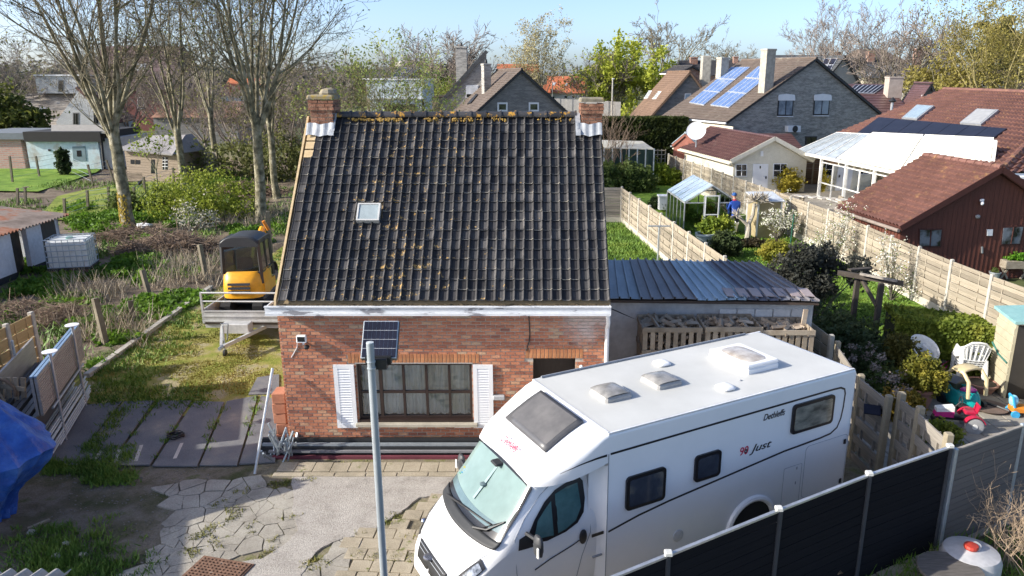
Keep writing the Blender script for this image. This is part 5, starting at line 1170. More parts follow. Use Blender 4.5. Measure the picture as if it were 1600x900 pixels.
posts = [F0.lerp(F1, t) for t in (.06, .20, .36, .52, .68, .84, 1.)]
for p in posts: MB().box((p.x, p.y, 1.25), (.16, .16, 2.5)).build('post', VW, vr, world=True)
for a, b_ in zip(posts[1:], posts[2:]):
 u = (b_-a); u.z = 0
 for z in (.08, 1.0, 2.3): MB().beam(V(a.x, a.y, z), V(b_.x, b_.y, z), .06, .07).build('rail', VW, vr, world=True)
 m_ = (a+b_)/2; MB().box((m_.x, m_.y, 1.2), (.07, .07, 2.3)).build('mullion', VW, vr, world=True)
 MB().prism([(a.x, a.y, .1), (b_.x, b_.y, .1), (b_.x, b_.y, 2.3), (a.x, a.y, 2.3)], (.02, 0, 0)).build('pane', CGLASS, vr, world=True)
sheet('terrace_far', [V(14.5, 56, 0), V(21, 56, 0), V(21, 33, 0), V(15.2, 33, 0)], TERR, .0)
gt = thing('garden_table', 'white covered garden table inside the glass veranda', 'table', V(20, 44, 0)); MB().bev((0, 0, .74), (1.2, 2.6, .05), .01).build('table_top', WHITE, gt)
for sx in (-.5, .5):
 for sy in (-1.1, 1.1): MB().box((sx, sy, .36), (.07, .07, .72)).build('leg', DARK, gt)
# ---- cream garage / summer house
cg, G, rfl, gbl, sdl, _ = gable('cream_summer_house', 'cream boarded summer house with wine red tiled roof and white door', (13.35, 51.0, 2.25), (11.6, 61.2, 2.25), 5.3, 3.62, OFFWHITE, REDT2, cat='summer house', over=.35, rows=10, cols=34, amp=.08, step=.06, verge=OFFWHITE, gut=OFFWHITE)
for i in range(14):
 z = .2+i*.24; t = max(0, (z-2.25)/(3.6-2.25))*.5
 if t < .46: a, b_ = G(t+.01, -.012, z), G(1-t-.01, -.012, z); MB().beam(a, b_, .02, .22).build('board', OFFWHITE, cg, world=True)
bt = V(0, 0, .0)
a0, r0, b0 = G(-.07, -.37, 2.2), G(.5, -.37, 3.66), G(1.07, -.37, 2.2)
MB().beam(a0, r0, .05, .26).build('barge_board', OFFWHITE, cg, world=True); MB().beam(r0, b0, .05, .26).build('barge_board', OFFWHITE, cg, world=True)
win_px(cg, gbl, ((1149, 256), (1167, 256), (1167, 276), (1149, 276)), WHITE, GLASSD, t=.06, bars=(1, 1)); win_px(cg, gbl, ((1208, 255), (1230, 255), (1229, 277), (1207, 277)), WHITE, GLASSD, t=.06, bars=(1, 1), sill=WHITE)
d_ = gbl.slab([(1176, 256), (1200, 256), (1198, 300), (1175, 300)], .02, .08).build('door', WHITE, cg, world=True); gbl.slab([(1186, 259), (1188, 259), (1188, 263), (1186, 263)], .08, .1).build('pane', GLASSD, d_, world=True); gbl.slab([(1195, 275), (1196.5, 275), (1196.5, 279), (1195, 279)], .08, .14).build('handle', DARK, d_, world=True)
gbl.slab([(1188, 236), (1192, 236), (1192, 244), (1188, 244)], .02, .08).build('vent', WHITE, cg, world=True)
# wing behind with its own ridge
long_roof('summer_house_wing', 'low wine tiled wing running right behind the cream summer house', 1152, 1257, 208.5, 234, 54.5, 3.2, REDT2, OFFWHITE, rows=9)
# small red shed with metal roof
rs, G, rfl, gbl, sdl, _ = gable('red_brick_shed', 'tiny red shed with ribbed metal roof beside the cream summer house', (11.0, 60.5, 2.45), (12.8, 63.4, 2.45), 1.9, 3.3, M('red_render', [(.3, (.28, .10, .07)), (.7, (.36, .14, .10))]), M('zinc', (.35, .42, .45), rough=.4), cat='shed', over=.12, rows=1, cols=9, amp=.09, side=1, verge=M('red_render'), gut=GALV)
# ---- red cabin
RC_W = M('red_cabin_boards', [(.3, (.10, .031, .019)), (.7, (.145, .044, .026))], rough=.75, scale=2, sc3=(14, 14, .6), bmp=.004)
rb, G, rfl, gbl, sdl, _ = gable('red_cabin', 'dark red wooden garden cabin with a red tiled roof beyond the fence', (14.0, 28.3, 2.2), (13.45, 32.5, 2.2), 7.2, 4.25, RC_W, REDT, cat='cabin', over=.22, rows=15, cols=20, amp=.08, step=.08, verge=M('cabin_trim', (.075, .022, .015)), gut=M('gutter_brown', (.25, .2, .17)))
for i in range(36):
 t = (i+.5)/36; z = 2.2+(4.2-2.2)*(1-abs(t-.5)*2); a = G(t, -.008, 0); MB().beam(a, V(a.x, a.y, z-.04), 7.2/36-.02, .016, up=(0, 1, 0)).build('board', RC_W, rb, world=True)
for i in range(20):
 a = G(0, (i+.5)*.21, 0)-V(.008, 0, 0); MB().beam(a, V(a.x, a.y, 2.16), .016, .19, up=(0, 1, 0)).build('board', RC_W, rb, world=True)
for i in range(10): MB().tube([G(.5, -.22+i*.47, 4.36), G(.5, -.22+(i+1.06)*.47, 4.36)], [.15, .12], 8).build('ridge_tile', REDT, rb, world=True)
for s_, tt in ((-1, (0, .5)), (1, (1, .5))):
 a, b_ = G(tt[0]+s_*.03, -.24, 2.14), G(.5, -.24, 4.3); MB().beam(a, b_, .04, .22).build('barge_board', MATS['cabin_trim'], rb, world=True)
win_px(rb, gbl, ((1435, 357), (1472, 357), (1469, 386), (1434, 386)), MATS['cabin_trim'], M('mirror_pane', [(.42, (.02, .022, .02)), (.56, (.20, .22, .25))], rough=.1, scale=1.6), t=.05, bars=(1, 0)); win_px(rb, gbl, ((1565, 354), (1600, 352), (1593, 382), (1562, 383)), MATS['cabin_trim'], MATS['mirror_pane'], t=.05, bars=(1, 0))
gbl.slab([(1541, 358), (1550, 358), (1549, 368), (1541, 368)], .02, .06).build('door_window', WHITE, rb, world=True); gbl.slab([(1532, 385), (1534, 385), (1534, 395), (1532, 395)], .02, .08).build('handle', ALU, rb, world=True)
q_ = gbl.q(1531, 312, .12); MB().bev(q_, (.14, .1, .1), .02).build('flood_lamp', WHITE, rb, world=True); MB().ball(q_+V(0, -.04, -.12), .07).build('sensor', WHITE, rb, world=True); q_ = gbl.q(1526, 338, .06); MB().ball(q_, (.10, .07, .08)).build('bulkhead_lamp', M('lamp_glass_grey', (.3, .3, .3), rough=.2), rb, world=True)
# ---- lean-to with ribbed metal sheets
FA = [P(972, 292, 1.9)]
LN0, LN1 = P(950, 467, 2.72), P(1281, 471, 2.72); LF0, LF1 = P(948, 406, 2.95), P(1180, 410, 2.95)
ln = thing('lean_to', 'low white-washed lean-to with blue and grey ribbed metal roof beside the brick house', 'outbuilding', (LN0.x, LN0.y, 0))
WASH = M('white_wash', [(.3, (.46, .45, .43)), (.5, (.58, .57, .55)), (.7, (.66, .65, .63))], rough=.95, scale=1.6, bmp=.02, bscale=5)
wl = MB().prism([(LN0.x-.4, LN0.y+.22, 0), (LN1.x-.05, LN1.y+.22, 0), (LN1.x-.05, LN1.y+.22, 2.6), (LN0.x-.4, LN0.y+.22, 2.6)], (0, .2, 0)).build('wall', WASH, ln, world=True)
wl2 = MB()
for i in range(2):
 for j in range(11): pass
MB().prism([(LN1.x-.25, LN1.y+.42, 0), (LN1.x-.05, LN1.y+.42, 0), (LF1.x+.0, LF1.y, 0), (LF1.x-.2, LF1.y, 0)], (0, 0, 2.6)).build('wall', WASH, ln, world=True)
# flaked render: block outlines on the right third
for i in range(5):
 for j in range(3):
  x = LN1.x-.35-i*.42; z = 2.38-j*.20; MB().bev((x, LN1.y+.212, z), (.40, .02, .18), .008).build('block', WASH, ln, world=True)
SH = [M('sheet_blue', [(.3, (.12, .155, .19)), (.6, (.19, .245, .295)), (.75, (.28, .33, .37))], rough=.35, scale=2, sc3=(2, .5, 1), spec=.6), M('sheet_grey', [(.3, (.15, .14, .15)), (.6, (.21, .20, .21)), (.75, (.27, .24, .24))], rough=.4, scale=2, sc3=(2, .5, 1)), M('sheet_bright', [(.3, (.24, .34, .41)), (.6, (.33, .44, .52)), (.8, (.42, .53, .6))], rough=.3, scale=2, sc3=(2, .5, 1), spec=.6), M('sheet_navy', [(.3, (.09, .095, .125)), (.7, (.15, .155, .185))], rough=.35, scale=2, sc3=(2, .5, 1)), M('sheet_pink', [(.3, (.34, .26, .24)), (.7, (.44, .36, .33))], rough=.5, scale=2)]
seq = [0, 1, 2, 3, 4]; cuts = [0, .13, .34, .5, .68, 1.]; idx = [0, 1, 2, 3, 2]
cuts = [0, .155, .42, .655, .86, 1.]; idx = [0, 1, 2, 3, 1]
for i in range(5):
 a, b_ = cuts[i], cuts[i+1]; mb = MB(); nn = int(round((b_-a)/.052)); lift = .012*(i % 2)+.004
 def fn(u, v):
  t = a+(b_-a)*u; k = u*nn; fr_k = k-math.floor(k+1e-6); rib = .045 if fr_k < .16 else 0
  e = LN0.lerp(LN1, t); f_ = LF0.lerp(LF1, t); p = e.lerp(f_, v)
  return p+V(0, 0, rib+lift+.012*math.sin(t*23+v*3))
 us = sorted(set([j/nn+o for j in range(nn) for o in (0, .155/nn, .165/nn, .98/nn)]+[1.]))
 vs = [fn(u, v/3) for v in range(4) for u in us]; k = len(us)
 mb.add(vs, [(v*k+q_, v*k+q_+1, (v+1)*k+q_+1, (v+1)*k+q_) for v in range(3) for q_ in range(k-1)]).build('roof_sheet', SH[idx[i]], ln, world=True, solid=.012)
MB().prism([LN0+V(0, .03, -.10), LN1+V(0, .03, -.10), LF1+V(0, -.1, -.10), LF0+V(0, -.1, -.10)], (0, 0, .06)).build('roof_board', M('old_timber', (.08, .055, .04)), ln, world=True)
for i in range(7):
 x = LN1.x-.05-i*.30; MB().prism([(x, LN0.y-.02, 2.77), (x-.24, LN0.y-.02, 2.79), (x-.24, LN0.y+.5, 2.84), (x, LN0.y+.5, 2.82)], (0, 0, .015)).build('patch_sheet', SH[4], ln, world=True)
cbp = [(LN0.x+.1, LN0.y+.2, 2.42), (LN0.x+.6, LN0.y+.19, 2.2), (LN0.x+1.1, LN0.y+.19, 2.0), (LN0.x+1.8, LN0.y+.19, 1.97), (LN0.x+2.3, LN0.y+.19, 2.08), (LN0.x+2.9, LN0.y+.19, 2.42), (LN0.x+3.1, LN0.y+.2, 2.5)]
MB().tube(cbp, .014, 5).build('cable', DARK, ln, world=True)
MB().tube([(LN0.x+2.98, LN0.y+.15, 2.6), (LN0.x+2.85, LN0.y+.12, 2.3), (LN0.x+2.82, LN0.y+.1, 1.0), (LN0.x+2.82, LN0.y+.1, .1)], .04, 8).build('downpipe', WHITE, ln, world=True)
for k in range(9):
 x = LN0.x+1.2+rng.uniform(-.4, 1.3); z = 2.5-abs(rng.gauss(0, .18)); MB().ball((x, LN0.y+.215, z), (rng.uniform(.06, .2), .014, rng.uniform(.05, .12)), 8, 4, .5).build('bare_patch', M('bare_render', (.16, .14, .12)), ln, world=True)
# ================================================================ left buildings
wh = thing('white_gable_house', 'white painted brick house with gable and dormer behind the left trees', 'house', Q(120, 200, 92)); WB = fbrick('white_brick_wall', (.50, .52, .54), (.58, .6, .61), (.44, .45, .45), 2)
Yw = 92
poly = [Q(88, 205, Yw), Q(88, 190, Yw), Q(125, 138, Yw), Q(180, 192, Yw), Q(180, 205, Yw)]; poly[0].z = poly[-1].z = -.1
MB().prism(poly, (-2, 8, 0)).build('wall', WB, wh, world=True)
slab4(mb := MB(), Q(122, 138, Yw)+V(0, -.3, .2), Q(184, 194, Yw)+V(0, -.3, .2), Q(184, 194, Yw)+V(-2, 8, .2), Q(122, 138, Yw)+V(-2, 8, .2), .25); mb.build('roof', REDT, wh, world=True)
pbox(wh, 'dormer', 54, 122, 118, 146, 96, 5, WB); pbox(wh, 'dormer_roof', 52, 124, 116.5, 118.5, 95.8, 5.4, WHITE)
a, b_ = Q(40, 170, 93), Q(120, 146, 96); mb = MB(); slope(Q(36, 196, 92.5), Q(108, 196, 92.5), Q(120, 146, 97), Q(40, 146, 97), 16, 0, .04, mb=mb); mb.build('roof', M('weathered_pale_tile', [(.3, (.25, .21, .17)), (.6, (.36, .32, .27)), (.75, (.4, .4, .4))], scale=1), wh, world=True)
pbox(wh, 'wall_low', 36, 100, 195, 225, 92.6, 4, WB)
plw = Pl(Q(88, 200, Yw), Q(180, 200, Yw), Q(125, 140, Yw)); pld = Pl(Q(54, 140, 96), Q(122, 140, 96), Q(54, 118, 96))
for c in (((114, 176), (123, 176), (123, 195), (114, 195)), ((146, 176), (155, 176), (155, 194), (146, 194))): win_px(wh, plw, c, GREYB, GLASSD, t=.1, bars=(1, 0))
win_px(wh, pld, ((91, 125), (100, 125), (100, 144), (91, 144)), GREYB, GLASSD, t=.12, bars=(0, 0)); win_px(wh, Pl(Q(60, 175, 92), Q(70, 175, 92), Q(60, 165, 92)), ((61, 168), (71, 168), (71, 177), (61, 177)), WHITE, GLASSD, t=.1)
dh, pl, pr = long_roof('red_dark_house', 'dark red brick house with grey roof windows behind the bare trees', 128, 262, 72, 140, 112, 7, rooft('purple_tile', (.085, .055, .055), (.14, .09, .085), (.16, .13, .12)), M('dark_red_wall', [(.3, (.14, .045, .04)), (.7, (.2, .07, .06))]), wins=(('w', ((215, 152), (225, 152), (225, 170), (215, 170))), ('r', ((210, 110), (226, 110), (230, 100), (214, 100)))))
oh2, pl, pr = long_roof('orange_outbuilding', 'long low building with weathered orange tiled roof behind the middle trees', 235, 370, 158, 184, 88, 5, rooft('weathered_orange_tile', (.28, .15, .10), (.38, .22, .15), (.26, .2, .15)), GREYB)
long_roof('far_left_white_house', 'small white walled house with orange roof seen through the third tree', 342, 398, 122, 150, 120, 5, ORANGET, WHITE)
# long low barns by the field edge
bn = thing('white_barn', 'low blue-white washed barn with black tarred roof edge and one small window', 'barn', P(110, 262)); Yb = 64
BW_ = M('blue_wash', [(.35, (.48, .62, .68)), (.55, (.56, .66, .70)), (.7, (.42, .40, .36))], scale=.8, rough=.95)
pbox(bn, 'wall', 40, 160, 221, 268, Yb, 6, BW_); pbox(bn, 'roof_edge', 35, 158, 206, 221.5, Yb-.3, 6.6, M('tar_black', (.018, .017, .017)))
pbox(bn, 'side_wall', 158, 182, 216, 264, Yb+.3, 6, M('old_white_wall', [(.3, (.45, .44, .44)), (.7, (.58, .58, .58))])); mb = MB(); slab4(mb, Q(80, 206, Yb-.2), Q(186, 206, Yb-.2), Q(186, 195, Yb+8), Q(80, 195, Yb+8), .15); mb.build('roof', M('dirty_roof_felt', [(.3, (.25, .22, .18)), (.7, (.4, .38, .33))]), bn, world=True)
plb = Pl(Q(40, 250, Yb), Q(160, 250, Yb), Q(40, 225, Yb)); win_px(bn, plb, ((113, 229), (133, 228), (135, 251), (115, 251)), M('blue_grey_frame', (.18, .25, .28)), GLASSD, t=.35, bars=(0, 0)); plb.slab([(76, 233), (79, 233), (79, 236), (76, 236)], 0, .1).build('vent', DARK, bn, world=True)
MB().tube([Q(158, 215, Yb-.1), Q(163, 264, Yb-.1)], .1, 6).build('downpipe', DARK, bn, world=True)
pk = thing('pink_barn', 'low pink brick barn with grey flat roof at the left edge', 'barn', P(10, 265)); pbox(pk, 'wall', -60, 41, 217, 268, Yb+.2, 6, fbrick('pink_brick', (.42, .20, .17), (.5, .27, .22), (.46, .33, .28), 2.5)); pbox(pk, 'roof_edge', -62, 43, 208, 218, Yb-.1, 6.5, M('grey_felt', (.16, .18, .2)))
# wooden cabin
CW = M('weathered_cladding', [(.3, (.20, .155, .11)), (.7, (.30, .24, .18))], rough=.9, scale=3, sc3=(1, 1, 10))
cb_ = thing('garden_cabin', 'weathered wooden garden cabin with low grey roof behind the mossy trunks', 'cabin', P(270, 290)); Yk = 56
FR0, FR1 = Q(200, 290, Yk), Q(282, 290, Yk-1.5)
fl0, fl1, rt = P(202, 284), P(284, 290), P(319, 281)
for (a, b_, nm) in ((fl0, fl1, 'wall'), (fl1, rt, 'wall')):
 MB().prism([a, b_, b_+V(0, 0, 2.35), a+V(0, 0, 2.35)], (b_-a).cross(V(0, 0, 1)).normalized()*-.1).build('wall', CW, cb_, world=True)
 for i in range(12): n_ = (b_-a).cross(V(0, 0, 1)).normalized(); MB().beam(a+n_*.03+V(0, 0, .1+i*.19), b_+n_*.03+V(0, 0, .1+i*.19), .03, .17).build('board', CW, cb_, world=True)
ap_ = P(272, 211, 3.5); e_ = [P(222, 219, 2.5), P(283, 243, 2.3), P(322, 231, 2.3), P(272, 211, 3.3)]
e_ = [V(fl0.x-.3, fl0.y-.5, 2.5), V(fl1.x-.1, fl1.y-.6, 2.3), V(rt.x+.5, rt.y-.3, 2.3), V(rt.x-1.6, rt.y+2.5, 3.3), V(fl0.x+.4, fl0.y+3, 3.2)]
GF = M('grey_roof_felt', [(.3, (.20, .19, .19)), (.7, (.30, .285, .28))], rough=.95, scale=1)
apx = V((fl1.x+rt.x)/2-.6, fl1.y+2.6, 3.45); mb = MB(); slab4(mb, e_[0], e_[1], apx, e_[4], .1); slab4(mb, e_[1], e_[2], e_[3], apx, .1); mb.build('roof', GF, cb_, world=True)
pc = Pl(fl0, fl1, fl1+V(0, 0, 2)); win_px(cb_, pc, ((204, 248), (221, 249), (221, 258), (204, 257)), CW, GLASSD, t=.05, bars=(1, 0)); win_px(cb_, pc, ((236, 248), (244, 248), (244, 272), (236, 272)), CW, GLASSD, t=.05, bars=(0, 0)); win_px(cb_, pc, ((254, 244), (264, 244), (264, 266), (254, 266)), WHITE, GLASSD, t=.05, bars=(1, 3))
pc2 = Pl(fl1, rt, rt+V(0, 0, 2)); pc2.slab([(279, 246), (286, 245), (286, 288), (280, 290)], .05, .1).build('corner_board', M('red_brown_board', (.2, .06, .03)), cb_, world=True)
bn_ = thing('garden_bench', 'weathered wooden bench against the cabin wall behind the forked tree', 'bench', P(212, 290)+V(0, -.6, 0))
for i in range(4): MB().box((0, -.2+i*.12, .45), (1.5, .1, .04)).build('seat_slat', CW, bn_)
for i in range(3): MB().box((0, .26, .6+i*.14), (1.5, .03, .1)).build('back_slat', CW, bn_)
for x in (-.65, .65): MB().box((x, 0, .22), (.08, .45, .44)).build('leg', DARK, bn_)
# low white shed with corrugated roof
ws_ = thing('white_shed', 'low white shed with corrugated roof and two dark doorways at the left edge', 'shed', P(60, 420));
w1, w0 = P(101, 407), P(-80, 480)
d_ = (w1-w0).normalized(); n_ = V(d_.y, -d_.x, 0); hW = 1.95; LW = (w1-w0).length
def wpos(px): # distance along the wall of picture column px at mid height
 pl = Pl(w0, w1, w0+V(0, 0, 2)); q_ = pl.q(px, 380); return (q_-w0).dot(d_)
s_ = [wpos(x) for x in (18, 44, 68, 91)]
WW = M('lime_wall', [(.3, (.60, .62, .66)), (.7, (.70, .71, .74))], rough=.9, scale=1.2); PLN = M('black_plinth', (.03, .03, .032))
for a, b_ in ((0, s_[0]), (s_[1], s_[2]), (s_[3], LW)):
 pa, pb_ = w0+d_*a, w0+d_*b_; MB().prism([pa+V(0, 0, .28), pb_+V(0, 0, .28), pb_+V(0, 0, hW), pa+V(0, 0, hW)], n_*-.2).build('wall', WW, ws_, world=True); MB().prism([pa+n_*.02, pb_+n_*.02, pb_+n_*.02+V(0, 0, .28), pa+n_*.02+V(0, 0, .28)], n_*-.2).build('plinth', PLN, ws_, world=True)
MB().prism([w0+d_*s_[2], w0+d_*s_[3], w0+d_*s_[3]+V(0, 0, hW), w0+d_*s_[2]+V(0, 0, hW)], n_*-.06).build('door', M('black_door', [(.3, (.03, .032, .035)), (.7, (.05, .052, .055))], rough=.6, sc3=(8, 8, 1)), ws_, world=True)
MB().prism([w0+d_*s_[0]-n_*.3, w0+d_*s_[1]-n_*.3, w0+d_*s_[1]-n_*.3+V(0, 0, hW), w0+d_*s_[0]-n_*.3+V(0, 0, hW)], n_*-.06).build('door', M('dark_rust_door', [(.3, (.02, .018, .015)), (.7, (.06, .045, .03))], scale=3), ws_, world=True)
MB().prism([w1, w1-n_*4.5, w1-n_*4.5+V(0, 0, 2.1), w1+V(0, 0, hW)], d_*-.15).build('wall', WW, ws_, world=True)
COR = M('corrugated_rust', [(.3, (.13, .10, .085)), (.48, (.26, .21, .18)), (.56, (.28, .11, .06)), (.72, (.36, .22, .16))], rough=.95, scale=.7, detail=7)
mb = MB(); e0_, e1_ = w0+n_*.35+V(0, 0, hW+.0), w1+n_*.35+d_*.3+V(0, 0, hW+.0)
mb.grid(lambda u, v: e0_.lerp(e1_, u)-n_*(4.8*v)+V(0, 0, .55*v+.04*math.sin(u*LW*2*math.pi/.2)+(.02 if v > .5 else 0)), 300, 4); mb.build('roof', COR, ws_, world=True, solid=.02)
# ---- neighbouring house just outside the left edge; it throws the long shadow over the yard
nb = thing('neighbour_house', 'brick house standing just outside the left edge beside the yard', 'house', (-15, 12, 0))
n0, n1 = V(-15.45, 16.0, 0), V(-12.7, 8.4, 0); dn = (n1-n0).normalized(); nn_ = V(-dn.y, dn.x, 0); nn_ = nn_ if nn_.x < 0 else -nn_
MB().prism([n0, n1, n1+V(0, 0, 3.6), n0+V(0, 0, 3.6)], nn_*7).build('wall', BRICK, nb, world=True)
mb = MB(); slope(n1+V(0, 0, 3.62)-nn_*.1, n0+V(0, 0, 3.62)-nn_*.1, n0+nn_*3.5+V(0, 0, 5.0), n1+nn_*3.5+V(0, 0, 5.0), 12, mb=mb); slope(n0+nn_*7.1+V(0, 0, 3.62), n1+nn_*7.1+V(0, 0, 3.62), n1+nn_*3.5+V(0, 0, 5.0), n0+nn_*3.5+V(0, 0, 5.0), 12, mb=mb); mb.build('roof', DSLATE, nb, world=True, kind='stuff')
stack(nb, -16.1, 11.75, 3.6, 5.5, .8, 1.25, OLDB)
# ---- corrugated roof edge of a low shed right below the camera
cs = thing('near_shed', 'pale corrugated sheet roof edge of a low shed in the bottom left corner', 'shed', P(50, 900, 2.0)*1.0); q0, q1 = P(-60, 893, 2.4), P(112, 893, 2.4)
mb = MB().grid(lambda u, v: (q0.x+(q1.x-q0.x)*u, q0.y-2.5*v, 2.4+.5*v+.035*math.sin(u*(q1.x-q0.x)*2*math.pi/.17)), 90, 2); mb.build('roof', M('fibre_cement', [(.3, (.30, .29, .27)), (.7, (.42, .41, .39))], rough=.95, scale=3), cs, world=True, solid=.012)
MB().box(((q0.x+q1.x)/2-.1, q0.y-1.4, 1.2), (q1.x-q0.x-.3, 2.2, 2.3)).build('wall', MATS['dark_red_wall'], cs, world=True)
# ================================================================ fences
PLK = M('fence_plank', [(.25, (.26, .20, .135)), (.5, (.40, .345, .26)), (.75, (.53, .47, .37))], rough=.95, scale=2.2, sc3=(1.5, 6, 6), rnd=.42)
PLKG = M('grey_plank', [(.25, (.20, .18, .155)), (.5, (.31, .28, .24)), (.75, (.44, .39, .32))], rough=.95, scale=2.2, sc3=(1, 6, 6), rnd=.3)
BASEC = M('base_slab', [(.3, (.46, .42, .34)), (.7, (.58, .54, .45))], rough=.95, scale=2)
def fence(name, label, pts, h, n, plk, post, base=.28, pw=.11, ph=.06, wave=.012, battens=True, cat='fence', cap=None, th=.02, group=None):
 root = thing(name, label, cat, (pts[0][0], pts[0][1], 0), 0, group); o = Vector(root.location); src = psrc = bsrc = tsrc = None
 for i, p in enumerate(pts):
  p = Vector((p[0], p[1], 0))
  if psrc is None: psrc = MB().bev((0, 0, (h+ph)/2), (pw, pw, h+ph), .015).build('post', post, root); q_ = psrc
  else: q_ = inst(psrc, (0, 0, 0))
  a = Vector((pts[min(i+1, len(pts)-1)][0]-pts[max(0, i-1)][0], pts[min(i+1, len(pts)-1)][1]-pts[max(0, i-1)][1], 0)); q_.location = p-o; q_.rotation_euler = (rng.uniform(-.01, .01), rng.uniform(-.01, .01), math.atan2(a.y, a.x))
 for a, b_ in zip(pts, pts[1:]):
  a, b_ = Vector((a[0], a[1], 0)), Vector((b_[0], b_[1], 0)); L = (b_-a).length-pw*.8; ang = math.atan2((b_-a).y, (b_-a).x); c = (a+b_)/2-o; nrm = Vector((-math.sin(ang), math.cos(ang), 0))
  if base:
   if bsrc is None: bsrc = MB().bev((0, 0, 0), (1, .05, 1), .01).build('base_slab', BASEC, root); q_ = bsrc
   else: q_ = inst(bsrc, (0, 0, 0))
   q_.location = c+Vector((0, 0, base/2)); q_.rotation_euler = (0, 0, ang); q_.scale = (L, 1, base-.01)
  hh = (h-base)/n
  for k in range(n):
   if src is None: src = MB().box((0, 0, 0), (1, th, 1)).build('slat', plk, root); q_ = src
   else: q_ = inst(src, (0, 0, 0))
   q_.location = c+Vector((0, 0, base+hh*(k+.5)))+nrm*(wave*(1 if k % 2 else -1)+rng.uniform(-.003, .003)); q_.rotation_euler = (R(4) if battens else 0, rng.uniform(-.004, .004), ang); q_.scale = (L, 1, hh*.93)
  if battens:
   for s_ in (-.25, .25):
    if tsrc is None: tsrc = MB().box((0, 0, 0), (.035, .05, 1)).build('batten', plk, root); q_ = tsrc
    else: q_ = inst(tsrc, (0, 0, 0))
    q_.location = c+Vector((math.cos(ang), math.sin(ang), 0))*(s_*L)+Vector((0, 0, base+(h-base)/2)); q_.rotation_euler = (0, 0, ang); q_.scale = (1, 1, h-base-.04)
 if cap:
  for a, b_ in zip(pts, pts[1:]): MB().beam((a[0], a[1], h+.012), (b_[0], b_[1], h+.012), .05, .03).build('top_rail', cap, root, world=True)
 return root
def pline(a, b_, n): return [Vector(a).lerp(Vector(b_), i/n) for i in range(n+1)]
A0, A1, A2 = P(972, 293, 1.9), P(1133, 402, 1.9), P(1300, 530, 1.85)
ptsA = pline(A0, A1, 8)+pline(A1, A2, 4)[1:]
fence('woven_fence', 'long sunlit woven plank fence between the small lawn and the greenhouse garden', ptsA, 1.9, 11, PLK, POSTC)
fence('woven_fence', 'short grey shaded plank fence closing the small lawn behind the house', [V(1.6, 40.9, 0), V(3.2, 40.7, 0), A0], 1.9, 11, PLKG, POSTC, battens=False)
tp = [P(1045, 241, 1.9), P(1210, 298, 1.9), P(1303, 331, 1.9), P(1394, 370, 1.9), P(1521, 421, 1.9), P(1600, 449, 1.9)]
tot = [0]
for a, b_ in zip(tp, tp[1:]): tot.append(tot[-1]+(b_-a).length)
def along(t):
 for i in range(len(tp)-1):
  if t <= tot[i+1]: return tp[i].lerp(tp[i+1], (t-tot[i])/(tot[i+1]-tot[i]))
 return tp[-1]+(tp[-1]-tp[-2]).normalized()*(t-tot[-1])
ptsB = [along(i*1.93) for i in range(int(tot[-1]/1.93)+4)]
fence('woven_fence', 'longest woven plank fence with concrete posts running from the red shed past the red cabin', ptsB, 1.9, 12, PLK, POSTC)
D0, D1, D2, D3 = P(1306, 535, 1.85), P(1387, 627, 1.75), P(1426, 643, 1.85), P(1482, 681, 1.9)
WPOST = M('wood_post', [(.3, (.26, .22, .15)), (.7, (.36, .31, .22))], rough=.95, scale=3)
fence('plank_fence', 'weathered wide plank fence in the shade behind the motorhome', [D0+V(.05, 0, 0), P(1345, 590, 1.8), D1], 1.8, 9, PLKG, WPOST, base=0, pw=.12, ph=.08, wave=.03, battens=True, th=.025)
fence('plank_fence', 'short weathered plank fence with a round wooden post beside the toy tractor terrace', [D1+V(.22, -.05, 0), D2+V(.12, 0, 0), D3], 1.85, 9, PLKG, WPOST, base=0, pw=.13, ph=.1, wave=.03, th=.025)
CP = [V(1.68, 8.21, 0), V(3.38, 9.22, 0), V(5.04, 10.18, 0), V(6.72, 11.06, 0)]; CP = [CP[0]*2-CP[1]]+CP; CP = [CP[0]*2-CP[1]]+CP
COMP = M('composite_board', [(.3, (.010, .010, .012)), (.7, (.018, .018, .021))], rough=.95, spec=.12, scale=2, sc3=(1, 9, 9), rnd=.15)
fence('composite_fence', 'black composite panel fence with pale post caps in front of the motorhome', CP, 1.9, 12, COMP, M('dark_post', (.045, .048, .055), rough=.7), base=0, pw=.075, ph=.03, wave=.0, battens=False, cap=ALU, th=.024)
for p in CP[1:]: MB().bev((p.x, p.y, 1.945), (.10, .10, .05), .01).build('post_cap', M('cap_white2', (.62, .62, .58), rough=.5), bpy.data.objects['composite_fence'], world=True)
BRC = M('brown_composite', [(.3, (.13, .115, .105)), (.7, (.19, .17, .155))], rough=.8, scale=2, sc3=(1, 8, 8), rnd=.15)
fence('composite_fence', 'grey-brown slatted composite fence continuing to the right edge behind the dry stalks', [CP[-1]+V(.12, .05, 0), V(8.5, 12.0, 0), V(10.2, 12.95, 0)], 1.82, 16, BRC, GALV, base=0, pw=.075, wave=0, battens=False, cap=MATS['grey_plank'], th=.02)
fence('brown_lattice_fence', 'brown woven fence standing behind the veranda posts', [V(18.6, 56.0, 0), V(20.4, 55.6, 0), V(22.2, 55.2, 0)], 2.0, 12, M('brown_plank', (.20, .12, .065), rnd=.4), WPOST, base=0, wave=.02)
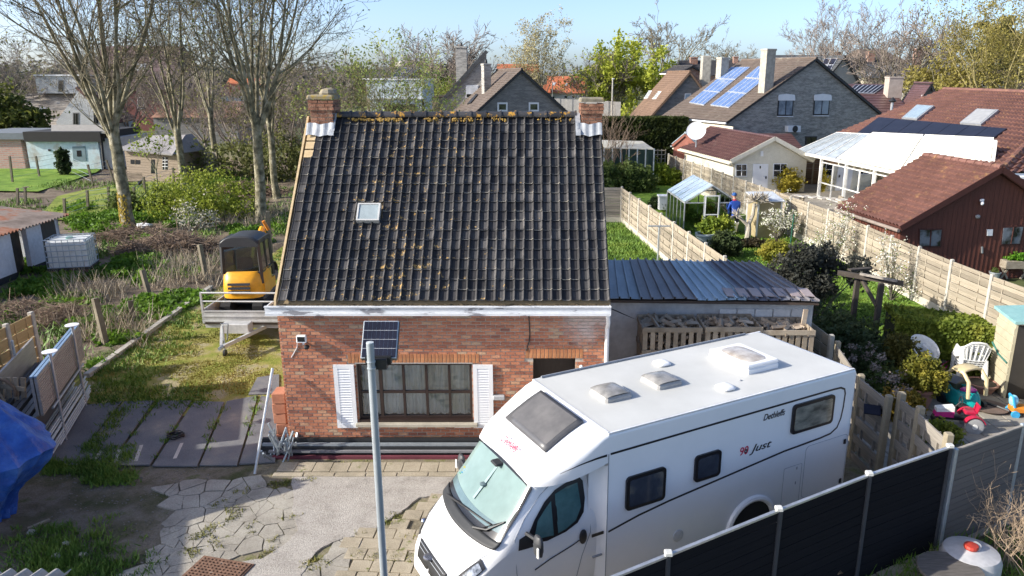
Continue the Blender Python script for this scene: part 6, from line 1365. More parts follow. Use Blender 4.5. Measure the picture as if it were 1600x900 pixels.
# ================================================================ grounds on the right
sheet('small_lawn', [V(1.6, 16.5, 0), V(6.6, 16.5, 0), A1, A0, V(1.4, 41, 0)], GRASS, -.02)
sheet('neighbour_lawn', [V(6.7, 18.6, 0), V(13.9, 18.6, 0), along(tot[-1]-8), along(20), along(0), V(4.8, 60, 0), A0, A1], GRASS, -.012)
sheet('terrace', [V(6.8, 11.2, 0), V(20, 12, 0), V(20, 19.8, 0), V(6.8, 18.9, 0)], TERR, -.004)
sheet('right_soil', [V(.5, 5, 0), V(12, 5, 0), V(12, 13.6, 0), V(6.9, 11.0, 0), V(.5, 7.3, 0)], SHADEG, .02)
pv2 = thing('terrace_paving', 'pale concrete terrace tiles under the toys', 'paving', (10, 15, 0)); pv2['kind'] = 'structure'; del pv2['category']
TT = M('terrace_tile', [(.3, (.30, .27, .215)), (.7, (.39, .35, .29))], rough=.95, scale=2, bmp=.003, rnd=.18)
src = None
for i in range(13):
 for j in range(12):
  x, y = 7.2+i*.5, 12.0+j*.5
  if P(1600, 660).x+1.5 < x-(y-15)*.6 or y < 11.6+(x-7)*.55: continue
  if src is None: src = MB().bev((0, 0, .012), (.485, .485, .03), .006).build('tile', TT, pv2); q_ = src
  else: q_ = inst(src, (0, 0, 0))
  q_.location = (x-10+rng.uniform(-.004, .004), y-15, rng.uniform(-.003, .003)); q_.rotation_euler = (0, 0, rng.uniform(-.008, .008))
tufts('lawn_blades', [tuple(q_) for q_ in ((rng.uniform(1.7, 6.2), 17+23*rng.random()**.8, 0) for _ in range(3600)) if q_[0] < A1.x-.1+(A0.x-A1.x)*(q_[1]-24)/16.3], .06, .20, 9, NG, .12, wd=.03)
tufts('garden_lawn_blades', [(x, y, 0) for x, y in ((rng.uniform(7, 13.3), rng.uniform(19, 38)) for _ in range(2600))], .03, .08, 8, NG, .12, wd=.03)
# ================================================================ plants
def leafy(name, label, cat, base, clumps, n, size, mat, stems=0, group=None, part='foliage', aspect=1.6, stemmat=None):
 root = thing(name, label, cat, (base[0], base[1], base[2] if len(base) > 2 else 0), 0, group)
 cs = [c[:3] for c in clumps]; rs = [c[3] if isinstance(c[3], tuple) else (c[3],)*3 for c in clumps]
 me = leaf_mesh(part, clump_points(cs, rs, n), size, mat, aspect); finish(part, me, root, kind='stuff')
 if stems:
  mb = MB()
  for i in range(stems):
   c = rng.choice(cs); mid = (c[0]*.5+rng.uniform(-.06, .06), c[1]*.5+rng.uniform(-.06, .06), c[2]*.5); mb.tube([(c[0]*.1, c[1]*.1, 0), mid, c], [.022, .015, .006], 4)
  mb.build('stem', stemmat or BARK, root)
 return root
def LM(name, a, b, c=None, sc=1.2):
 if name in MATS: return MATS[name]
 k = lambda q: tuple(x*1.15 for x in q); m = M(name, [(.3, k(a)), (.5, k(b)), (.72, k(c or b))], rough=.65, scale=sc, spec=.3, world=True); nt = m.node_tree; b_ = nt.nodes['Principled BSDF']
 t = nt.nodes.new('ShaderNodeBsdfTranslucent'); nt.links.new(b_.inputs['Base Color'].links[0].from_socket, t.inputs[0]); x = nt.nodes.new('ShaderNodeMixShader'); x.inputs[0].default_value = .38
 nt.links.new(b_.outputs[0], x.inputs[1]); nt.links.new(t.outputs[0], x.inputs[2]); nt.links.new(x.outputs[0], nt.nodes['Material Output'].inputs[0]); return m
BARK = M('bark', [(.3, (.085, .075, .055)), (.5, (.15, .135, .10)), (.7, (.22, .205, .14))], rough=.95, scale=3, bmp=.01)
L_H = LM('hedge_leaf', (.08, .12, .014), (.16, .20, .025), (.28, .28, .045)); L_D = LM('dark_leaf', (.03, .05, .02), (.06, .085, .03), (.09, .11, .04)); L_B = LM('bright_leaf', (.08, .14, .012), (.17, .23, .02), (.30, .33, .04)); L_Y = LM('golden_leaf', (.20, .17, .02), (.36, .30, .04), (.45, .36, .06)); L_P = LM('purple_leaf', (.03, .035, .03), (.06, .062, .05), (.11, .10, .075)); L_W = M('white_blossom', [(.3, (.62, .60, .50)), (.7, (.78, .77, .70))], rough=.8); L_G = LM('soft_green_leaf', (.05, .08, .02), (.09, .13, .03), (.15, .17, .05))
# clipped hedge
h0, h1 = P(1392, 575), P(1548, 600); hd_ = (h1-h0); cl_ = []
hroot = thing('hedge', 'thick clipped evergreen hedge behind the white plastic chairs', 'hedge', (h0.x, h0.y, 0))
pts = []
for i in range(30000):
 t = rng.random(); f_ = rng.random(); top = 1.45+.12*mn.noise(Vector((t*9, f_*3, 0))); dep = 1.25
 r_ = rng.random()
 if r_ < .5: y = rng.uniform(-.05, .12)+.06*mn.noise(Vector((t*14, f_*6, 2))); z = top*rng.random()**.8
 elif r_ < .85: y = dep*rng.random(); z = top-rng.random()*.12
 else: y = dep*rng.random(); z = top*rng.random()
 q_ = h0+hd_*t; pts.append((q_.x+y*.15-h0.x, q_.y+y-h0.y, z))
finish('foliage', leaf_mesh('foliage', np.array(pts), .075, L_H, 1.3), hroot, kind='stuff')
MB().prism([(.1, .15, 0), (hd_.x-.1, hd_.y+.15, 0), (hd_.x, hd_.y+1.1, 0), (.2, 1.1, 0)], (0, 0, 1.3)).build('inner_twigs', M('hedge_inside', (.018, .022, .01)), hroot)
b_ = P(1270, 505); leafy('dark_shrub', 'large dark purple-green shrub leaning over the end of the metal roof', 'shrub', b_, [(rng.gauss(0, .75), rng.gauss(.2, .4), 1.0+rng.random()*1.35, rng.uniform(.18, .42)) for _ in range(34)], 9000, .08, L_P, 60)
b_ = P(1325, 590); leafy('ivy_shrub', 'dark ivy shrub filling the corner behind the pallet crates', 'shrub', b_, [(-.3, .5, .7, .6), (.3, .2, .6, .55), (-.1, 1.2, .9, .6), (.5, .9, .7, .6), (.2, -.5, .4, .5)], 9000, .08, L_D, 10)
hy = thing('hydrangea', 'bare hydrangea with dried pinkish flower heads beside the fence', 'shrub', P(1372, 625)); cs_ = [(rng.gauss(0, .35), rng.gauss(.1, .75), rng.uniform(.5, 1.0)) for _ in range(22)]; mb = MB()
for c in cs_: mb.tube([(c[0]*.3, c[1]*.5, 0), c], .008, 4)
mb.build('stem', BARK, hy); hb = None
HYD = M('dry_flower', [(.3, (.26, .20, .16)), (.7, (.40, .33, .28))], rough=1, scale=20)
for c in cs_: finish('flower_head', leaf_mesh('flower_head', clump_points([c], [.11], 60), .05, HYD, 1), hy, kind='stuff')
finish('leaves', leaf_mesh('leaves', clump_points([(0, 0, .35), (.1, .5, .4), (0, -.5, .3)], [.4, .4, .4], 1500), .07, L_G), hy, kind='stuff')
b_ = P(1398, 655); leafy('golden_shrub', 'low orange-tipped golden shrub at the foot of the fence', 'shrub', b_, [(0, 0, .35, (.42, .35, .35)), (.35, .1, .35, .3)], 3500, .055, LM('orange_leaf', (.16, .14, .02), (.28, .20, .03), (.46, .28, .05)), 6)
b_ = P(1450, 690); leafy('box_bush', 'small bright green bush just behind the short plank fence', 'bush', b_, [(0, 0, .25, (.5, .2, .25)), (.4, -.1, .22, .22)], 2500, .05, L_H, 4)
TC = M('terracotta', [(.3, (.28, .14, .10)), (.7, (.36, .20, .15))], rough=.85)
def pot(name, label, base, r, h, mat, leaf=None, n=2500, clumps=None, size=.05, cat='plant pot'):
 p_ = thing(name, label, cat, base); MB().lathe((0, 0, 0), [(r*.72, 0), (r*.98, h*.85), (r*1.08, h*.86), (r*1.08, h), (r*.93, h), (r*.9, h*.86), (r*.1, h*.85)], 20).build('pot', mat, p_, smooth=True); MB().lathe((0, 0, h*.86), [(r*.9, 0), (r*.9, .02)], 14).build('soil', M('potting_soil', (.03, .022, .015)), p_)
 if leaf: finish('foliage', leaf_mesh('foliage', clump_points([c[:3] for c in clumps], [c[3] for c in clumps], n), size, leaf), p_, kind='stuff')
 return p_
pot('potted_topiary', 'round golden-green topiary in a big terracotta pot beside the deck box', P(1432, 634), .36, .52, TC, LM('topiary_leaf', (.07, .09, .012), (.15, .15, .02), (.36, .31, .05), 2.4), 9000, [(0, 0, .80, .42), (.15, -.1, .75, .35)], .05)
pot('potted_shrub', 'yellowish shrub in a red pot standing behind the milk can', P(1402, 596), .25, .3, TC, LM('olive_leaf', (.06, .06, .015), (.11, .10, .02)), 5000, [(0, 0, .72, .42), (0, .1, .95, .3)], .05)
pot('terracotta_bowl', 'wide empty terracotta bowl behind the toy car', P(1532, 612), .36, .26, TC)
mc = thing('milk_can', 'old grey metal milk can beside the topiary pot', 'milk can', P(1403, 614)); MB().lathe((0, 0, 0), [(.17, 0), (.18, .05), (.18, .36), (.10, .46), (.10, .52), (.13, .55), (.13, .58), (.02, .6)], 16).build('body', M('old_zinc', (.22, .26, .29), rough=.5, metal=.4), mc, smooth=True)
for s_ in (-1, 1): MB().tube([(s_*.11, 0, .44), (s_*.2, 0, .48), (s_*.17, 0, .38)], .012, 5).build('handle', GALV, mc)
# deck box
db = thing('deck_box', 'dark olive garden storage box with pitched lid next to the topiary', 'storage box', P(1474, 622)+V(0, .25, 0), R(-62))
OLB = M('box_green', [(.3, (.07, .075, .05)), (.7, (.12, .125, .08))], rough=.4); MB().bev((0, 0, .27), (1.1, .5, .54), .03).build('body', OLB, db); MB().prism([(-.57, -.28, .54), (-.57, 0, .64), (-.57, .28, .54)], (1.14, 0, 0)).build('lid', M('box_lid', (.16, .16, .15), rough=.35), db)
for x in (-.35, 0, .35): MB().box((x, -.255, .27), (.03, .015, .48)).build('rib', OLB, db)
# chairs
WPL = M('white_plastic', [(.3, (.72, .72, .69)), (.7, (.8, .8, .77))], rough=.4)
def chair_mesh(root, z0, legs=True, src=None):
 if src:
  for s_ in src: c = s_.copy(); COL.objects.link(c); c.parent = root; c.location = (0, 0, 0)
  return src
 out = []
 se = MB().grid(lambda u, v: (-.25+.5*u, -.22+.44*v, .42-.025*math.sin(math.pi*u)+.02*v), 8, 8).build('seat', WPL, root, smooth=True, solid=.015); out.append(se)
 bk = MB()
 for i in range(7):
  a = R(20+140*i/6); x = .28*math.cos(a); bk.tube([(x*.8, .20, .44), (x, .20+.12*math.sin(a), .62+.22*math.sin(a))], .016, 5)
 bk.tube([(-.29, -.18, .64), (-.30, .1, .66), (-.26, .26, .74), (-.13, .31, .86), (0, .33, .88), (.13, .31, .86), (.26, .26, .74), (.30, .1, .66), (.29, -.18, .64)], .024, 7)
 out.append(bk.build('backrest', WPL, root, smooth=True))
 for x in (-1, 1):
  out.append(MB().tube([(x*.29, -.19, .64), (x*.27, -.22, .4), (x*.29, -.27, 0)], [.025, .03, .02], 6).build('leg', WPL, root)); out.append(MB().tube([(x*.24, .2, .44), (x*.27, .30, 0)], [.03, .02], 6).build('leg', WPL, root))
 return out
base = P(1508, 598)
src = None; names = ['lowest', 'second', 'third', 'fourth', 'topmost']
for i in range(5):
 c = thing('plastic_chair', '%s white plastic garden armchair in the stack before the hedge' % names[i], 'chair', base+V(0, -.03*i, .065*i), R(165), 'stacked white plastic garden chairs'); src = chair_mesh(c, 0, src=src) or src; c.scale = (1.15,)*3
def tub(label, loc, rz, tilt):
 t = thing('tub_chair', label, 'chair', loc, rz, 'white tub chairs');
 t.scale = (1.08,)*3
 def f_(u, v):
  q = -25+230*u; a = R(q); h = .30+.36*max(0, math.sin(math.pi*u))**.8; r_ = .25+.08*v**.7
  return (r_*math.cos(a), r_*math.sin(a), .26+h*v)
 MB().grid(f_, 22, 8).build('shell', WPL, t, smooth=True, solid=.025); MB().lathe((0, 0, .24), [(.20, 0), (.26, .05), (.27, .09), (.22, .11), (.02, .10)], 18).build('seat', WPL, t, smooth=True)
 for k in range(4): a = R(45+90*k); MB().tube([(.12*math.cos(a), .12*math.sin(a), .28), (.24*math.cos(a), .24*math.sin(a), 0)], .014, 5).build('leg', WPL, t)
 return t
tub('white moulded tub chair resting tilted on the other tub chair', P(1438, 598)+V(0, 0, .22), R(15), 0); tub('lower grey-white tub chair half hidden behind the tilted one', P(1432, 597)+V(-.1, .05, 0), R(-20), 0)
# child's bicycle
bk = thing('child_bicycle', 'pink child bicycle with white tyres leaning by the hedge', 'bicycle', P(1474, 590), R(35)); PK = M('pink_paint', (.55, .03, .22), rough=.35)
for x in (-.32, .32):
 a_ = [(x+.2*math.cos(2*math.pi*i/20), 0, .2+.2*math.sin(2*math.pi*i/20)) for i in range(21)]; w_ = MB().tube(a_, .02, 6).build('wheel', M('white_tyre', (.6, .6, .62)), bk)
 for k in range(6): a = k*math.pi/6; MB().tube([(x-.19*math.cos(a), 0, .2-.19*math.sin(a)), (x+.19*math.cos(a), 0, .2+.19*math.sin(a))], .003, 3).build('spoke', GALV, w_)
MB().tube([(-.32, 0, .2), (-.05, 0, .2), (.22, 0, .45), (-.15, 0, .42), (-.32, 0, .2)], .02, 6).build('frame', PK, bk); MB().tube([(.32, 0, .2), (.22, 0, .55), (.18, 0, .62)], .02, 6).build('fork', PK, bk); MB().tube([(.16, -.2, .64), (.18, 0, .62), (.16, .2, .64)], .014, 5).build('handlebar', DARK, bk); MB().bev((-.18, 0, .50), (.2, .12, .05), .02).build('saddle', DARK, bk)
# ride-on toy car
TE = M('teal_plastic', (.01, .36, .34), rough=.35); CRP = M('cream_plastic', (.72, .58, .32), rough=.4); MG = M('magenta_plastic', (.46, .04, .32), rough=.35)
tc_ = thing('toy_car', 'teal ride-on toy car with cream roof pillars and purple seat', 'toy car', P(1508, 640)+V(0, .2, 0), R(-70)); tc_.scale = (1.12,)*3
def tcb(u, v):
 a = 2*math.pi*u; r_ = 1+.06*math.cos(4*a); return (.38*r_*math.cos(a)*(1-.25*v**3), .28*r_*math.sin(a)*(1-.25*v**3), .12+.30*v)
MB().grid(tcb, 24, 6).build('body', TE, tc_, smooth=True, solid=.03); MB().bev((-.02, 0, .30), (.40, .34, .04), .02).build('floor', TE, tc_); MB().bev((.12, 0, .43), (.22, .30, .08), .03).build('seat', MG, tc_)
for y in (-.25, .25): MB().tube([(.34, y, .35), (.30, y, .7), (.15, y, .86), (-.10, y, .86), (-.26, y, .7), (-.32, y, .38)], .04, 8).build('roof_pillar', CRP, tc_, smooth=True)
MB().grid(lambda u, v: (-.14+.3*u, -.27+.54*v, .87+.04*math.sin(math.pi*v)), 4, 8).build('roof', CRP, tc_, smooth=True, solid=.04)
for x in (-.26, .26):
 for y in (-.27, .27): MB().lathe((x, y, .11), [(.04, -.04), (.11, -.04), (.11, .04), (.04, .04)], 14, axis='y').build('wheel', DARK, tc_)
# toy tractor
tt_ = thing('toy_tractor', 'pink and white pedal toy tractor with grey rear wheels on the terrace', 'toy tractor', P(1497, 672)+V(0, .1, 0), R(-12)); RP = M('red_plastic', (.50, .02, .06), rough=.35); GW = M('grey_wheel', [(.3, (.30, .30, .30)), (.7, (.42, .42, .42))], rough=.7)
MB().prism([(-.50, -.11, .30), (-.12, -.13, .30), (-.12, -.13, .44), (-.46, -.10, .40)], (0, .22, 0)).build('bonnet', PK, tt_); MB().prism([(-.48, -.10, .40), (-.12, -.12, .44), (-.12, -.12, .55), (-.47, -.08, .47)], (0, .20, 0)).build('bonnet_top', WPL, tt_)
MB().bev((.0, 0, .27), (.9, .12, .10), .02).build('chassis', DARK, tt_); MB().bev((.22, 0, .44), (.24, .26, .06), .02).build('seat', RP, tt_); MB().grid(lambda u, v: (.34+.05*v, -.13+.26*u, .44+.18*v), 4, 3).build('seat_back', RP, tt_, solid=.02)
for y in (-.24, .24):
 w_ = MB().lathe((.28, y, .19), [(.05, -.05), (.16, -.06), (.19, -.05), (.19, .05), (.16, .06), (.05, .05)], 18, axis='y').build('rear_wheel', GW, tt_, smooth=True); MB().lathe((.28, y, .19), [(.06, -.065), (.06, .065)], 10, axis='y').build('hub', WPL, w_)
 MB().grid(lambda u, v: (.28+.22*math.cos(R(20+140*u)), y-.07+.14*v, .19+.23*math.sin(R(20+140*u))), 10, 2).build('mudguard', RP, tt_, solid=.015)
 MB().lathe((-.36, y*.8, .13), [(.04, -.04), (.13, -.04), (.13, .04), (.04, .04)], 16, axis='y').build('front_wheel', DARK, tt_)
MB().tube([(-.1, 0, .5), (.02, 0, .66)], .015, 5).build('steering_column', DARK, tt_); MB().tube([(.02+.0*math.cos(a), .11*math.cos(a), .66+.11*math.sin(a)) for a in [2*math.pi*i/14 for i in range(15)]], .013, 5).build('steering_wheel', DARK, tt_)
# disc table top on the ground and orange walker toy
dt = thing('round_board', 'brown round wooden board lying on the terrace behind the toy car', 'board', P(1545, 640)); MB().lathe((0, 0, .06), [(.02, 0), (.40, 0), (.42, .03), (.02, .04)], 24).build('disc', M('brown_board', (.16, .11, .085)), dt); MB().tube([(-.1, .2, .14), (.15, -.1, .12), (.3, -.3, .1)], .03, 6).build('handle', DARK, dt)
for i in range(3): MB().bev((.26*math.cos(i*2.1), .26*math.sin(i*2.1), .03), (.07, .07, .06), .01).build('foot', DARK, dt)
tw = thing('toy_walker', 'orange and blue toy walker beside the open shed door', 'toy', P(1594, 650), R(-10)); OR = M('orange_plastic', (.75, .26, .03), rough=.35); BP = M('blue_plastic', (.05, .38, .68), rough=.35)
MB().bev((0, 0, .2), (.5, .3, .12), .03).build('body', OR, tw); MB().tube([(-.2, -.12, .25), (-.26, -.1, .5), (-.26, .1, .5), (-.2, .12, .25)], .03, 6).build('handle', BP, tw)
for x in (-.18, .2):
 for y in (-.16, .16): MB().lathe((x, y, .09), [(.02, -.03), (.09, -.03), (.09, .03), (.02, .03)], 14, axis='y').build('wheel', BP, tw)
MB().ball((-.2, 0, .38), (.1, .12, .14), 10, 6).build('toy_head', M('pale_blue_plastic', (.3, .65, .8), rough=.35), tw)
# beige resin shed with open doors
s0_, s1_ = P(1548, 600), P(1600, 642); rsd = thing('resin_shed', 'beige plastic shed with teal roof and doors ajar at the right edge', 'shed', s0_); BEI = M('beige_resin', [(.3, (.44, .40, .28)), (.7, (.52, .47, .34))], rough=.6, scale=1)
p1 = P(1542, 600); p2 = P(1568, 624); dd = (p2-p1); dd.normalize(); nn2 = V(-dd.y, dd.x, 0); nn2 = nn2 if nn2.x > 0 else -nn2
MB().prism([p1, p1+dd*.95, p1+dd*.95+V(0, 0, 1.95), p1+V(0, 0, 2.0)], nn2*.05).build('door', BEI, rsd, world=True)
for i in range(9): MB().beam(p1+V(0, 0, .15+i*.2)-nn2*.012, p1+dd*.95+V(0, 0, .15+i*.2)-nn2*.012, .02, .17).build('board', BEI, rsd, world=True)
b0_ = p1+dd*.95; MB().prism([b0_+nn2*.06, b0_+nn2*.06+V(0, 0, 1.9), b0_+nn2*1.5+V(0, 0, 1.9), b0_+nn2*1.5], dd*-.05).build('opening', M('dark_interior', (.03, .027, .025)), rsd, world=True)
MB().prism([b0_+nn2*.55, b0_+nn2*.55+dd*.75-nn2*.28, b0_+nn2*.55+dd*.75-nn2*.28+V(0, 0, 1.85), b0_+nn2*.55+V(0, 0, 1.85)], nn2*.04).build('door', BEI, rsd, world=True)
MB().prism([p1-dd*.1-nn2*.1+V(0, 0, 2.02), p1+dd*1.1-nn2*.1+V(0, 0, 1.98), p1+dd*1.1+nn2*1.7+V(0, 0, 2.1), p1-dd*.1+nn2*1.7+V(0, 0, 2.15)], (0, 0, .07)).build('roof', M('teal_roof', [(.3, (.22, .42, .40)), (.7, (.30, .52, .49))], rough=.5), rsd, world=True)
MB().tube([p1-nn2*.04+V(0, 0, 1.15), p1+dd*.4-nn2*.04+V(0, 0, .98), p1+dd*.9-nn2*.04+V(0, 0, .93)], .025, 5).build('strap', M('green_strap', (.04, .16, .13)), rsd, world=True)
# pergola
pg = thing('pergola', 'dark timber pergola with two posts on the neighbour lawn behind the hedge', 'pergola', P(1330, 530)); DT = M('dark_timber', [(.3, (.045, .036, .028)), (.7, (.085, .07, .055))], rough=.9)
pa, pb2 = P(1327, 545), P(1362, 560)
for p in (pa, pb2): MB().box((p.x, p.y, 1.1), (.13, .13, 2.2)).build('post', DT, pg, world=True)
MB().beam(pa+V(-.5, .2, 2.25), pb2+V(.5, -.2, 2.25), .08, .14).build('beam', DT, pg, world=True)
MB().beam(pa+V(-.1, .4, 2.28), pa+V(.6, .6, 2.28), .16, .05).build('rafter', DT, pg, world=True); MB().beam(pa+V(.05, 0, 2.2), pb2+V(-.05, 0, 1.55), .07, .09).build('brace', DT, pg, world=True); MB().beam(pa+V(-.1, -.35, 2.36), pb2+V(.25, -.35, 2.36), .07, .06).build('rafter', PLKG, pg, world=True)
# solar light on the plank fence
sl_ = thing('solar_light', 'small solar fence light panel tilted on the plank fence', 'solar light', P(1363, 640, 1.5)); MB().bev((0, 0, 0), (.30, .22, .025), .006).build('panel', SOLARD, sl_).rotation_euler = (R(35), 0, R(-20)); MB().box((.16, .05, -.05), (.12, .1, .1)).build('lamp_body', DARK, sl_)
# pallet crates with firewood
PAL = M('pallet_wood', [(.3, (.34, .27, .19)), (.55, (.46, .38, .28)), (.75, (.30, .26, .21))], rough=.95, scale=3, rnd=.35)
FW = M('firewood', [(.25, (.20, .14, .09)), (.5, (.42, .33, .24)), (.75, (.55, .47, .37))], rough=.95, scale=3, rnd=.2)
def crate(label, cx, cy, w_, dpt, z0, h, rz=0.):
 t = thing('pallet_crate', label, 'crate', (cx, cy, z0), rz, 'pallet crates full of firewood')
 for z in (.05, h*.5, h-.05):
  for y in (-dpt/2, dpt/2): MB().box((0, y, z), (w_, .025, .11)).build('rail', PAL, t)
 n = 8
 for i in range(n):
  x = -w_/2+.06+(w_-.12)*i/(n-1)
  for y in (-dpt/2+.028, dpt/2-.028): MB().box((x, y, h/2), (.10, .022, h-.02)).build('slat', PAL, t)
 for s_ in (-1, 1):
  for z in (.1, h*.5, h-.08): MB().box((s_*w_/2, 0, z), (.022, dpt, .11)).build('rail', PAL, t)
  for i in range(4): MB().box((s_*(w_/2-.026), -dpt/2+.15+(dpt-.3)*i/3, h/2), (.02, .10, h-.04)).build('slat', PAL, t)
 return t
def logs(label, cx, cy, w_, dpt, z0, z1, n, rz=0.):
 mb = MB()
 for i in range(n):
  lay = rng.random(); x, y = cx+rng.uniform(-w_/2+.1, w_/2-.1), cy+rng.uniform(-dpt/2+.12, dpt/2-.12); z = z0+(z1-z0)*(i/n); a = rng.gauss(1.2, .7); l_ = rng.uniform(.14, .22); dx, dy = math.cos(a)*l_, math.sin(a)*l_; dz = rng.uniform(-.05, .05)
  r_ = rng.uniform(.035, .06); k = rng.choice((3, 4)); mb.tube([(x-dx, y-dy, z-dz), (x+dx, y+dy, z+dz)], r_, k)
 o = mb.build('firewood', FW, label=label, category='firewood', kind='stuff'); return o
c0 = Q(1005, 512, 15.75); c1 = Q(1098, 512, 15.75); c2 = Q(1103, 510, 15.8); c3 = Q(1192, 508, 15.8); c4 = Q(1196, 520, 15.6); c5 = Q(1279, 520, 15.6)
for k, (a, b_, nm) in enumerate(((c0, c1, 'left'), (c2, c3, 'middle'), (c4, c5, 'right'))):
 w_ = b_.x-a.x; h = a.z/2; cy = 15.75+.5; cx = (a.x+b_.x)/2
 pos_ = ('beside the brick house downpipe', 'under the white bent downpipe', 'at the flaked end of the lean-to wall')[k]
 crate('upper slatted pallet crate of firewood '+pos_, cx, cy, w_, .95, h+.01, h-.02); crate('lower slatted pallet crate of firewood '+pos_, cx, cy, w_, .95, .0, h-.02)
 logs('split logs heaped in the crate '+pos_, cx, cy, w_-.1, .85, h+.2, 2*h+(.02 if k < 2 else -.02), 240 if k else 200); logs('split logs in the lower crate '+pos_, cx, cy, w_-.1, .85, .1, h, 90)
MB().box((c5.x-.08, 16.35, c5.z-.2), (.10, .05, 1.0), ry=R(4)).build('plank', FW, label='pale upright plank standing behind the firewood crates', category='plank')
# ================================================================ greenhouse garden
E0, E1 = P(1070, 317, 1.55), P(1043, 298, 1.55); d_ = (E1-E0); Lg = d_.length; d_.normalize(); n_ = V(d_.y, -d_.x, 0); n_ = n_ if n_.x > 0 else -n_; Wg = 2.75
gh = thing('greenhouse', 'aluminium framed glass greenhouse with pale blue roof panes', 'greenhouse', (E0.x, E0.y, 0)); GP = lambda t, y, z: V(E0.x, E0.y, 0)+n_*(t*Wg)+d_*y+V(0, 0, z)
fr = MB()
for y in (0, Lg):
 for a, b_ in (((0, 0), (0, 1.55)), ((1, 0), (1, 1.55)), ((0, 1.55), (.5, 2.4)), ((.5, 2.4), (1, 1.55)), ((0, 1.55), (1, 1.55)), ((.36, 0), (.36, 1.95)), ((.64, 0), (.64, 1.95))): fr.beam(GP(a[0], y, a[1]), GP(b_[0], y, b_[1]), .05, .05)
for t, z in ((0, 1.55), (1, 1.55), (.5, 2.4), (0, .06), (1, .06)): fr.beam(GP(t, 0, z), GP(t, Lg, z), .06, .06)
for i in range(1, 5):
 for t in (0, 1): fr.beam(GP(t, Lg*i/5, 0), GP(t, Lg*i/5, 1.55), .03, .03); fr.beam(GP(t, Lg*i/5, 1.57), GP(.5, Lg*i/5, 2.42), .035, .035)
fr.build('frame', M('greenhouse_alu', (.5, .52, .52), rough=.5, metal=.3), gh, world=True)
GR = M('roof_poly', [(.3, (.33, .42, .50)), (.7, (.45, .54, .62))], rough=.2, scale=1.5, spec=.7); GG = glass_clear('green_glass', (.62, .72, .66), .08, .8)
for i in range(5):
 for t in (0, 1): a, b_ = Lg*(i+.06)/5, Lg*(i+.94)/5; MB().prism([GP(t, a, 1.6), GP(t, b_, 1.6), GP(.5, b_, 2.43), GP(.5, a, 2.43)], (0, 0, .012)).build('roof_pane', GR, gh, world=True); MB().prism([GP(t, a, .1), GP(t, b_, .1), GP(t, b_, 1.5), GP(t, a, 1.5)], n_*.01).build('pane', GG, gh, world=True)
for a, b_ in ((.02, .34), (.66, .98)): MB().prism([GP(a, -.01, .1), GP(b_, -.01, .1), GP(b_, -.01, 1.52), GP(a, -.01, 1.52)], d_*.01).build('pane', GG, gh, world=True)
dr_ = MB()
for z in (.1, .95, 1.9): dr_.beam(GP(.38, -.04, z), GP(.62, -.04, z), .04, .05)
for t in (.38, .62): dr_.beam(GP(t, -.04, .1), GP(t, -.04, 1.9), .04, .04)
dr_ = dr_.build('door', WHITE, gh, world=True); MB().prism([GP(.39, -.04, .12), GP(.61, -.04, .12), GP(.61, -.04, 1.88), GP(.39, -.04, 1.88)], d_*.008).build('pane', GG, dr_, world=True)
g0 = GP(.5, Lg*.5, 0); leafy('greenhouse_plants', 'pots and plants crowding inside the glass greenhouse', 'plants', g0, [(-.6, 0, .5, .4), (.5, .5, .6, .4), (.5, -.6, .5, .4)], 1200, .09, L_G, 6)
# polycarbonate cabinet
k0, k1 = P(1181, 372), P(1208, 376); pcb = thing('plant_cabinet', 'narrow amber polycarbonate plant shelter with white slanted roof', 'plant shelter', k0)
PC = M('amber_poly', [(.3, (.30, .25, .14)), (.7, (.46, .38, .22))], rough=.35, scale=1); kd = V(-.25, 1.0, 0)*1.0; x_ = V(1.15, .1, 0)
MB().prism([k0, k0+x_, k0+x_+V(0, 0, 1.75), k0+V(0, 0, 1.75)], (0, .03, 0)).build('front', PC, pcb, world=True); MB().prism([k0, k0+kd, k0+kd+V(0, 0, 2.0), k0+V(0, 0, 1.75)], (.03, 0, 0)).build('side', PC, pcb, world=True); MB().prism([k0+x_, k0+x_+kd, k0+x_+kd+V(0, 0, 2.0), k0+x_+V(0, 0, 1.75)], (.03, 0, 0)).build('side', PC, pcb, world=True)
for p in (k0, k0+x_, k0+kd): MB().box((p.x, p.y-.02, .9), (.07, .07, 1.8)).build('post', WHITE, pcb, world=True)
MB().prism([k0+V(-.12, -.15, 1.8), k0+x_+V(.12, -.15, 1.8), k0+x_+kd+V(.1, .1, 2.08), k0+kd+V(-.1, .1, 2.08)], (0, 0, .05)).build('roof', M('roof_sheet_white', (.58, .62, .66), rough=.4), pcb, world=True)
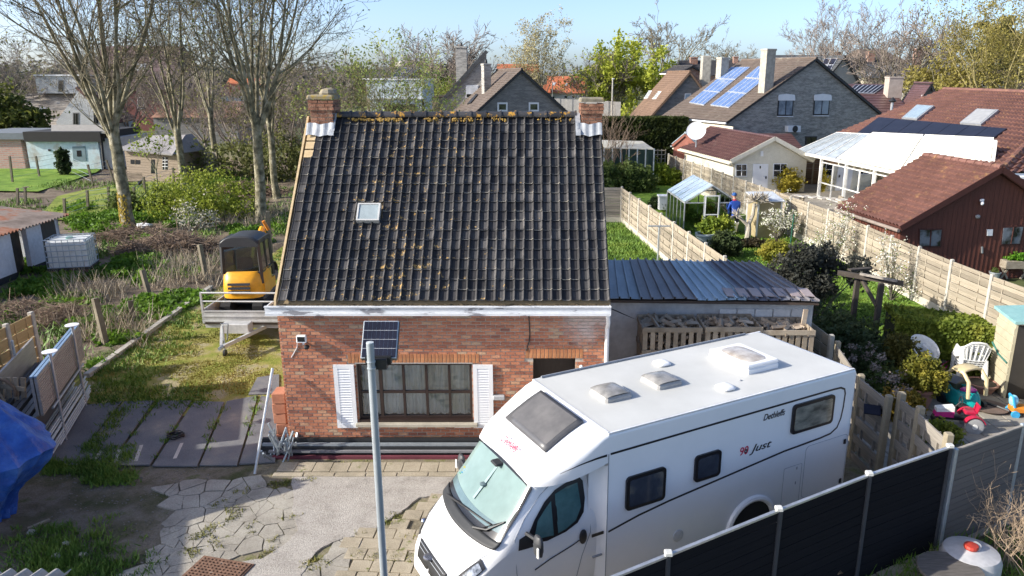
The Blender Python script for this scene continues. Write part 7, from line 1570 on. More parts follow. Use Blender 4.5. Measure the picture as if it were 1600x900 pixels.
# pollarded pale tree
pt = thing('pollarded_tree', 'small pale pollarded fruit tree with knobbly stubs in front of the gardener', 'tree', P(1168, 373)); PB_ = M('pale_bark', [(.3, (.36, .32, .26)), (.7, (.55, .50, .42))], rough=.95, scale=6)
mb = MB().tube([(0, 0, 0), (.03, 0, .5), (0, 0, .75)], [.16, .12, .11], 8); segs = []; mb.tube([(0, 0, .62), (-.35, 0, .95), (-.6, .05, 1.2)], [.09, .075, .06], 7); mb.tube([(0, 0, .7), (.18, .02, 1.2), (.2, 0, 1.75)], [.10, .09, .07], 7); mb.tube([(.2, 0, 1.6), (.6, -.1, 1.85)], [.05, .045], 6); mb.build('trunk', PB_, pt, smooth=True)
for (hx, hz, nn3, r_) in ((-.65, 1.15, 30, .4), (.22, 1.85, 70, .6), (.65, 1.9, 45, .5), (.1, 1.95, 20, .35)):
 for i in range(nn3):
  a, e = rng.uniform(0, 6.28), rng.uniform(-.3, 1.4); d1 = V(math.cos(a)*math.cos(e), math.sin(a)*math.cos(e), math.sin(e)); p = V(hx, 0, hz)+d1*.05; L1 = r_*rng.uniform(.4, 1); segs.append((*p, *(p+d1*L1), .03, .014))
finish('crown', seg_mesh('crown', segs, PB_, 4), pt)
# the gardener
def person():
 base = P(1147, 366); t = thing('person', 'gardener in blue jacket and blue cap seen from behind, bending by the greenhouse', 'person', base, R(8)); t.scale = (1.12,)*3
 BLU = M('blue_jacket', [(.3, (.008, .04, .22)), (.7, (.014, .07, .34))], rough=.75); TR = M('dark_trousers', (.02, .022, .03), rough=.9); SK = M('skin', (.45, .26, .18), rough=.55); RC = M('red_collar', (.4, .03, .04))
 verts = [(0, 0, .92), (0, .05, 1.15), (0, .14, 1.38), (0, .20, 1.50), (0, .24, 1.60), (0, .27, 1.70), (-.10, 0, .86), (-.12, .03, .48), (-.12, -.02, .08), (-.12, .12, .04), (.10, 0, .86), (.13, .05, .48), (.12, 0, .08), (.12, .14, .04), (-.20, .15, 1.40), (-.26, .22, 1.14), (-.18, .42, 1.02), (.20, .15, 1.40), (.26, .24, 1.14), (.16, .44, 1.05)]
 edges = [(0, 1), (1, 2), (2, 3), (3, 4), (4, 5), (0, 6), (6, 7), (7, 8), (8, 9), (0, 10), (10, 11), (11, 12), (12, 13), (2, 14), (14, 15), (15, 16), (2, 17), (17, 18), (18, 19)]
 rad = [.16, .15, .17, .075, .075, .08, .11, .075, .05, .045, .11, .075, .05, .045, .085, .055, .04, .085, .055, .04]
 me = bpy.data.meshes.new('body'); me.from_pydata(verts, edges, []); o = bpy.data.objects.new('body', me); COL.objects.link(o); o.parent = t; md = o.modifiers.new('skin', 'SKIN')
 for i, r_ in enumerate(rad): me.skin_vertices[0].data[i].radius = (r_, r_*.85 if i not in (1, 2) else r_*.72)
 me.skin_vertices[0].data[0].use_root = True; s_ = o.modifiers.new('s', 'SUBSURF'); s_.levels = s_.render_levels = 2
 # clothes by height in the body's own frame
 m, nt, b = new_mat('clothed_body'); c_ = coords(nt); sp = nt.nodes.new('ShaderNodeSeparateXYZ'); nt.links.new(c_, sp.inputs[0]); c = mixc(nt, mth(nt, 'GREATER_THAN', sp.outputs[2], .84), (.02, .022, .03), (.010, .055, .30)); c = mixc(nt, mth(nt, 'GREATER_THAN', sp.outputs[2], 1.50), c, (.42, .03, .05)); c = mixc(nt, mth(nt, 'GREATER_THAN', sp.outputs[2], 1.56), c, (.45, .26, .18)); nt.links.new(c, b.inputs['Base Color']); b.inputs['Roughness'].default_value = .8; me.materials.append(m)
 MB().ball((0, .29, 1.70), (.095, .115, .125), 14, 10).build('head', SK, t, smooth=True); MB().ball((0, .28, 1.745), (.105, .122, .10), 14, 8).build('cap', M('blue_cap', (.015, .09, .30)), t, smooth=True)
 MB().grid(lambda u, v: ((u-.5)*.16, .38+.10*v, 1.745-.02*v), 4, 3).build('cap_peak', MATS['blue_cap'], t, solid=.01)
 for s_ in (-1, 1):
  MB().ball((s_*.10, .29, 1.69), (.018, .025, .035), 6, 5).build('ear', SK, t)
  hb_ = V(s_*.17, .45, 1.02); MB().ball(hb_, (.04, .05, .025), 8, 6).build('palm', SK, t)
  for k in range(4): MB().tube([hb_+V((k-1.5)*.02, .04, 0), hb_+V((k-1.5)*.022, .08, -.01), hb_+V((k-1.5)*.02, .095, -.04)], [.009, .008, .006], 5).build('finger', SK, t)
  MB().tube([hb_+V(-s_*.035, .0, 0), hb_+V(-s_*.06, .04, -.01)], [.01, .007], 5).build('thumb', SK, t)
person()
# tubs, pots, bushes
pot('pale_tub', 'large pale blue-white tub against the inner side of the woven fence', P(1100, 388), .42, .72, M('pale_tub_plastic', (.50, .58, .58), rough=.4))
pot('white_bowl_pot', 'white bowl pot with green sprouts left of the yellow bush', P(1092, 362), .28, .3, WHITE, L_G, 900, [(0, 0, .5, .28)], .06)
pot('square_planter', 'white tapered planter standing before the gardener', P(1143, 366), .30, .62, WHITE); pot('white_tub', 'white tub beside the greenhouse door', P(1119, 351), .30, .5, M('tub_white', (.6, .6, .57)))
bh_ = thing('white_hive', 'white wooden box on legs left of the greenhouse', 'hive', P(1035, 330)); MB().bev((0, 0, .5), (.5, .5, .75), .02).build('box', WHITE, bh_); MB().bev((0, 0, .92), (.62, .62, .09), .01).build('lid', WHITE, bh_)
for i, (px, py, cl, n, sz, lm, nm, lb) in enumerate((
 (1118, 385, [(0, 0, .7, .55), (.4, .2, .9, .45), (-.4, .1, .9, .4)], 5000, .09, L_B, 'yellow_bush', 'bright yellow-green bush beside the pale tub'),
 (1128, 398, [(0, 0, .5, .5), (.4, -.2, .4, .4)], 3500, .09, L_D, 'dark_bush', 'dark round bush under the yellow-green one'),
 (1212, 410, [(0, 0, .45, (.65, .45, .45)), (.5, .1, .35, .35)], 5500, .06, LM('spirea_leaf', (.14, .16, .02), (.28, .28, .04), (.42, .36, .06)), 'round_bush', 'round yellow spring bush on the neighbour lawn'),
 (1228, 300, [(0, 0, .8, .8), (.3, 0, .5, .6)], 3500, .12, L_Y, 'golden_bush', 'golden bush between the fence and the cream summer house'),
 (968, 300, [(-1.2, 0, .8, 1.1), (.6, .6, .9, 1.1), (1.7, .3, .7, .8)], 9000, .14, L_G, 'spreading_bush', 'spreading dark green bush behind the small lawn'),
 (1012, 283, [(0, 0, .8, .9), (1.0, .4, .6, .7)], 4500, .12, L_H, 'mid_bush', 'green bush by the trellis at the garden end'),
 (1030, 288, [(0, 0, .6, .8), (.9, -.2, .5, .6)], 3500, .12, L_B, 'light_bush', 'light green bush at the start of the longest fence'),
 (1050, 330, [(0, 0, .35, .5), (.7, .5, .35, .4), (-.8, 1, .3, .4)], 2500, .1, L_D, 'low_bush', 'low dark plants left of the greenhouse'),
 (1165, 386, [(0, 0, .2, (.9, .3, .2)), (1.2, .1, .15, (.5, .3, .15))], 2500, .08, LM('twiggy', (.07, .05, .03), (.12, .10, .05)), 'low_plants', 'low brown plants under the pollarded tree'),
 (995, 256, [(0, 0, 1.3, 1.5), (2.2, .4, 1.1, 1.2), (-2.2, 0, 1.6, 1.6)], 8000, .2, LM('yellow_green', (.09, .11, .02), (.16, .18, .035), (.24, .25, .06)), 'rear_bush', 'tall yellow-green shrubbery in front of the dark screen hedge'),
 (1250, 470, [(0, 0, .3, .5), (.6, .3, .3, .4)], 2500, .07, L_D, 'corner_bush', 'small dark bush behind the lean-to corner'),
 )): leafy(nm, lb, 'bush', P(px, py), cl, n, sz, lm, 8)
def blossom(label, base, cl, n, nst=26):
 t = thing('blossom_shrub', label, 'shrub', base, 0, 'white flowering shrubs along the fence'); segs = []; tips = []
 for i in range(nst):
  c = rng.choice(cl); e = V(c[0]+rng.gauss(0, c[3]*.5), c[1]+rng.gauss(0, c[3]*.4), c[2]+rng.gauss(0, c[3]*.6)); m_ = e*.5+V(rng.uniform(-.1, .1), 0, .1); segs += [(0, 0, 0, *m_, .022, .013), (*m_, *e, .013, .005)]; tips.append(e); tips.append(e.lerp(m_, .4))
  for k in range(5): f_ = e.lerp(m_, rng.random()); g_ = f_+V(rng.gauss(0, .2), rng.gauss(0, .2), rng.gauss(.1, .18)); segs.append((*f_, *g_, .006, .003)); tips.append(g_)
 finish('stem', seg_mesh('stem', segs, BARK, 3), t); finish('blossom', leaf_mesh('blossom', clump_points([tuple(x) for x in tips], [.10]*len(tips), n), .05, L_W, 1), t, kind='stuff'); finish('foliage', leaf_mesh('foliage', clump_points([tuple(x) for x in tips], [.12]*len(tips), n//3), .045, L_B, 1.5), t, kind='stuff')
blossom('dense white blossom bush behind the amber plant shelter', P(1213, 378), [(0, 0, 1.0, .7), (.6, .2, 1.2, .5), (-.4, .1, 1.3, .5), (1.1, .3, .8, .4)], 2600)
blossom('loose white blossom shrub climbing the fence opposite the red cabin eave', P(1300, 420), [(-.6, 0, 1.2, .5), (0, 0, 1.8, .6), (.5, .1, 2.3, .5), (.3, 0, 1.1, .5)], 1500, 34)
blossom('thin blossom shrub against the fence below the red cabin corner', P(1392, 470), [(0, 0, 1.2, .5), (-.3, .1, 1.9, .4), (.4, 0, .7, .4)], 800, 26)
st_ = MB().tube([P(1232, 404), P(1236, 348, .0)+V(0, 0, 0)], .03, 5)
gs = P(1232, 407); MB().tube([gs, gs+V(.05, 0, 2.0)], .03, 6).build('garden_stake', M('green_stake', (.015, .10, .06)), label='thin green stake beside the white blossom bush', category='stake')
# T-shaped clothes post, wires
cpst = thing('clothes_post', 'grey T-shaped clothes line post at the end of the small lawn', 'clothes post', P(1027, 418)); MB().tube([(0, 0, 0), (0, 0, 1.75)], .035, 6).build('pole', GALV, cpst); MB().beam((-.45, 0, 1.75), (.45, 0, 1.75), .06, .05).build('crossbar', GALV, cpst)
# dark screen hedge and vegetable cage at the garden end
sc_ = thing('screen_hedge', 'long dark clipped hedge under the tan roofed house', 'hedge', P(1005, 268)); x0, x1 = Q(935, 200, 64).x, Q(1075, 200, 64).x; zt = Q(1000, 185, 64).z
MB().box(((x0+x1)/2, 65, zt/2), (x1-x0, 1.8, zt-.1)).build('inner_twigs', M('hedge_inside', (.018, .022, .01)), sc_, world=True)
pts = [(rng.uniform(x0, x1), 64.0+rng.uniform(-.1, .15), zt*rng.random()) for _ in range(9000)]+[(rng.uniform(x0, x1), 64+rng.random()*2, zt+rng.uniform(-.08, .03)) for _ in range(4000)]
o_ = Vector(sc_.location); finish('foliage', leaf_mesh('foliage', np.array(pts)-np.array(o_), .2, LM('deep_green', (.02, .03, .008), (.035, .05, .01), (.08, .10, .02))), sc_, kind='stuff')
vc = thing('vegetable_cage', 'low green-netted vegetable cage with pale sheet roof at the garden end', 'cage', P(990, 278)); a, b_ = Q(944, 232, 55), Q(1022, 234, 55)
MB().prism([a, b_, b_+V(-.5, 2.5, .35), a+V(0, 2.5, .35)], (0, 0, .06)).build('roof', M('pale_sheet', [(.3, (.42, .40, .33)), (.7, (.55, .53, .46))]), vc, world=True); MB().prism([V(a.x, 55.05, 0), V(b_.x, 55.05, 0), V(b_.x, 55.05, a.z-.1), V(a.x, 55.05, a.z-.1)], (0, .05, 0)).build('net', M('dark_green_net', (.02, .045, .035)), vc, world=True)
for i in range(7): x = a.x+(b_.x-a.x)*i/6; MB().box((x, 54.95, a.z/2), (.08, .08, a.z)).build('post', GALV, vc, world=True)
tr_ = thing('trellis', 'pale wooden trellis panel beside the vegetable cage', 'trellis', P(1030, 270)); q_ = Q(1022, 233, 57); q2 = Q(1040, 236, 57)
for i in range(8): z = .2+i*(q_.z-.3)/7; MB().box(((q_.x+q2.x)/2, 57, z), (q2.x-q_.x, .03, .06)).build('slat', PLK, tr_, world=True)
for i in range(4): x = q_.x+(q2.x-q_.x)*i/3; MB().box((x, 57.03, q_.z/2), (.07, .03, q_.z)).build('upright', PLK, tr_, world=True)
# trough planter, bucket, boards beyond the long fence
tp_ = thing('trough_planter', 'wooden trough planter on crossed legs with green herbs by the red cabin', 'planter', P(1584, 436)); MB().bev((0, 0, .62), (1.1, .45, .3), .02).build('trough', PLK, tp_)
for x in (-.4, .4): MB().beam((x-.15, 0, 0), (x+.15, 0, .5), .05, .07).build('leg', PLK, tp_); MB().beam((x+.15, .02, 0), (x-.15, .02, .5), .05, .07).build('leg', PLK, tp_)
finish('foliage', leaf_mesh('foliage', clump_points([(.1, 0, .85)], [(.4, .2, .18)], 1200), .06, LM('parsley', (.05, .16, .01), (.12, .28, .02))), tp_, kind='stuff')
pot('zinc_bucket', 'small zinc bucket beside the wooden trough planter', P(1553, 437), .2, .32, GALV, L_G, 200, [(0, 0, .35, .12)], .05, cat='bucket')
wp_ = thing('white_bench_boards', 'white board bench just behind the fence near the glass veranda', 'bench', P(1275, 330)); q_ = Vector(wp_.location)
for i in range(7): MB().bev((i*.42-1, i*-.3, .9), (.38, 1.0, .05), .01, rz=R(20)).build('board', M('pale_board', (.6, .55, .47)), wp_)
for x in (-.9, 1.4): MB().box((x, 0, .44), (.1, .6, .88)).build('leg', PLK, wp_)
# ================================================================ bottom right corner: tank, round table, dry stalks
tk = thing('white_tank', 'weathered white plastic tank with red cap behind the wooden drum table', 'tank', P(1510, 905));
tkm = MB().lathe((0, 0, 0), [(.02, 0), (.40, .0), (.44, .06), (.44, .42), (.40, .52), (.12, .60), (.12, .64), (.02, .64)], 24).build('body', M('dirty_white_tank', [(.3, (.42, .42, .43)), (.7, (.60, .60, .60))], rough=.5, scale=2), tk, smooth=True)
MB().lathe((-.05, -.05, .60), [(.10, 0), (.11, .03), (.10, .06), (.02, .07)], 14).build('cap', M('red_cap', (.45, .05, .03), rough=.4), tk); MB().lathe((0, 0, 0), [(.05, 0), (.05, .03)], 10).build('tap_ring', RP, tk).location = (.05, -.44, .25)
rt_ = thing('drum_table', 'round weathered wooden drum table in the bottom right corner', 'table', P(1478, 935)); MB().lathe((0, 0, .46), [(.02, 0), (.46, 0), (.47, .03), (.46, .055), (.02, .056)], 30).build('table_top', M('old_wood_disc', [(.3, (.09, .08, .07)), (.7, (.16, .145, .13))], rough=.95, scale=4, sc3=(1, 8, 1)), rt_); MB().lathe((0, 0, 0), [(.2, 0), (.16, .06), (.16, .44), (.2, .46)], 16).build('drum', M('old_wood_disc', (.1, .1, .1)), rt_)
def stalks(name, label, base, n, h, spread, mat, lean=(0, 0), r0=.008, cat='shrub', seed=3, fork=5, horiz=.5):
 t = thing(name, label, cat, base); segs = []; rr_ = random.Random(seed)
 def go(p, d, l, r_, k):
  q_ = p+d*l; segs.append((*p, *q_, r_, r_*.7))
  if k <= 0: return
  for _ in range(rr_.choice((1, 2, 2, 3))):
   d2 = (d+V(rr_.gauss(0, horiz), rr_.gauss(0, horiz), rr_.gauss(.05, horiz*.6))).normalized(); go(q_, d2, l*rr_.uniform(.6, .95), r_*.72, k-1)
 for i in range(n):
  p = V(rr_.gauss(0, spread), rr_.gauss(0, spread), 0); d = V(rr_.gauss(lean[0], .3), rr_.gauss(lean[1], .3), 1).normalized(); go(p, d, h*rr_.uniform(.2, .34), r0, fork)
 finish('stem', seg_mesh('stem', segs, mat, 3), t, kind='stuff'); return t
STK = M('dry_stalk', [(.3, (.34, .24, .15)), (.7, (.58, .44, .30))], rough=.9, scale=5)
stalks('dry_stalk_bush', 'big tangle of dry tan stalks at the bottom right edge', P(1585, 880), 34, 1.45, .32, STK, (-.15, 0), .009, seed=4, fork=4, horiz=.55)
stalks('dry_weed', 'thin reddish dry weed against the black composite fence', P(1290, 930), 3, 1.0, .05, STK, (0, 0), .006, seed=9, fork=3, horiz=.25)
tufts('corner_grass', [(rng.uniform(3, 9), rng.uniform(8.2, 11.4), .02) for _ in range(500)], .08, .25, 10, NG, .12)
# ================================================================ solar street light in front
pp = Q(581, 540, 8.2); pole = thing('solar_light_pole', 'grey steel pole with a small black solar panel lamp in front of the brick house', 'lamp', (Q(600, 900, 8.2).x, 8.2, 0)); PX = Q(600, 900, 8.2).x; ztop = Q(578, 536, 8.2).z
px_t = Q(578, 536, 8.2).x-PX
MB().tube([(0, 0, 0), (0, 0, 1.0), (px_t, 0, ztop)], [.05, .047, .044], 20).build('pole', M('painted_pole', [(.3, (.32, .36, .385)), (.7, (.42, .46, .48))], rough=.5, scale=2, sc3=(1, 1, .3), metal=.2), pole, smooth=True)
MB().lathe((px_t, 0, ztop), [(.044, 0), (.043, .01), (.0, .015)], 20).build('pole_cap', M('pole_cap', (.55, .6, .61)), pole)
c0 = Q(593, 532, 8.45); cc = V(c0.x-PX, .28, c0.z); Rm = Matrix.Rotation(R(52), 3, 'X') @ Matrix.Rotation(R(0), 3, 'Z');
def opl(mb): mb.v = [tuple(Rm @ Vector(v)+cc) for v in mb.v]; return mb
pw_, phh = .40, .45
body_ = opl(MB().bev((0, 0, -.03), (pw_+.03, phh+.03, .06), .01)).build('lamp_housing', DARK, pole); opl(MB().bev((0, 0, .004), (pw_+.02, phh+.02, .012), .004)).build('panel_frame', GALV, body_)
for i in range(8):
 for j in range(4): opl(MB().box((-pw_/2+(i+.5)*pw_/8, -phh/2+(j+.5)*phh/4, .013), (pw_/8-.004, phh/4-.007, .004))).build('cell', M('cell_navy', [(.3, (.010, .011, .022)), (.7, (.02, .022, .04))], rough=.35, spec=.3), body_)
opl(MB().box((0, 0, .0105), (pw_-.004, phh-.004, .003))).build('busbar', M('busbar', (.42, .44, .47), rough=.5), body_)
MB().box((cc.x, cc.y-.13, cc.z-.20), (.30, .10, .10)).build('lamp_head', DARK, pole); MB().box((px_t+.06, .1, ztop-.28), (.22, .14, .12)).build('bracket', DARK, pole)
for z in (-.24, -.32): MB().lathe((px_t*1.0, 0, ztop+z), [(.05, 0), (.052, .012), (.05, .024)], 18).build('clamp', GALV, pole)
# ================================================================ left garden
BR_ = M('dry_twigs', [(.3, (.16, .11, .075)), (.7, (.34, .25, .18))], rough=.95, scale=4, world=True)
sheet_ = lambda nm, px, mat, z: sheet(nm, [P(*p) for p in px], mat, z)
LAWNY = gmat('sunny_lawn', [(.35, (.13, .19, .025)), (.5, (.22, .27, .045)), (.68, (.31, .32, .08))], .8, fscale=22, bmp=.03)
sheet_('sunny_lawn', [(60, 345), (150, 350), (190, 330), (300, 295), (295, 283), (205, 288), (130, 300), (90, 310)], LAWNY, .14)
sheet_('garden_strip', [(-80, 300), (60, 302), (150, 272), (170, 258), (-100, 262)], GRASS, .13)
kb = thing('kerb_beam', 'long low concrete kerb between the mossy strip and the rough garden', 'kerb', P(230, 530)); a, b_ = P(136, 592), P(218, 533); c, d2 = P(222, 530), P(330, 452)
for p, q in ((a, b_), (c, d2)): MB().beam(p+V(0, 0, .06), q+V(0, 0, .06), .16, .18).build('kerb_stone', CONC, kb, world=True)
def post_line(name, label, L, mat, r=.05, wire=True, cat='fence', sq=True, group=None):
 t = thing(name, label, cat, P(*L[0][1]), 0, group); prev = None
 for (tx, ty), (bx, by) in L:
  b0 = P(bx, by); tp_ = Q(tx, ty, b0.y); (MB().beam(b0, tp_, r*2, r*2) if sq else MB().tube([b0, tp_], r, 6)).build('post', mat, t, world=True)
  if wire and prev:
   for f_ in (.25, .5, .75, .95): MB().tube([prev[0].lerp(prev[1], f_), b0.lerp(tp_, f_)], .012, 3).build('wire', GALV, t, world=True)
  prev = (b0, tp_)
 return t
OPST = M('old_post', [(.3, (.14, .12, .085)), (.7, (.24, .21, .15))], rough=1)
post_line('wire_fence', 'wire fence with thin dark posts round the sunny lawn', [((100, 310), (102, 342)), ((136, 297), (138, 331)), ((169, 292), (172, 330)), ((209, 292), (211, 316)), ((224, 276), (228, 312)), ((270, 262), (273, 292)), ((300, 262), (303, 288))], OPST, .06)
post_line('wire_fence', 'wire fence with leaning posts by the white barn at the back of the garden', [((15, 244), (20, 287)), ((56, 244), (62, 278)), ((94, 238), (97, 268)), ((137, 257), (146, 292)), ((166, 250), (178, 284))], OPST, .06)
post_line('wire_fence', 'two thin posts of a broken fence left of the sunny lawn', [((27, 294), (28, 323)), ((39, 292), (40, 320))], OPST, .06)
for (t_, b0, lb) in (((148, 466), (166, 541), 'leaning square concrete post beside the long kerb'), ((312, 382), (323, 440), 'mossy concrete post left of the yellow excavator'), ((222, 422), (232, 458), 'short grey post in the dry reeds'), ((418, 330), (424, 395), 'thin grey post between the excavator and the black roof'), ((265, 295), (268, 322), 'thin post in the weeds before the cabin'), ((203, 470), (208, 500), 'short stub post in the reeds')):
 b1 = P(*b0); MB().beam(b1, Q(*t_, b1.y+.1), .15, .15).build('concrete_post', OPST, label=lb, category='post', group='old concrete fence posts')
iv = P(102, 275); leafy('ivy_post', 'dark ivy clad stump standing before the white barn', 'shrub', iv, [(0, 0, .9, (.45, .45, .8)), (0, 0, 1.7, .4)], 2500, .15, L_D, 2)
# IBC tank on pallet and blocks
ib = thing('water_tank', 'white caged water tank on a pallet beside the low white shed', 'water tank', P(118, 428), R(14)); IW = M('tank_white', [(.3, (.70, .71, .67)), (.7, (.80, .81, .78))], rough=.35, scale=1.5)
MB().bev((0, 0, .95), (1.45, 1.1, 1.05), .06).build('bottle', IW, ib); cg_ = MB()
for i in range(8): x = -.75+i*1.5/7; cg_.tube([(x, -.59, .4), (x, -.59, 1.53)], .014, 4).tube([(x, .59, .4), (x, .59, 1.53)], .014, 4)
for i in range(6): y = -.59+i*1.18/5; cg_.tube([(-.75, y, .4), (-.75, y, 1.53)], .014, 4).tube([(.75, y, .4), (.75, y, 1.53)], .014, 4)
for k in range(6): z = .42+k*.22; cg_.tube([(-.75, -.6, z), (.75, -.6, z), (.75, .6, z), (-.75, .6, z), (-.75, -.6, z)], .016, 4)
cg_.build('cage', GALV, ib)
for y in (-.2, .2): MB().box((0, y, 1.54), (1.5, .05, .02)).build('strap', GALV, ib)
MB().lathe((0, 0, 1.475), [(.13, 0), (.13, .05), (.02, .06)], 14).build('lid', M('tank_lid', (.05, .25, .2)), ib); MB().box((0, 0, .36), (1.5, 1.2, .1)).build('pallet', M('dark_pallet', (.06, .05, .04)), ib)
for x in (-.55, 0, .55): MB().bev((x, -.3, .15), (.25, .4, .3), .02).build('block', M('red_block', (.2, .08, .06)), ib)
# brush piles, compost
def brush(name, label, base, rx, ry, h, n, mat, r0=.012, L_=(.5, 1.4)):
 t = thing(name, label, 'brush pile', base); segs = []
 for _ in range(n):
  a = rng.uniform(0, 6.28); k = rng.random()**.5; x, y = rx*k*math.cos(a), ry*k*math.sin(a); z = h*(1-k*k)*rng.random(); d1 = V(rng.gauss(0, 1), rng.gauss(0, 1), rng.gauss(.1, .3)).normalized(); l_ = rng.uniform(*L_)/2; c = V(x, y, z+.05); b1 = c+V(rng.gauss(0, .06), rng.gauss(0, .06), rng.gauss(0, .05)); segs += [(*(c-d1*l_), *b1, r0, r0*.8), (*b1, *(c+d1*l_), r0*.8, r0*.3)]
 finish('branch', seg_mesh('branch', segs, mat, 3), t, kind='stuff'); MB().ball((0, 0, -.1), (rx*.85, ry*.85, h*.75), 16, 8, .25).build('heap', M('dark_heap', [(.3, (.02, .016, .012)), (.7, (.07, .05, .035))], scale=3, rough=1), t); return t
brush('brush_pile', 'big heap of cut branches behind the yellow excavator', P(268, 394), 2.3, 1.1, .75, 1500, BR_, .018, (.7, 2.0))
brush('brush_pile', 'small heap of tangled dry stems behind the scaffold stillage', P(103, 500), 1.0, .8, .5, 900, BR_, .008, (.4, 1.0))
brush('brush_pile', 'low heap of light twigs under the forked mossy tree', P(215, 372), 2.2, 1.2, .5, 800, BR_, .014, (.6, 1.6))
brush('brush_pile', 'brown twig heap right of the black bags by the third tree', P(385, 305), 2.6, 1.6, .9, 900, BR_, .02, (.8, 2.0))
brush('brush_pile', 'dead stem litter at the left edge behind the plank fence', P(30, 490), 1.6, 1.0, .35, 500, BR_, .01, (.4, 1.2))
for i, (px, py, lb) in enumerate(((352, 300, 'torn black plastic sheet in the brown garden'), (330, 302, 'grey stones lying by the black plastic'))): MB().ball(P(px, py, .2), (1.1, .7, .28), 10, 5, .9).build('plastic_sheet' if i == 0 else 'stone_heap', DARK if i == 0 else CONC, label=lb, category='plastic sheet' if i == 0 else 'stones')
MB().ball(P(224, 353, .12), (.45, .28, .14), 9, 5, .6).build('white_bag', WHITE, label='crumpled white plastic bag beside the forked mossy tree', category='bag')
# reeds, dry tufts, green weeds over the rough ground
DRY = M('dry_reed', [(.3, (.24, .19, .13)), (.6, (.44, .37, .27)), (.75, (.55, .49, .38))], scale=2, rough=.9, world=True)
pts = []
for (x0, y0, x1, y1, n) in ((245, 450, 345, 405, 95), (120, 540, 230, 500, 40), (300, 275, 420, 255, 200), (100, 470, 200, 455, 50), (340, 350, 440, 330, 120)):
 for _ in range(n): q_ = P(x0+(x1-x0)*rng.random()+rng.gauss(0, 14), y0+(y1-y0)*rng.random()+rng.gauss(0, 8)); pts.append((q_.x, q_.y, 0))
tufts('dry_reeds', pts, .25, .8, 12, DRY, .16, wd=.014)
LWd = LM('nettle_leaf', (.05, .11, .012), (.11, .21, .02), (.18, .28, .04), 1.0); cl_ = []
for (px, py, sp, n, r_) in ((205, 410, 60, 14, .5), (150, 500, 45, 26, .35), (110, 440, 60, 12, .45), (235, 385, 40, 10, .5), (90, 480, 70, 16, .35), (245, 480, 45, 22, .35), (190, 535, 30, 20, .28), (165, 575, 25, 16, .25), (250, 330, 60, 24, .6), (180, 345, 50, 14, .6), (290, 330, 40, 20, .7), (330, 330, 40, 18, .7), (120, 345, 50, 10, .6), (390, 370, 30, 16, .5), (440, 350, 22, 14, .5), (270, 430, 70, 20, .3), (60, 460, 50, 12, .4), (40, 420, 50, 8, .4), (300, 470, 20, 14, .3), (350, 285, 40, 10, .8)):
 for _ in range(n):
  q_ = P(px+rng.gauss(0, sp*.5), py+rng.gauss(0, sp*.18))
  if q_.x < -6.4 and not (q_.x > -11.9 and q_.y < 24): cl_.append((q_.x, q_.y, r_*.25, r_*rng.uniform(.6, 1.2)))
me = leaf_mesh('garden_weeds', clump_points([c[:3] for c in cl_], [(c[3], c[3], c[3]*.45) for c in cl_], 75000, .3), .11, LWd, 1.6); finish('garden_weeds', me, kind='stuff')
pts = [(rng.uniform(-40, -8), rng.uniform(19, 60), .03) for _ in range(5000)]; pts = [p for p in pts if mn.noise(Vector((p[0]*.25, p[1]*.25, 9))) > .02 and not (p[0] > -12 and p[1] < 40)]
tufts('rough_grass', pts, .08, .28, 14, NG, .25, wd=.03)
leafy('spring_bush', 'broad bush in fresh yellow-green leaf before the garden cabin', 'bush', P(322, 345), [(-2.2, 0, 1.0, 1.1), (-.8, .5, 1.5, 1.3), (.8, .2, 1.4, 1.3), (2.2, .3, 1.0, 1.1), (0, -.8, .8, 1.0)], 6500, .10, LM('spring_leaf', (.14, .19, .02), (.25, .30, .04), (.36, .38, .07)), 90, stemmat=BR_)
leafy('nettle_bed', 'patch of dark green nettles right of the forked mossy tree', 'bush', P(245, 335), [(-1.8, 0, .5, .8), (0, .3, .6, .9), (1.8, .2, .5, .9)], 6000, .12, L_G)
leafy('wild_shrub', 'pale dry shrub at the foot of the spring bush', 'bush', P(297, 362), [(0, 0, .8, .7), (.9, .2, .6, .5)], 900, .07, M('dry_pale_leaf', [(.3, (.35, .33, .24)), (.7, (.5, .48, .38))]), 60, stemmat=DRY)
leafy('edge_shrub', 'yellowish evergreen shrub at the left edge by the white gable house', 'shrub', P(15, 246), [(-5, 6, 3.6, 3.0), (-1.5, 6, 2.6, 2.2), (-3, 4, 1.8, 1.8)], 7000, .3, LM('yew_leaf', (.03, .05, .012), (.08, .10, .02), (.24, .24, .05), .5), 10)
leafy('lattice_creeper', 'dark green undergrowth right of the garden cabin', 'shrub', P(350, 282), [(-2, 0, 1.2, 1.6), (1, 0, 1.4, 1.8), (4, 0, 1.6, 2.0), (6.5, 1, 1.4, 1.8)], 6500, .16, LM('undergrowth', (.07, .085, .025), (.14, .15, .045), (.24, .24, .08)), 40)
fence('slat_screen', 'dark slatted screen beside the garden cabin', [P(321, 283), P(343, 284)], 2.2, 9, PLKG, WPOST, base=0, battens=False, wave=.0)
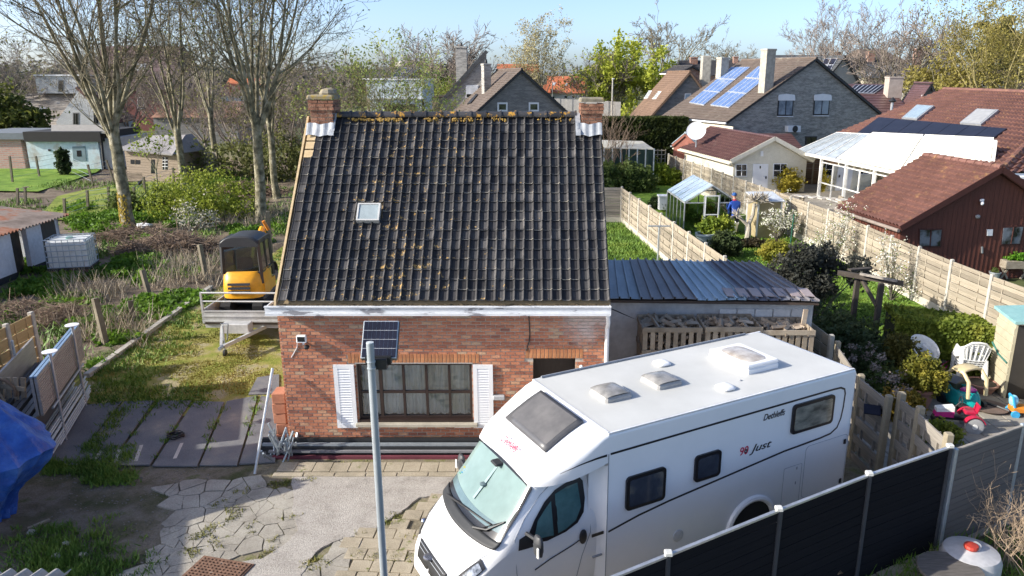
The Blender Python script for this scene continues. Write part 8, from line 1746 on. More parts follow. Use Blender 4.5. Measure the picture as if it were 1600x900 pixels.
# young tree before cabin
# ---- trailer and excavator
TA0, TA1 = P(305, 548), P(432, 548)
tz = .62
c_f = (P(312, 520, .6)+P(427, 512, .6))/2
tr = thing('trailer', 'grey flatbed trailer with drop sides and drawbar parked left of the house', 'trailer', V(-8.68, 21.3, 0), R(-1)); TG = M('trailer_grey', [(.3, (.46, .465, .45)), (.7, (.60, .605, .59))], rough=.5, scale=2, metal=.2)
W2, L2 = 2.25, 3.9    # local: y forward is away from the camera
MB().box((0, L2/2, .62), (W2, L2, .08)).build('bed', M('bed_wood', (.12, .10, .08)), tr)
def side(a, b_, z0, z1):
 a, b_ = Vector(a), Vector(b_); s_ = MB().prism([a+V(0, 0, z0), b_+V(0, 0, z0), b_+V(0, 0, z1), a+V(0, 0, z1)], (b_-a).cross(V(0, 0, 1)).normalized()*.03).build('drop_side', TG, tr); n_ = (b_-a).cross(V(0, 0, 1)).normalized()
 for z in (z0+.03, z1-.02, (z0+z1)/2): MB().beam(a+n_*.035+V(0, 0, z), b_+n_*.035+V(0, 0, z), .03, .04).build('rib', TG, s_)
side((-W2/2, 0, 0), (W2/2, 0, 0), .66, 1.02); side((W2/2, 0, 0), (W2/2, L2, 0), .66, 1.02); side((-W2/2, L2, 0), (-W2/2, 0, 0), .66, 1.02)
for x in (-W2/2, W2/2):
 for y in (0, L2): MB().box((x, y, .92), (.06, .06, .6 if y == 0 else .4)).build('stake', TG, tr)
MB().tube([(-W2/2, -.02, 1.56), (W2/2, -.02, 1.56)], .03, 6).build('front_rail', TG, tr); MB().tube([(-W2/2, -.02, 1.30), (W2/2, -.02, 1.30)], .025, 6).build('front_rail', TG, tr)
for x in (-W2/2, W2/2): MB().box((x, -.02, 1.3), (.05, .05, .56)).build('stake', TG, tr)
MB().beam((-W2/2, .1, .52), (W2/2, .1, .52), .10, .12).build('crossbeam', TG, tr)
for x in (-.75, .75): MB().beam((x, .3, .5), (x*.05, -1.45, .42), .07, .10).build('drawbar', TG, tr)
MB().bev((0, -.35, .62), (.8, .35, .28), .02).build('tool_box', TG, tr); MB().tube([(0, -1.3, .42), (0, -1.65, .42)], .05, 8).build('coupling', GALV, tr); MB().tube([(-.1, -1.05, .9), (-.1, -1.1, .55), (-.1, -1.12, .2)], .03, 6).build('jockey_leg', GALV, tr); MB().lathe((-.1, -1.12, .10), [(.03, -.03), (.10, -.03), (.10, .03), (.03, .03)], 12, axis='x').build('jockey_wheel', DARK, tr)
MB().tube([(-.05, -1.0, .45), (.05, -1.05, .95), (-.12, -1.15, .98)], .02, 5).build('brake_lever', GALV, tr)
for x in (-W2/2+.02, W2/2-.02):
 for y in (1.6, 2.35): w_ = MB().lathe((x, y, .31), [(.15, -.10), (.30, -.10), (.31, 0), (.30, .10), (.15, .10)], 18, axis='x').build('wheel', RUBBER, tr, smooth=True); MB().lathe((x, y, .31), [(.16, -.06), (.16, .07), (.05, .08)], 12, axis='x').build('rim', GALV, w_)
for i in range(5): MB().bev((-8.68-.7+i*.33, 21.2+.35+.1*(i % 2), .74), (.26, .16, .09), .01, rz=rng.uniform(-.4, .4)).build('timber_block', PAL, label='small timber block lying in the front of the trailer bed, one of five', category='block', group='timber blocks in the trailer')
ex = thing('mini_excavator', 'yellow mini excavator with black cab standing on the trailer', 'excavator', V(-9.02, 23.0, .66), R(3)); ex.scale = (1.15, 1.1, .95); YE = M('excavator_yellow', [(.3, (.72, .33, .012)), (.7, (.80, .39, .02))], rough=.38, scale=2); CAB = M('cab_black', (.03, .032, .035), rough=.4)
for x in (-.42, .42):
 MB().prism([(x-.13, -.85, .12), (x-.13, -.72, .0), (x-.13, .72, .0), (x-.13, .85, .12), (x-.13, .85, .26), (x-.13, .72, .38), (x-.13, -.72, .38), (x-.13, -.85, .26)], (.26, 0, 0)).build('track', RUBBER, ex)
MB().box((0, 0, .32), (.6, 1.0, .2)).build('undercarriage', CAB, ex)
def body(u, v):
 a = 2*math.pi*u; zz = .48+.82*v; sq = lambda c: math.copysign(abs(c)**.55, c); k = (1-.28*v**4) ; return (.56*sq(math.cos(a))*(1-.06*v**3), (.74*sq(math.sin(a)) if math.sin(a) < 0 else .62*sq(math.sin(a)))*k, zz)
bd = MB().grid(body, 32, 10); bd.add([body(i/32, 1) for i in range(32)], [tuple(range(32))]); bd.build('engine_hood', YE, ex, smooth=True)
for i in range(3): MB().grid(lambda u, v: (-.32+.58*u, -.755+.02*v, .66+i*.13+.075*v), 6, 1).build('vent_slot', CAB, ex, solid=.03)
MB().bev((.02, .1, .46), (1.1, 1.3, .12), .05).build('counterweight', CAB, ex)
# cab: black frame with glass all round
cx0, cx1, cy0, cy1, z0c, z1c = -.50, .50, -.45, .62, 1.26, 2.28; fr = MB()
for x in (cx0, cx1):
 for y in (cy0, cy1): fr.beam((x, y, .9 if y > 0 or x > 0 else z0c), (x*.94, y*.9, z1c), .08, .09)
 fr.beam((x*.94, cy0*.9, z1c), (x*.94, cy1*.9, z1c), .07, .07); fr.beam((x, cy0, z0c), (x, cy1, z0c), .06, .06)
for y in (cy0, cy1): fr.beam((cx0, y, z0c), (cx1, y, z0c), .06, .07)
fr.beam((cx1, .1, .8), (cx1*.96, .08, z1c), .05, .06); fr.beam((cx1+.0, cy0, .85), (cx1, cy1, .62), .05, .06); fr.build('cab_frame', CAB, ex)
MB().grid(lambda u, v: ((u-.5)*1.0, -.47+1.08*v, 2.20+.22*(1-abs(2*u-1)**3.5)-.03*v), 18, 6).build('cab_roof', M('cab_roof_black', (.045, .047, .05), rough=.45), ex, smooth=True, solid=.05)
MB().prism([((u-.5)*1.0, -.46, 2.20+.22*(1-abs(2*u-1)**3.5)) for u in [i/10 for i in range(11)]]+[(.5, -.46, 2.12), (-.5, -.46, 2.12)], (0, -.04, 0)).build('roof_edge', M('cab_roof_black', (.045, .047, .05)), ex)
CG = glass_clear('cab_glass', (.50, .60, .52), .04, .8)
MB().prism([(cx0+.05, cy0, z0c+.05), (cx1-.05, cy0, z0c+.05), (cx1-.07, cy0*.92, 2.2), (cx0+.07, cy0*.92, 2.2)], (0, .012, 0)).build('pane', CG, ex); MB().prism([(cx0+.05, cy1, z0c-.3), (cx1-.05, cy1, z0c-.3), (cx1-.07, cy1*.92, 2.2), (cx0+.07, cy1*.92, 2.2)], (0, .012, 0)).build('pane', CG, ex)
MB().prism([(cx1, cy0+.05, z0c+.03), (cx1, .07, z0c+.0), (cx1*.95, .05, 2.2), (cx1*.95, cy0*.9+.05, 2.2)], (.01, 0, 0)).build('pane', CG, ex); MB().prism([(cx1, .13, .78), (cx1, cy1-.04, .68), (cx1*.95, cy1*.9, 2.2), (cx1*.95, .12, 2.2)], (.01, 0, 0)).build('pane', CG, ex); MB().prism([(cx0, cy0+.05, z0c+.03), (cx0, cy1-.05, z0c), (cx0*.95, cy1*.9, 2.2), (cx0*.95, cy0*.9+.05, 2.2)], (.01, 0, 0)).build('pane', CG, ex)
MB().bev((-.02, -.12, 1.45), (.46, .12, .5), .05).build('seat_back', RUBBER, ex); MB().bev((0, .08, 1.2), (.46, .42, .12), .04).build('seat', RUBBER, ex); MB().box((.0, .3, 1.0), (.9, .6, .1)).build('cab_floor', CAB, ex)
for x in (-.3, .3): MB().tube([(x, .3, 1.1), (x, .34, 1.5)], .018, 5).build('lever', CAB, ex)
bm = MB(); bm.tube([(-.12, .75, .75), (-.12, 1.5, 1.75), (-.12, 2.15, 2.15)], [.14, .12, .09], 8); bm.build('boom', YE, ex); MB().tube([(-.12, 2.15, 2.15), (-.12, 2.35, 1.3), (-.12, 2.2, .6)], [.09, .08, .07], 6).build('dipper_arm', YE, ex); MB().tube([(-.12, .9, .65), (-.12, 1.45, 1.45)], .045, 6).build('cylinder', GALV, ex)
MB().grid(lambda u, v: (-.12+(u-.5)*.5, 2.2+.3*math.sin(v*3.0), .55-.35*math.cos(v*2.8)), 4, 8).build('bucket', CAB, ex, solid=.03)
MB().prism([(.50, -.45, .55), (.56, -.45, .55), (.56, .6, .50), (.50, .6, .50)], (0, 0, .35)).build('side_panel', YE, ex); MB().tube([(.1, 2.0, 2.1), (.0, 1.9, 2.45)], .05, 6).build('work_lamp', OR, ex)
# ---- clay blocks, props and tubes at the house corner
CLAY = M('clay_block', [(.3, (.42, .16, .09)), (.7, (.54, .24, .14))], rough=.9, scale=4, rnd=.2)
hx = HX0-.22
for k in range(5):
 z = .12+.24*k; lb = ('lowest', 'second', 'third', 'fourth', 'topmost')[k]
 cbk = MB().bev((hx-.03+rng.uniform(-.03, .03), HY+.5+rng.uniform(-.03, .03), z), (.28, .40, .22), .012, rz=rng.uniform(-.1, .1)); cbk.build('clay_block', CLAY, label=lb+' hollow orange clay block stacked at the left house corner', category='block', group='clay blocks by the house corner')
MB().tube([V(hx+.08, HY-.15, 1.95), V(hx-.18, HY-1.0, .02)], .03, 8).build('scaffold_tube', ALU, label='long pale scaffold tube leaning on the left house corner', category='tube');
sp_t = thing('prop_heap', 'tangled heap of galvanised props and clamps against the house corner', 'scaffold parts', V(HX0-.1, HY-.35, 0));
for i in range(22): a = V(rng.uniform(-.25, .3), rng.uniform(-.3, .2), rng.uniform(.02, .3)); MB().tube([a, a+V(rng.gauss(0, .12), rng.gauss(0, .15), rng.uniform(.15, .55))], rng.uniform(.015, .03), 5).build('prop', GALV, sp_t)
pl_ = thing('plank_stack', 'long black boards and a maroon strip lying along the foot of the brick wall', 'boards', V(-2.2, HY-.25, 0)); x0, x1 = P(422, 690).x, P(790, 690).x
for k, (y, z, h, c) in enumerate(((HY-.1, .18, .36, DARK), (HY-.2, .26, .05, GALV), (HY-.24, .12, .22, DARK), (HY-.32, .16, .04, M('grey_board', (.2, .2, .21))), (HY-.36, .04, .08, M('maroon_strip', (.16, .035, .05))))): MB().box(((x0+x1)/2+.03*k, y, z), (x1-x0-.1*k, .07, h)).build('board', c, pl_, world=True)
# ---- scaffold stillage, plank fence, tarp heap on the left
st = thing('scaffold_stillage', 'galvanised rack of stacked scaffold decks and tubes at the left', 'rack', P(110, 690));
r0_, r1_ = P(97, 702), P(138, 632); rd = (r1_-r0_); rl_ = rd.length; rd.normalize(); rn = V(rd.y, -rd.x, 0); rn = -rn if rn.x > 0 else rn   # rn points left, away from the near face
RP_ = lambda a, w_, z: V(r0_.x, r0_.y, 0)+rd*a+rn*w_+V(0, 0, z)
zt = 2.05
DECK = M('deck_face', [(.3, (.30, .275, .25)), (.7, (.42, .39, .36))], rough=.5, scale=2, sc3=(1, 1, 14), metal=.2); DBL = M('deck_edge_blue', (.20, .30, .44), rough=.5); DKD = M('dark_steel', (.05, .055, .065), rough=.5)
for a in (.35, rl_-.2):
 for w_ in (0, 1.25): MB().tube([RP_(a, w_, 0), RP_(a, w_, zt if w_ == 0 else zt-.2)], .03, 8).build('upright', GALV, st, world=True)
 MB().lathe(tuple(RP_(a, 0, zt)), [(.02, 0), (.06, .03), (.15, .045), (.15, .06), (.02, .065)], 14).build('foot_plate', WHITE, st, world=True)
for z in (.15, 1.0):
 MB().tube([RP_(-.1, 0, z), RP_(rl_+.15, 0, z)], .025, 6).build('rail', GALV, st, world=True); MB().tube([RP_(-.1, 1.25, z), RP_(rl_+.15, 1.25, z)], .025, 6).build('rail', GALV, st, world=True)
for k in range(2):
 dk_ = MB().prism([RP_(-.5, .06+k*.075, 1.02), RP_(rl_+.6, .06+k*.075, 1.02), RP_(rl_+.6, .06+k*.075, 1.85), RP_(-.5, .06+k*.075, 1.85)], rn*.05).build('deck', DECK, st, world=True); MB().beam(RP_(-.5, .085+k*.075, 1.865), RP_(rl_+.6, .085+k*.075, 1.865), .055, .03).build('edge_rail', DBL, dk_, world=True)
for k in range(14): z = 1.06+k*.055; MB().beam(RP_(-.5, .052, z), RP_(rl_+.6, .052, z), .012, .018).build('rib', DECK, st, world=True)
MB().prism([RP_(.2, 1.2, .9), RP_(rl_+1.0, 1.2, .9), RP_(rl_+1.0, 1.2, 1.5), RP_(.2, 1.2, 1.5)], rn*.05).build('deck', DECK, st, world=True)
for k in range(7): MB().prism([RP_(-.5, .20+k*.14, .65), RP_(rl_+.6, .20+k*.14, .65), RP_(rl_+.6, .20+k*.14, 1.0+.04*(k % 2)), RP_(-.5, .20+k*.14, 1.0+.04*(k % 2))], rn*.09).build('deck', DKD, st, world=True)
for k in range(26): z = .2+(k % 7)*.07; w_ = .02+(k//7)*.28+rng.uniform(-.02, .02); MB().tube([RP_(-.6+rng.uniform(-.1, .1), w_, z), RP_(rl_+.3+rng.uniform(-.1, .1), w_, z)], .024, 6).build('tube', GALV, st, world=True)
cpm = MB()
for k in range(60): c = RP_(-.75+rng.gauss(0, .12), .2+rng.random()*.9, .1+rng.random()*.45); cpm.bev(c, (.09, .07, .08), .01, rz=rng.random()*3)
cpm.build('coupler_heap', DKD, st, world=True, kind='stuff')
f0, f1 = P(-60, 560, 1.5), P(52, 505, 1.5); YP = M('new_plank', [(.3, (.44, .30, .13)), (.7, (.58, .42, .21))], rough=.85, scale=2, sc3=(1, 6, 6), rnd=.2)
fm = f0.lerp(f1, .62); fence('board_fence', 'yellow new plank fence with white posts at the left edge', [f0, fm, f1], 1.75, 6, YP, POSTC, base=0, wave=.004, pw=.12, battens=True)
tb_ = P(-22, 812); th_ = Q(20, 606, tb_.y).z; ta = thing('blue_tarpaulin', 'blue tarpaulin draped over a heap at the left edge', 'tarpaulin', tb_); TB = M('tarp_blue', [(.3, (.012, .06, .30)), (.5, (.025, .11, .44)), (.7, (.07, .19, .54))], rough=.45, scale=3, detail=7, bmp=.03, bscale=9, spec=.6)
def tf(u, v):
 a = R(-150)+R(300)*u; r_ = (.25+1.10*v/.5 if v < .5 else 1.35-.85*(v-.5)/.5); f_ = abs(math.sin(u*17+.6*math.sin(v*5)))*.16+abs(math.sin(u*41+v*4))*.07; r_ -= f_*(.3+v)
 n_ = mn.noise(V(u*9, v*5, 1))*.10+mn.noise(V(u*22, v*11, 4))*.05; r_ += n_
 return (r_*math.cos(a)+.08*math.sin(v*11+u*4), r_*math.sin(a)*.9, th_*(1-v)+.10*abs(math.sin(u*23+v*6))*(1-v)+.02)
MB().grid(tf, 170, 80).build('sheet', TB, ta, solid=.006)
lt = thing('wooden_pallet_tools', 'old pallet, hoop and timber leaning above the blue tarpaulin', 'pallet', P(12, 690)); pq = Q(8, 600, P(12, 690).y)
for i in range(5): MB().box((pq.x-.3+i*.16, pq.y, pq.z-.35), (.10, .03, 1.0), ry=R(8)).build('slat', PAL, lt, world=True)
for k in range(3): MB().box((pq.x, pq.y-.03, pq.z-.75+k*.35), (.85, .04, .09), ry=R(8)).build('rail', PAL, lt, world=True)
MB().tube([(pq.x-.1+.35*math.cos(a), pq.y-.08, pq.z-.15+.3*math.sin(a)) for a in [R(-20+20*i) for i in range(12)]], .03, 6).build('hoop', M('rust_hoop', (.22, .15, .1)), lt, world=True); MB().beam((pq.x-.2, pq.y-.1, pq.z+.1), (pq.x+.45, pq.y-.3, pq.z-1.15), .05, .05).build('timber', PAL, lt, world=True)
for i, (px, py) in enumerate(((50, 832), (88, 870), (130, 868), (104, 850))): MB().ball(P(px, py, .03), (.09, .07, .05), 7, 5, .6).build('stone', CONC, label='pale stone lying in the dark grass near the blue tarpaulin', category='stone', group='loose stones in the shaded grass')
MB().beam(P(44, 826, .04), P(78, 812, .04), .06, .04).build('timber', PAL, label='short pale timber lying in front of the blue tarpaulin', category='timber')
gst = thing('gravel_litter', 'small rubble and gravel littered over the shaded yard soil', 'rubble', P(150, 800)); gst['kind'] = 'stuff'; gm_ = MB()
for _ in range(520):
 q_ = P(rng.uniform(80, 330), rng.uniform(725, 900)); s_ = rng.uniform(.005, .018); gm_.ball((q_.x, q_.y, .012), (s_*1.3, s_, s_*.7), 5, 3, .5)
gm_.build('pebble', M('yard_pebble', (.22, .2, .17)), gst, world=True, kind='stuff')
stalks('bare_bush', 'bare grey-brown bush standing before the green vegetable cage', P(966, 292), 12, 5.0, .5, BR_, (0, 0), .035, seed=12, fork=5, horiz=.32)
# ================================================================ trees
TBK = M('tree_bark', [(.32, (.07, .065, .04)), (.5, (.23, .205, .125)), (.66, (.40, .37, .27))], rough=.95, scale=3.2, detail=8, bmp=.05, bscale=14)
TWG = M('twig_bark', [(.3, (.13, .11, .075)), (.7, (.27, .23, .15))], rough=.95, scale=1)
TWP = M('pale_twig', [(.3, (.20, .165, .14)), (.7, (.30, .25, .21))], rough=.95, scale=1); TWY = M('yellow_twig', [(.3, (.24, .20, .08)), (.7, (.38, .32, .14))], rough=.95, scale=1)
BUD = M('bud_leaf', [(.3, (.12, .14, .03)), (.7, (.26, .26, .07))], rough=.8, scale=1)
def grow(seed, H, r0, trunk_h, limbs, spread, depth, upl=.10, kids=(3, 5), wob=.12, lrat=.62, start=.25, minr=.010, droop=0., l0=None):
 """returns thick segments, fine segments, tips"""
 rr = random.Random(seed); thick, fine, tips = [], [], []
 def branch(p, d, L, r, k):
  n = max(2, int(3+k)); pts = [p]; rs = [r]; q_ = p.copy(); dd = d.copy()
  for i in range(n):
   dd = (dd+V(rr.gauss(0, wob), rr.gauss(0, wob), rr.gauss(0, wob*.6)+upl*(1 if k > 0 else .3)-droop*(depth-k))).normalized(); q_ = q_+dd*(L/n); pts.append(q_.copy()); rs.append(max(minr*.6, r*(1-.72*(i+1)/n)))
  for i in range(n): (thick if k >= depth-1 else fine).append((*pts[i], *pts[i+1], rs[i], rs[i+1]))
  if k == 0: tips.append(q_.copy()); return
  nk = rr.randint(*kids)
  for j in range(nk):
   t = start+(1-start)*(j+rr.random())/nk; f_ = t*n; i = min(int(f_), n-1); b0 = pts[i].lerp(pts[i+1], f_-i); ax = (pts[i+1]-pts[i]).normalized(); o = ax.cross(V(rr.gauss(0, 1), rr.gauss(0, 1), rr.gauss(0, 1)))
   if o.length < .01: continue
   o.normalize(); a = R(rr.uniform(28, 58)); d2 = (ax*math.cos(a)+o*math.sin(a)).normalized(); branch(b0, d2, L*lrat*rr.uniform(.7, 1.15)*(1-.35*t), max(minr, rs[i]*.55), k-1)
  tips.append(q_.copy())
 if trunk_h > 0:
  n = 5; p = V(0, 0, 0); pts = [(p.copy(), r0*1.25)]
  for i in range(n): p = p+V(rr.gauss(0, .04)*trunk_h/5, rr.gauss(0, .04)*trunk_h/5, trunk_h/n); pts.append((p.copy(), r0*(1-.2*(i+1)/n)))
  for i in range(n): thick.append((*pts[i][0], *pts[i+1][0], pts[i][1], pts[i+1][1]))
 else: p = V(0, 0, 0)
 for j in range(limbs):
  a = 2*math.pi*(j+rr.uniform(-.3, .3))/limbs; s_ = spread*rr.uniform(.45, 1.1); d = V(math.cos(a)*s_, math.sin(a)*s_, 1).normalized(); b0 = p+V(0, 0, -rr.random()*trunk_h*.25); branch(b0, d, (l0 or (H-trunk_h))*rr.uniform(.75, 1.05), r0*rr.uniform(.30, .44), depth)
 return thick, fine, tips
def tree(name, label, loc, g, rz=0., scale=1., bark=None, twig=None, leaf=None, nleaf=0, lsize=.2, lr=.35, group=None, nside=7):
 thick, fine, tips = g; t = thing(name, label, 'tree', loc, rz, group); t.scale = (scale,)*3 if isinstance(scale, (int, float)) else scale
 key = id(g);
 if key not in TC_: TC_[key] = (seg_mesh('trunk', thick, bark or TBK, nside), seg_mesh('crown', fine, twig or TWG, 3) if fine else None, g)
 me = TC_[key][0]; ob = finish('trunk', me, t, smooth=False)
 if TC_[key][1]: finish('crown', TC_[key][1], t)
 if nleaf: finish('leaves', leaf_mesh('leaves', clump_points([tuple(x) for x in tips], [lr]*len(tips), nleaf, .1), lsize, leaf or BUD), t, kind='stuff')
 return t
TC_ = {}
# the big bare trees on the left
gA = grow(11, 16, .33, 5.3, 9, .50, 4, upl=.08, kids=(4, 5), wob=.07, start=.15, minr=.012, lrat=.66); gB = grow(23, 16, .26, 5.5, 6, .30, 4, upl=.10, kids=(3, 5), wob=.07, start=.15, minr=.014, lrat=.6); gC = grow(37, 16, .29, 5.4, 10, .46, 4, upl=.08, kids=(4, 5), wob=.07, start=.15, minr=.012, lrat=.66)
tree('bare_tree', 'mossy bare tree with forked trunk and yellow lichen at its foot', P(203, 362), gA, R(20), .97, leaf=BUD, nleaf=1200, lsize=.09, group='large bare trees in the left garden')
tree('bare_tree', 'tall bare tree with mossy trunk rising beside the cabin corner', P(289, 322), gB, R(80), .93, leaf=BUD, nleaf=1200, lsize=.09, group='large bare trees in the left garden')
tree('bare_tree', 'large bare tree with pale grey trunk nearest the black roof', P(410, 348), gC, R(150), 1.03, leaf=BUD, nleaf=2200, lsize=.09, group='large bare trees in the left garden')
tree('bare_tree', 'slimmer dark bare tree just right of the pale grey trunk', P(434, 312), gB, R(200), .9, leaf=BUD, nleaf=1500, lsize=.09, group='large bare trees in the left garden')
tree('bare_tree', 'thin bare tree rising between the cabin and the pale grey trunk', P(340, 268), gB, R(300), .95, leaf=BUD, nleaf=1500, lsize=.09, group='large bare trees in the left garden')
tree('bare_tree', 'second stem of the forked tree, leaning left of the mossy trunk', P(196, 350), gB, R(10), .75, group='large bare trees in the left garden')
yl_ = MB(); q_ = P(203, 362)
for i in range(260): a = rng.uniform(-3.1, -.9); z = rng.random()**1.5*2.0; r_ = .385-.03*z; yl_.ball((q_.x+r_*math.cos(a), q_.y+r_*math.sin(a), z), (.03+.03*rng.random(), .02, .05*rng.random()+.02), 5, 3, .5)
yl_.build('trunk_lichen', M('yellow_lichen', (.38, .27, .03)), bpy.data.objects['bare_tree'], world=True, kind='stuff')
# young sapling with fresh leaves before the cabin
gS = grow(5, 3.4, .05, 1.2, 4, .5, 2, kids=(3, 4)); tree('sapling', 'thin sapling with fresh green leaves before the cabin windows', P(249, 300), gS, 0, 1.3, leaf=L_B, nleaf=260, lsize=.11, lr=.25)
gD = grow(41, 9, .2, 1.4, 8, .7, 3, kids=(5, 7), wob=.14, minr=.03); gE = grow(43, 12, .42, 2.6, 7, .72, 4, kids=(3, 5), wob=.17, upl=.04, minr=.032); gF = grow(47, 12, .34, 1.0, 12, 1.0, 4, upl=.09, kids=(4, 5), wob=.09, minr=.026)
def pt_(px, Y): q_ = Q(px, 200, Y); q_.z = 0; return q_
def hs(px, Y, ytop, H): return (Q(px, ytop, Y).z)/H
tree('bare_tree', 'bare spreading tree behind the tall square chimney', pt_(712, 105), gD, 0, hs(712, 105, 55, 9.6), twig=TWP, group='bare trees on the skyline')
tree('bare_tree', 'large bare round tree with dark limbs above the tan roof', pt_(1034, 135), gE, R(40), hs(1034, 135, 22, 13.0), group='bare trees on the skyline')
tree('bare_tree', 'small bare tree right of the large dark one', pt_(1136, 190), gE, R(130), hs(1136, 190, 62, 13.0), twig=TWP, group='bare trees on the skyline')
tree('bare_tree', 'broad dome of pale bare branches above the stone gable', pt_(1290, 150), gF, R(10), hs(1290, 150, 28, 13.0), twig=TWP, bark=TWP, group='bare trees on the skyline')
tree('bare_tree', 'bare pinkish tree standing before the dark steep roof', pt_(1392, 92), gD, R(60), hs(1392, 92, 36, 9.6), twig=TWP, group='bare trees on the skyline')
tree('bare_tree', 'bare pale tree behind the tall brick chimney', pt_(1446, 150), gF, R(70), hs(1446, 150, 50, 13.0), twig=TWP, bark=TWP, group='bare trees on the skyline')
tree('bare_tree', 'faint bare tree above the dark gable houses', pt_(642, 190), gD, R(10), hs(642, 190, 85, 9.6), twig=TWP, group='bare trees on the skyline')
gW = grow(61, 10, .24, 2.2, 8, .8, 3, kids=(4, 6), wob=.15, upl=.0, droop=.05); LWI = LM('willow_leaf', (.24, .30, .03), (.36, .40, .05), (.46, .46, .10), .5); LBI = LM('birch_leaf', (.28, .25, .12), (.42, .37, .18), (.50, .46, .26), .5)
tree('willow', 'yellow-green willow in fresh leaf left of the large bare tree', pt_(968, 105), gW, 0, hs(968, 105, 72, 10.5), leaf=LWI, nleaf=16000, lsize=.26, lr=.75)
tree('willow', 'thin half-bare branches on the left side of the yellow-green willow', pt_(934, 103), gD, R(90), hs(934, 103, 90, 9.6), leaf=LWI, nleaf=900, lsize=.2, lr=.4)
gBi = grow(71, 14, .2, 3.0, 7, .28, 3, kids=(5, 7), wob=.12, upl=.05, lrat=.5); tree('birch', 'tall slender birch with tan catkins behind the grey gable', pt_(846, 100), gBi, 0, (hs(846, 100, 34, 15)*1.0), twig=TWP, leaf=LBI, nleaf=4200, lsize=.15, lr=.5)
tree('birch', 'lower birch crown left of the slender birch', pt_(818, 101), gBi, R(100), hs(818, 101, 78, 15), twig=TWP, leaf=LBI, nleaf=2600, lsize=.16, lr=.6)
gG = grow(83, 8, .14, .8, 10, .75, 3, kids=(4, 6), wob=.16); tree('green_tree', 'feathery light green tree beside the left chimney', pt_(590, 48), gG, 0, hs(590, 48, 85, 8.3), twig=TWY, leaf=LM('spring_haze_leaf', (.20, .26, .06), (.32, .38, .10), (.42, .45, .18), .8), nleaf=4200, lsize=.10, lr=.5)
tree('green_tree', 'grey-green bare shrub tree right before the flat white house', pt_(622, 50), gG, R(80), hs(622, 50, 128, 8.3), twig=M('grey_green_twig', (.22, .23, .15)), leaf=LM('grey_green_leaf', (.16, .18, .08), (.26, .28, .14)), nleaf=900, lsize=.09)
tree('green_tree', 'small bright green tree between the dark gable and the sloping wall', pt_(694, 100), gG, R(10), hs(694, 100, 134, 8.3), leaf=L_B, nleaf=2500, lsize=.2, lr=.5)
tree('conifer', 'dark conifer beside the tall square chimney', pt_(704, 112), gG, R(10), hs(704, 112, 112, 8.3), leaf=LM('conifer_leaf', (.012, .022, .01), (.03, .045, .018), (.05, .07, .03)), nleaf=6000, lsize=.3, lr=.7)
gH = grow(91, 15, .34, 2.0, 10, .6, 4, kids=(3, 5), wob=.12, upl=.05);
tree('golden_willow', 'big golden willow with olive limbs at the top right', pt_(1560, 78), gH, 0, hs(1560, 78, -10, 15.5), bark=TWY, twig=TWY, leaf=LM('golden_willow_leaf', (.17, .15, .03), (.28, .24, .06), (.35, .31, .10), .5), nleaf=9000, lsize=.14, lr=.5)
tree('golden_willow', 'smaller drooping golden willow left of the big one', pt_(1478, 84), gW, R(50), hs(1478, 84, 78, 10.5), bark=TWY, twig=TWY, leaf=LM('golden_willow_leaf', (.2, .2, .2), (.2, .2, .2)), nleaf=5000, lsize=.22, lr=.6)
tree('golden_willow', 'golden willow crown filling the right edge', pt_(1640, 84), gH, R(100), hs(1640, 84, -20, 15.5), bark=TWY, twig=TWY, leaf=MATS['golden_willow_leaf'], nleaf=9000, lsize=.15, lr=.5)
cf = thing('conifer', 'dark conifer top rising behind the golden willow', 'tree', pt_(1546, 110)); zt = Q(1546, 18, 110).z; cl_ = [(rng.gauss(0, 3.0*(1-h_)+.6), rng.gauss(0, 2), 4+(zt-5)*h_, 1.7*(1-.5*h_)) for h_ in [rng.random() for _ in range(46)]]
finish('crown', leaf_mesh('crown', clump_points([c[:3] for c in cl_], [(c[3], c[3], c[3]*.5) for c in cl_], 16000), .34, MATS['conifer_leaf']), cf, kind='stuff'); MB().tube([(0, 0, 0), (0, 0, zt-1)], [.4, .08], 8).build('trunk', TBK, cf)
# thickets behind the left garden: bare bushes and green-yellow growth, then far woods
TB2 = LM('thicket_leaf', (.09, .095, .035), (.18, .18, .06), (.28, .26, .10), .4); k = 0
TK = ((4, 98, 78, gF, 0, 900, 1.2, 'olive bushy tree at the left edge behind the white gable house'), (200, 96, 95, gF, 30, 500, 1.0, 'bare brown bush crown in front of the dark red house'), (262, 92, 100, gF, 120, 500, 1.0, 'bare twiggy crown above the orange outbuilding'), (318, 84, 128, gF, 200, 900, 1.0, 'low bare crown right of the orange outbuilding'), (372, 70, 128, gF, 270, 1800, 1.0, 'half green bushy tree left of the pale grey trunk'), (452, 60, 108, gF, 20, 1500, 1.0, 'yellow-green bushy tree beside the left verge of the black roof'), (484, 68, 126, gF, 140, 1000, 1.0, 'bushy tree directly behind the left chimney'), (150, 140, 78, gF, 40, 300, 1.3, 'far bare crown behind the white dormer'), (240, 140, 78, gF, 330, 300, 1.3, 'far bare crown behind the dark red house'))
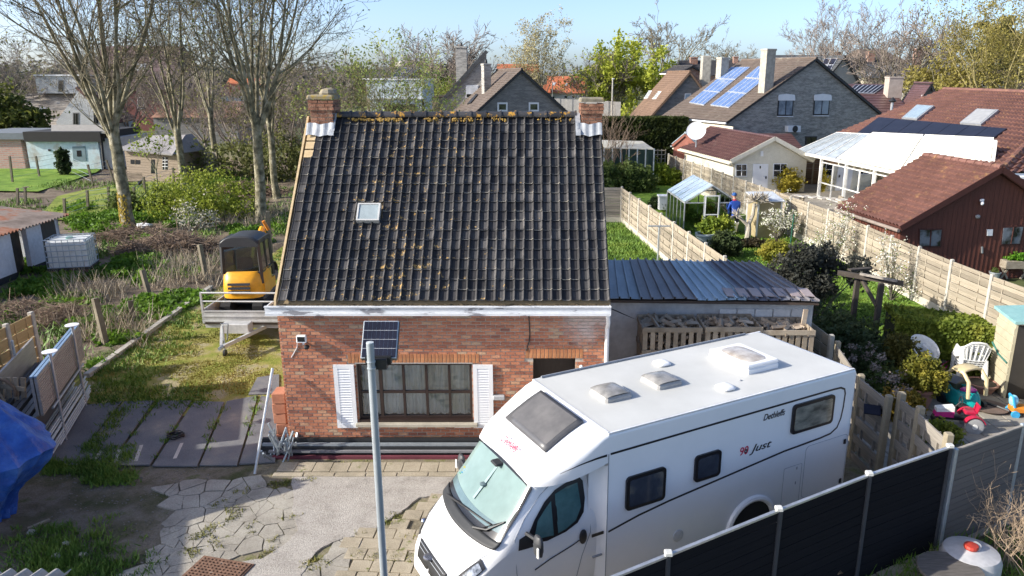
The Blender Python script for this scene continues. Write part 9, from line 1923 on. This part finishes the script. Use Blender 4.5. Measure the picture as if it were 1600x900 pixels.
for (px, Y, yt, g_, rz, nl, wsc, lb) in TK:
 s_ = hs(px, Y, yt, 13.0); t = tree('thicket_tree', lb, pt_(px, Y), g_, R(rz), (s_*wsc, s_*wsc, s_), leaf=TB2, nleaf=nl, lsize=.22, lr=.5, twig=TWP, bark=TWP, group='bushy trees behind the left garden')
segs = []; WD = LM('far_wood_leaf', (.10, .10, .075), (.16, .15, .115), (.20, .19, .14), .03); C_ = []; S_ = []
for i in range(420):
 x = rng.uniform(-420, 520); y = rng.uniform(330, 520); s_ = rng.uniform(4, 7.5)*(1.35 if x < -40 else .9); C_.append((x, y, s_*.6)); S_.append((s_*1.3, s_*1.3, s_*.85))
finish('far_wood', leaf_mesh('far_wood', clump_points(C_, S_, 60000, .4), 1.5, WD), kind='stuff')
C_ = []; S_ = []
for i in range(120):
 x = rng.uniform(-160, 150); y = rng.uniform(170, 260); s_ = rng.uniform(1.5, 3.2); C_.append((x, y, s_*.5)); S_.append((s_*1.8, s_*1.3, s_*.8))
finish('field_hedges', leaf_mesh('field_hedges', clump_points(C_, S_, 26000, .4), .7, LM('field_hedge_leaf', (.06, .07, .03), (.11, .12, .05), (.16, .16, .08), .1)), kind='stuff')
# radio mast
rm = thing('radio_mast', 'thin lattice radio mast far away on the skyline', 'mast', pt_(652, 230)); zt = Q(652, 62, 230).z; mb = MB()
for i in range(3): a = 2*math.pi*i/3; mb.tube([(1.0*math.cos(a), 1.0*math.sin(a), 0), (.5*math.cos(a), .5*math.sin(a), zt)], .09, 3)
for k in range(16): z = zt*k/16; r_ = 1-.5*k/16; mb.tube([(r_*math.cos(2*math.pi*i/3+k), r_*math.sin(2*math.pi*i/3+k), z+(.8*i)) for i in range(3)], .07, 3)
mb.build('lattice', GALV, rm)
wt = thing('water_tower', 'small pale round tower far away behind the dark gable house', 'tower', pt_(635, 200)); zt = Q(635, 98, 200).z; MB().lathe((0, 0, 0), [(1.4, 0), (1.4, zt-1.2), (2.2, zt-.9), (2.2, zt), (.1, zt+.6)], 14).build('tower', M('pale_tower', (.55, .5, .45)), wt)
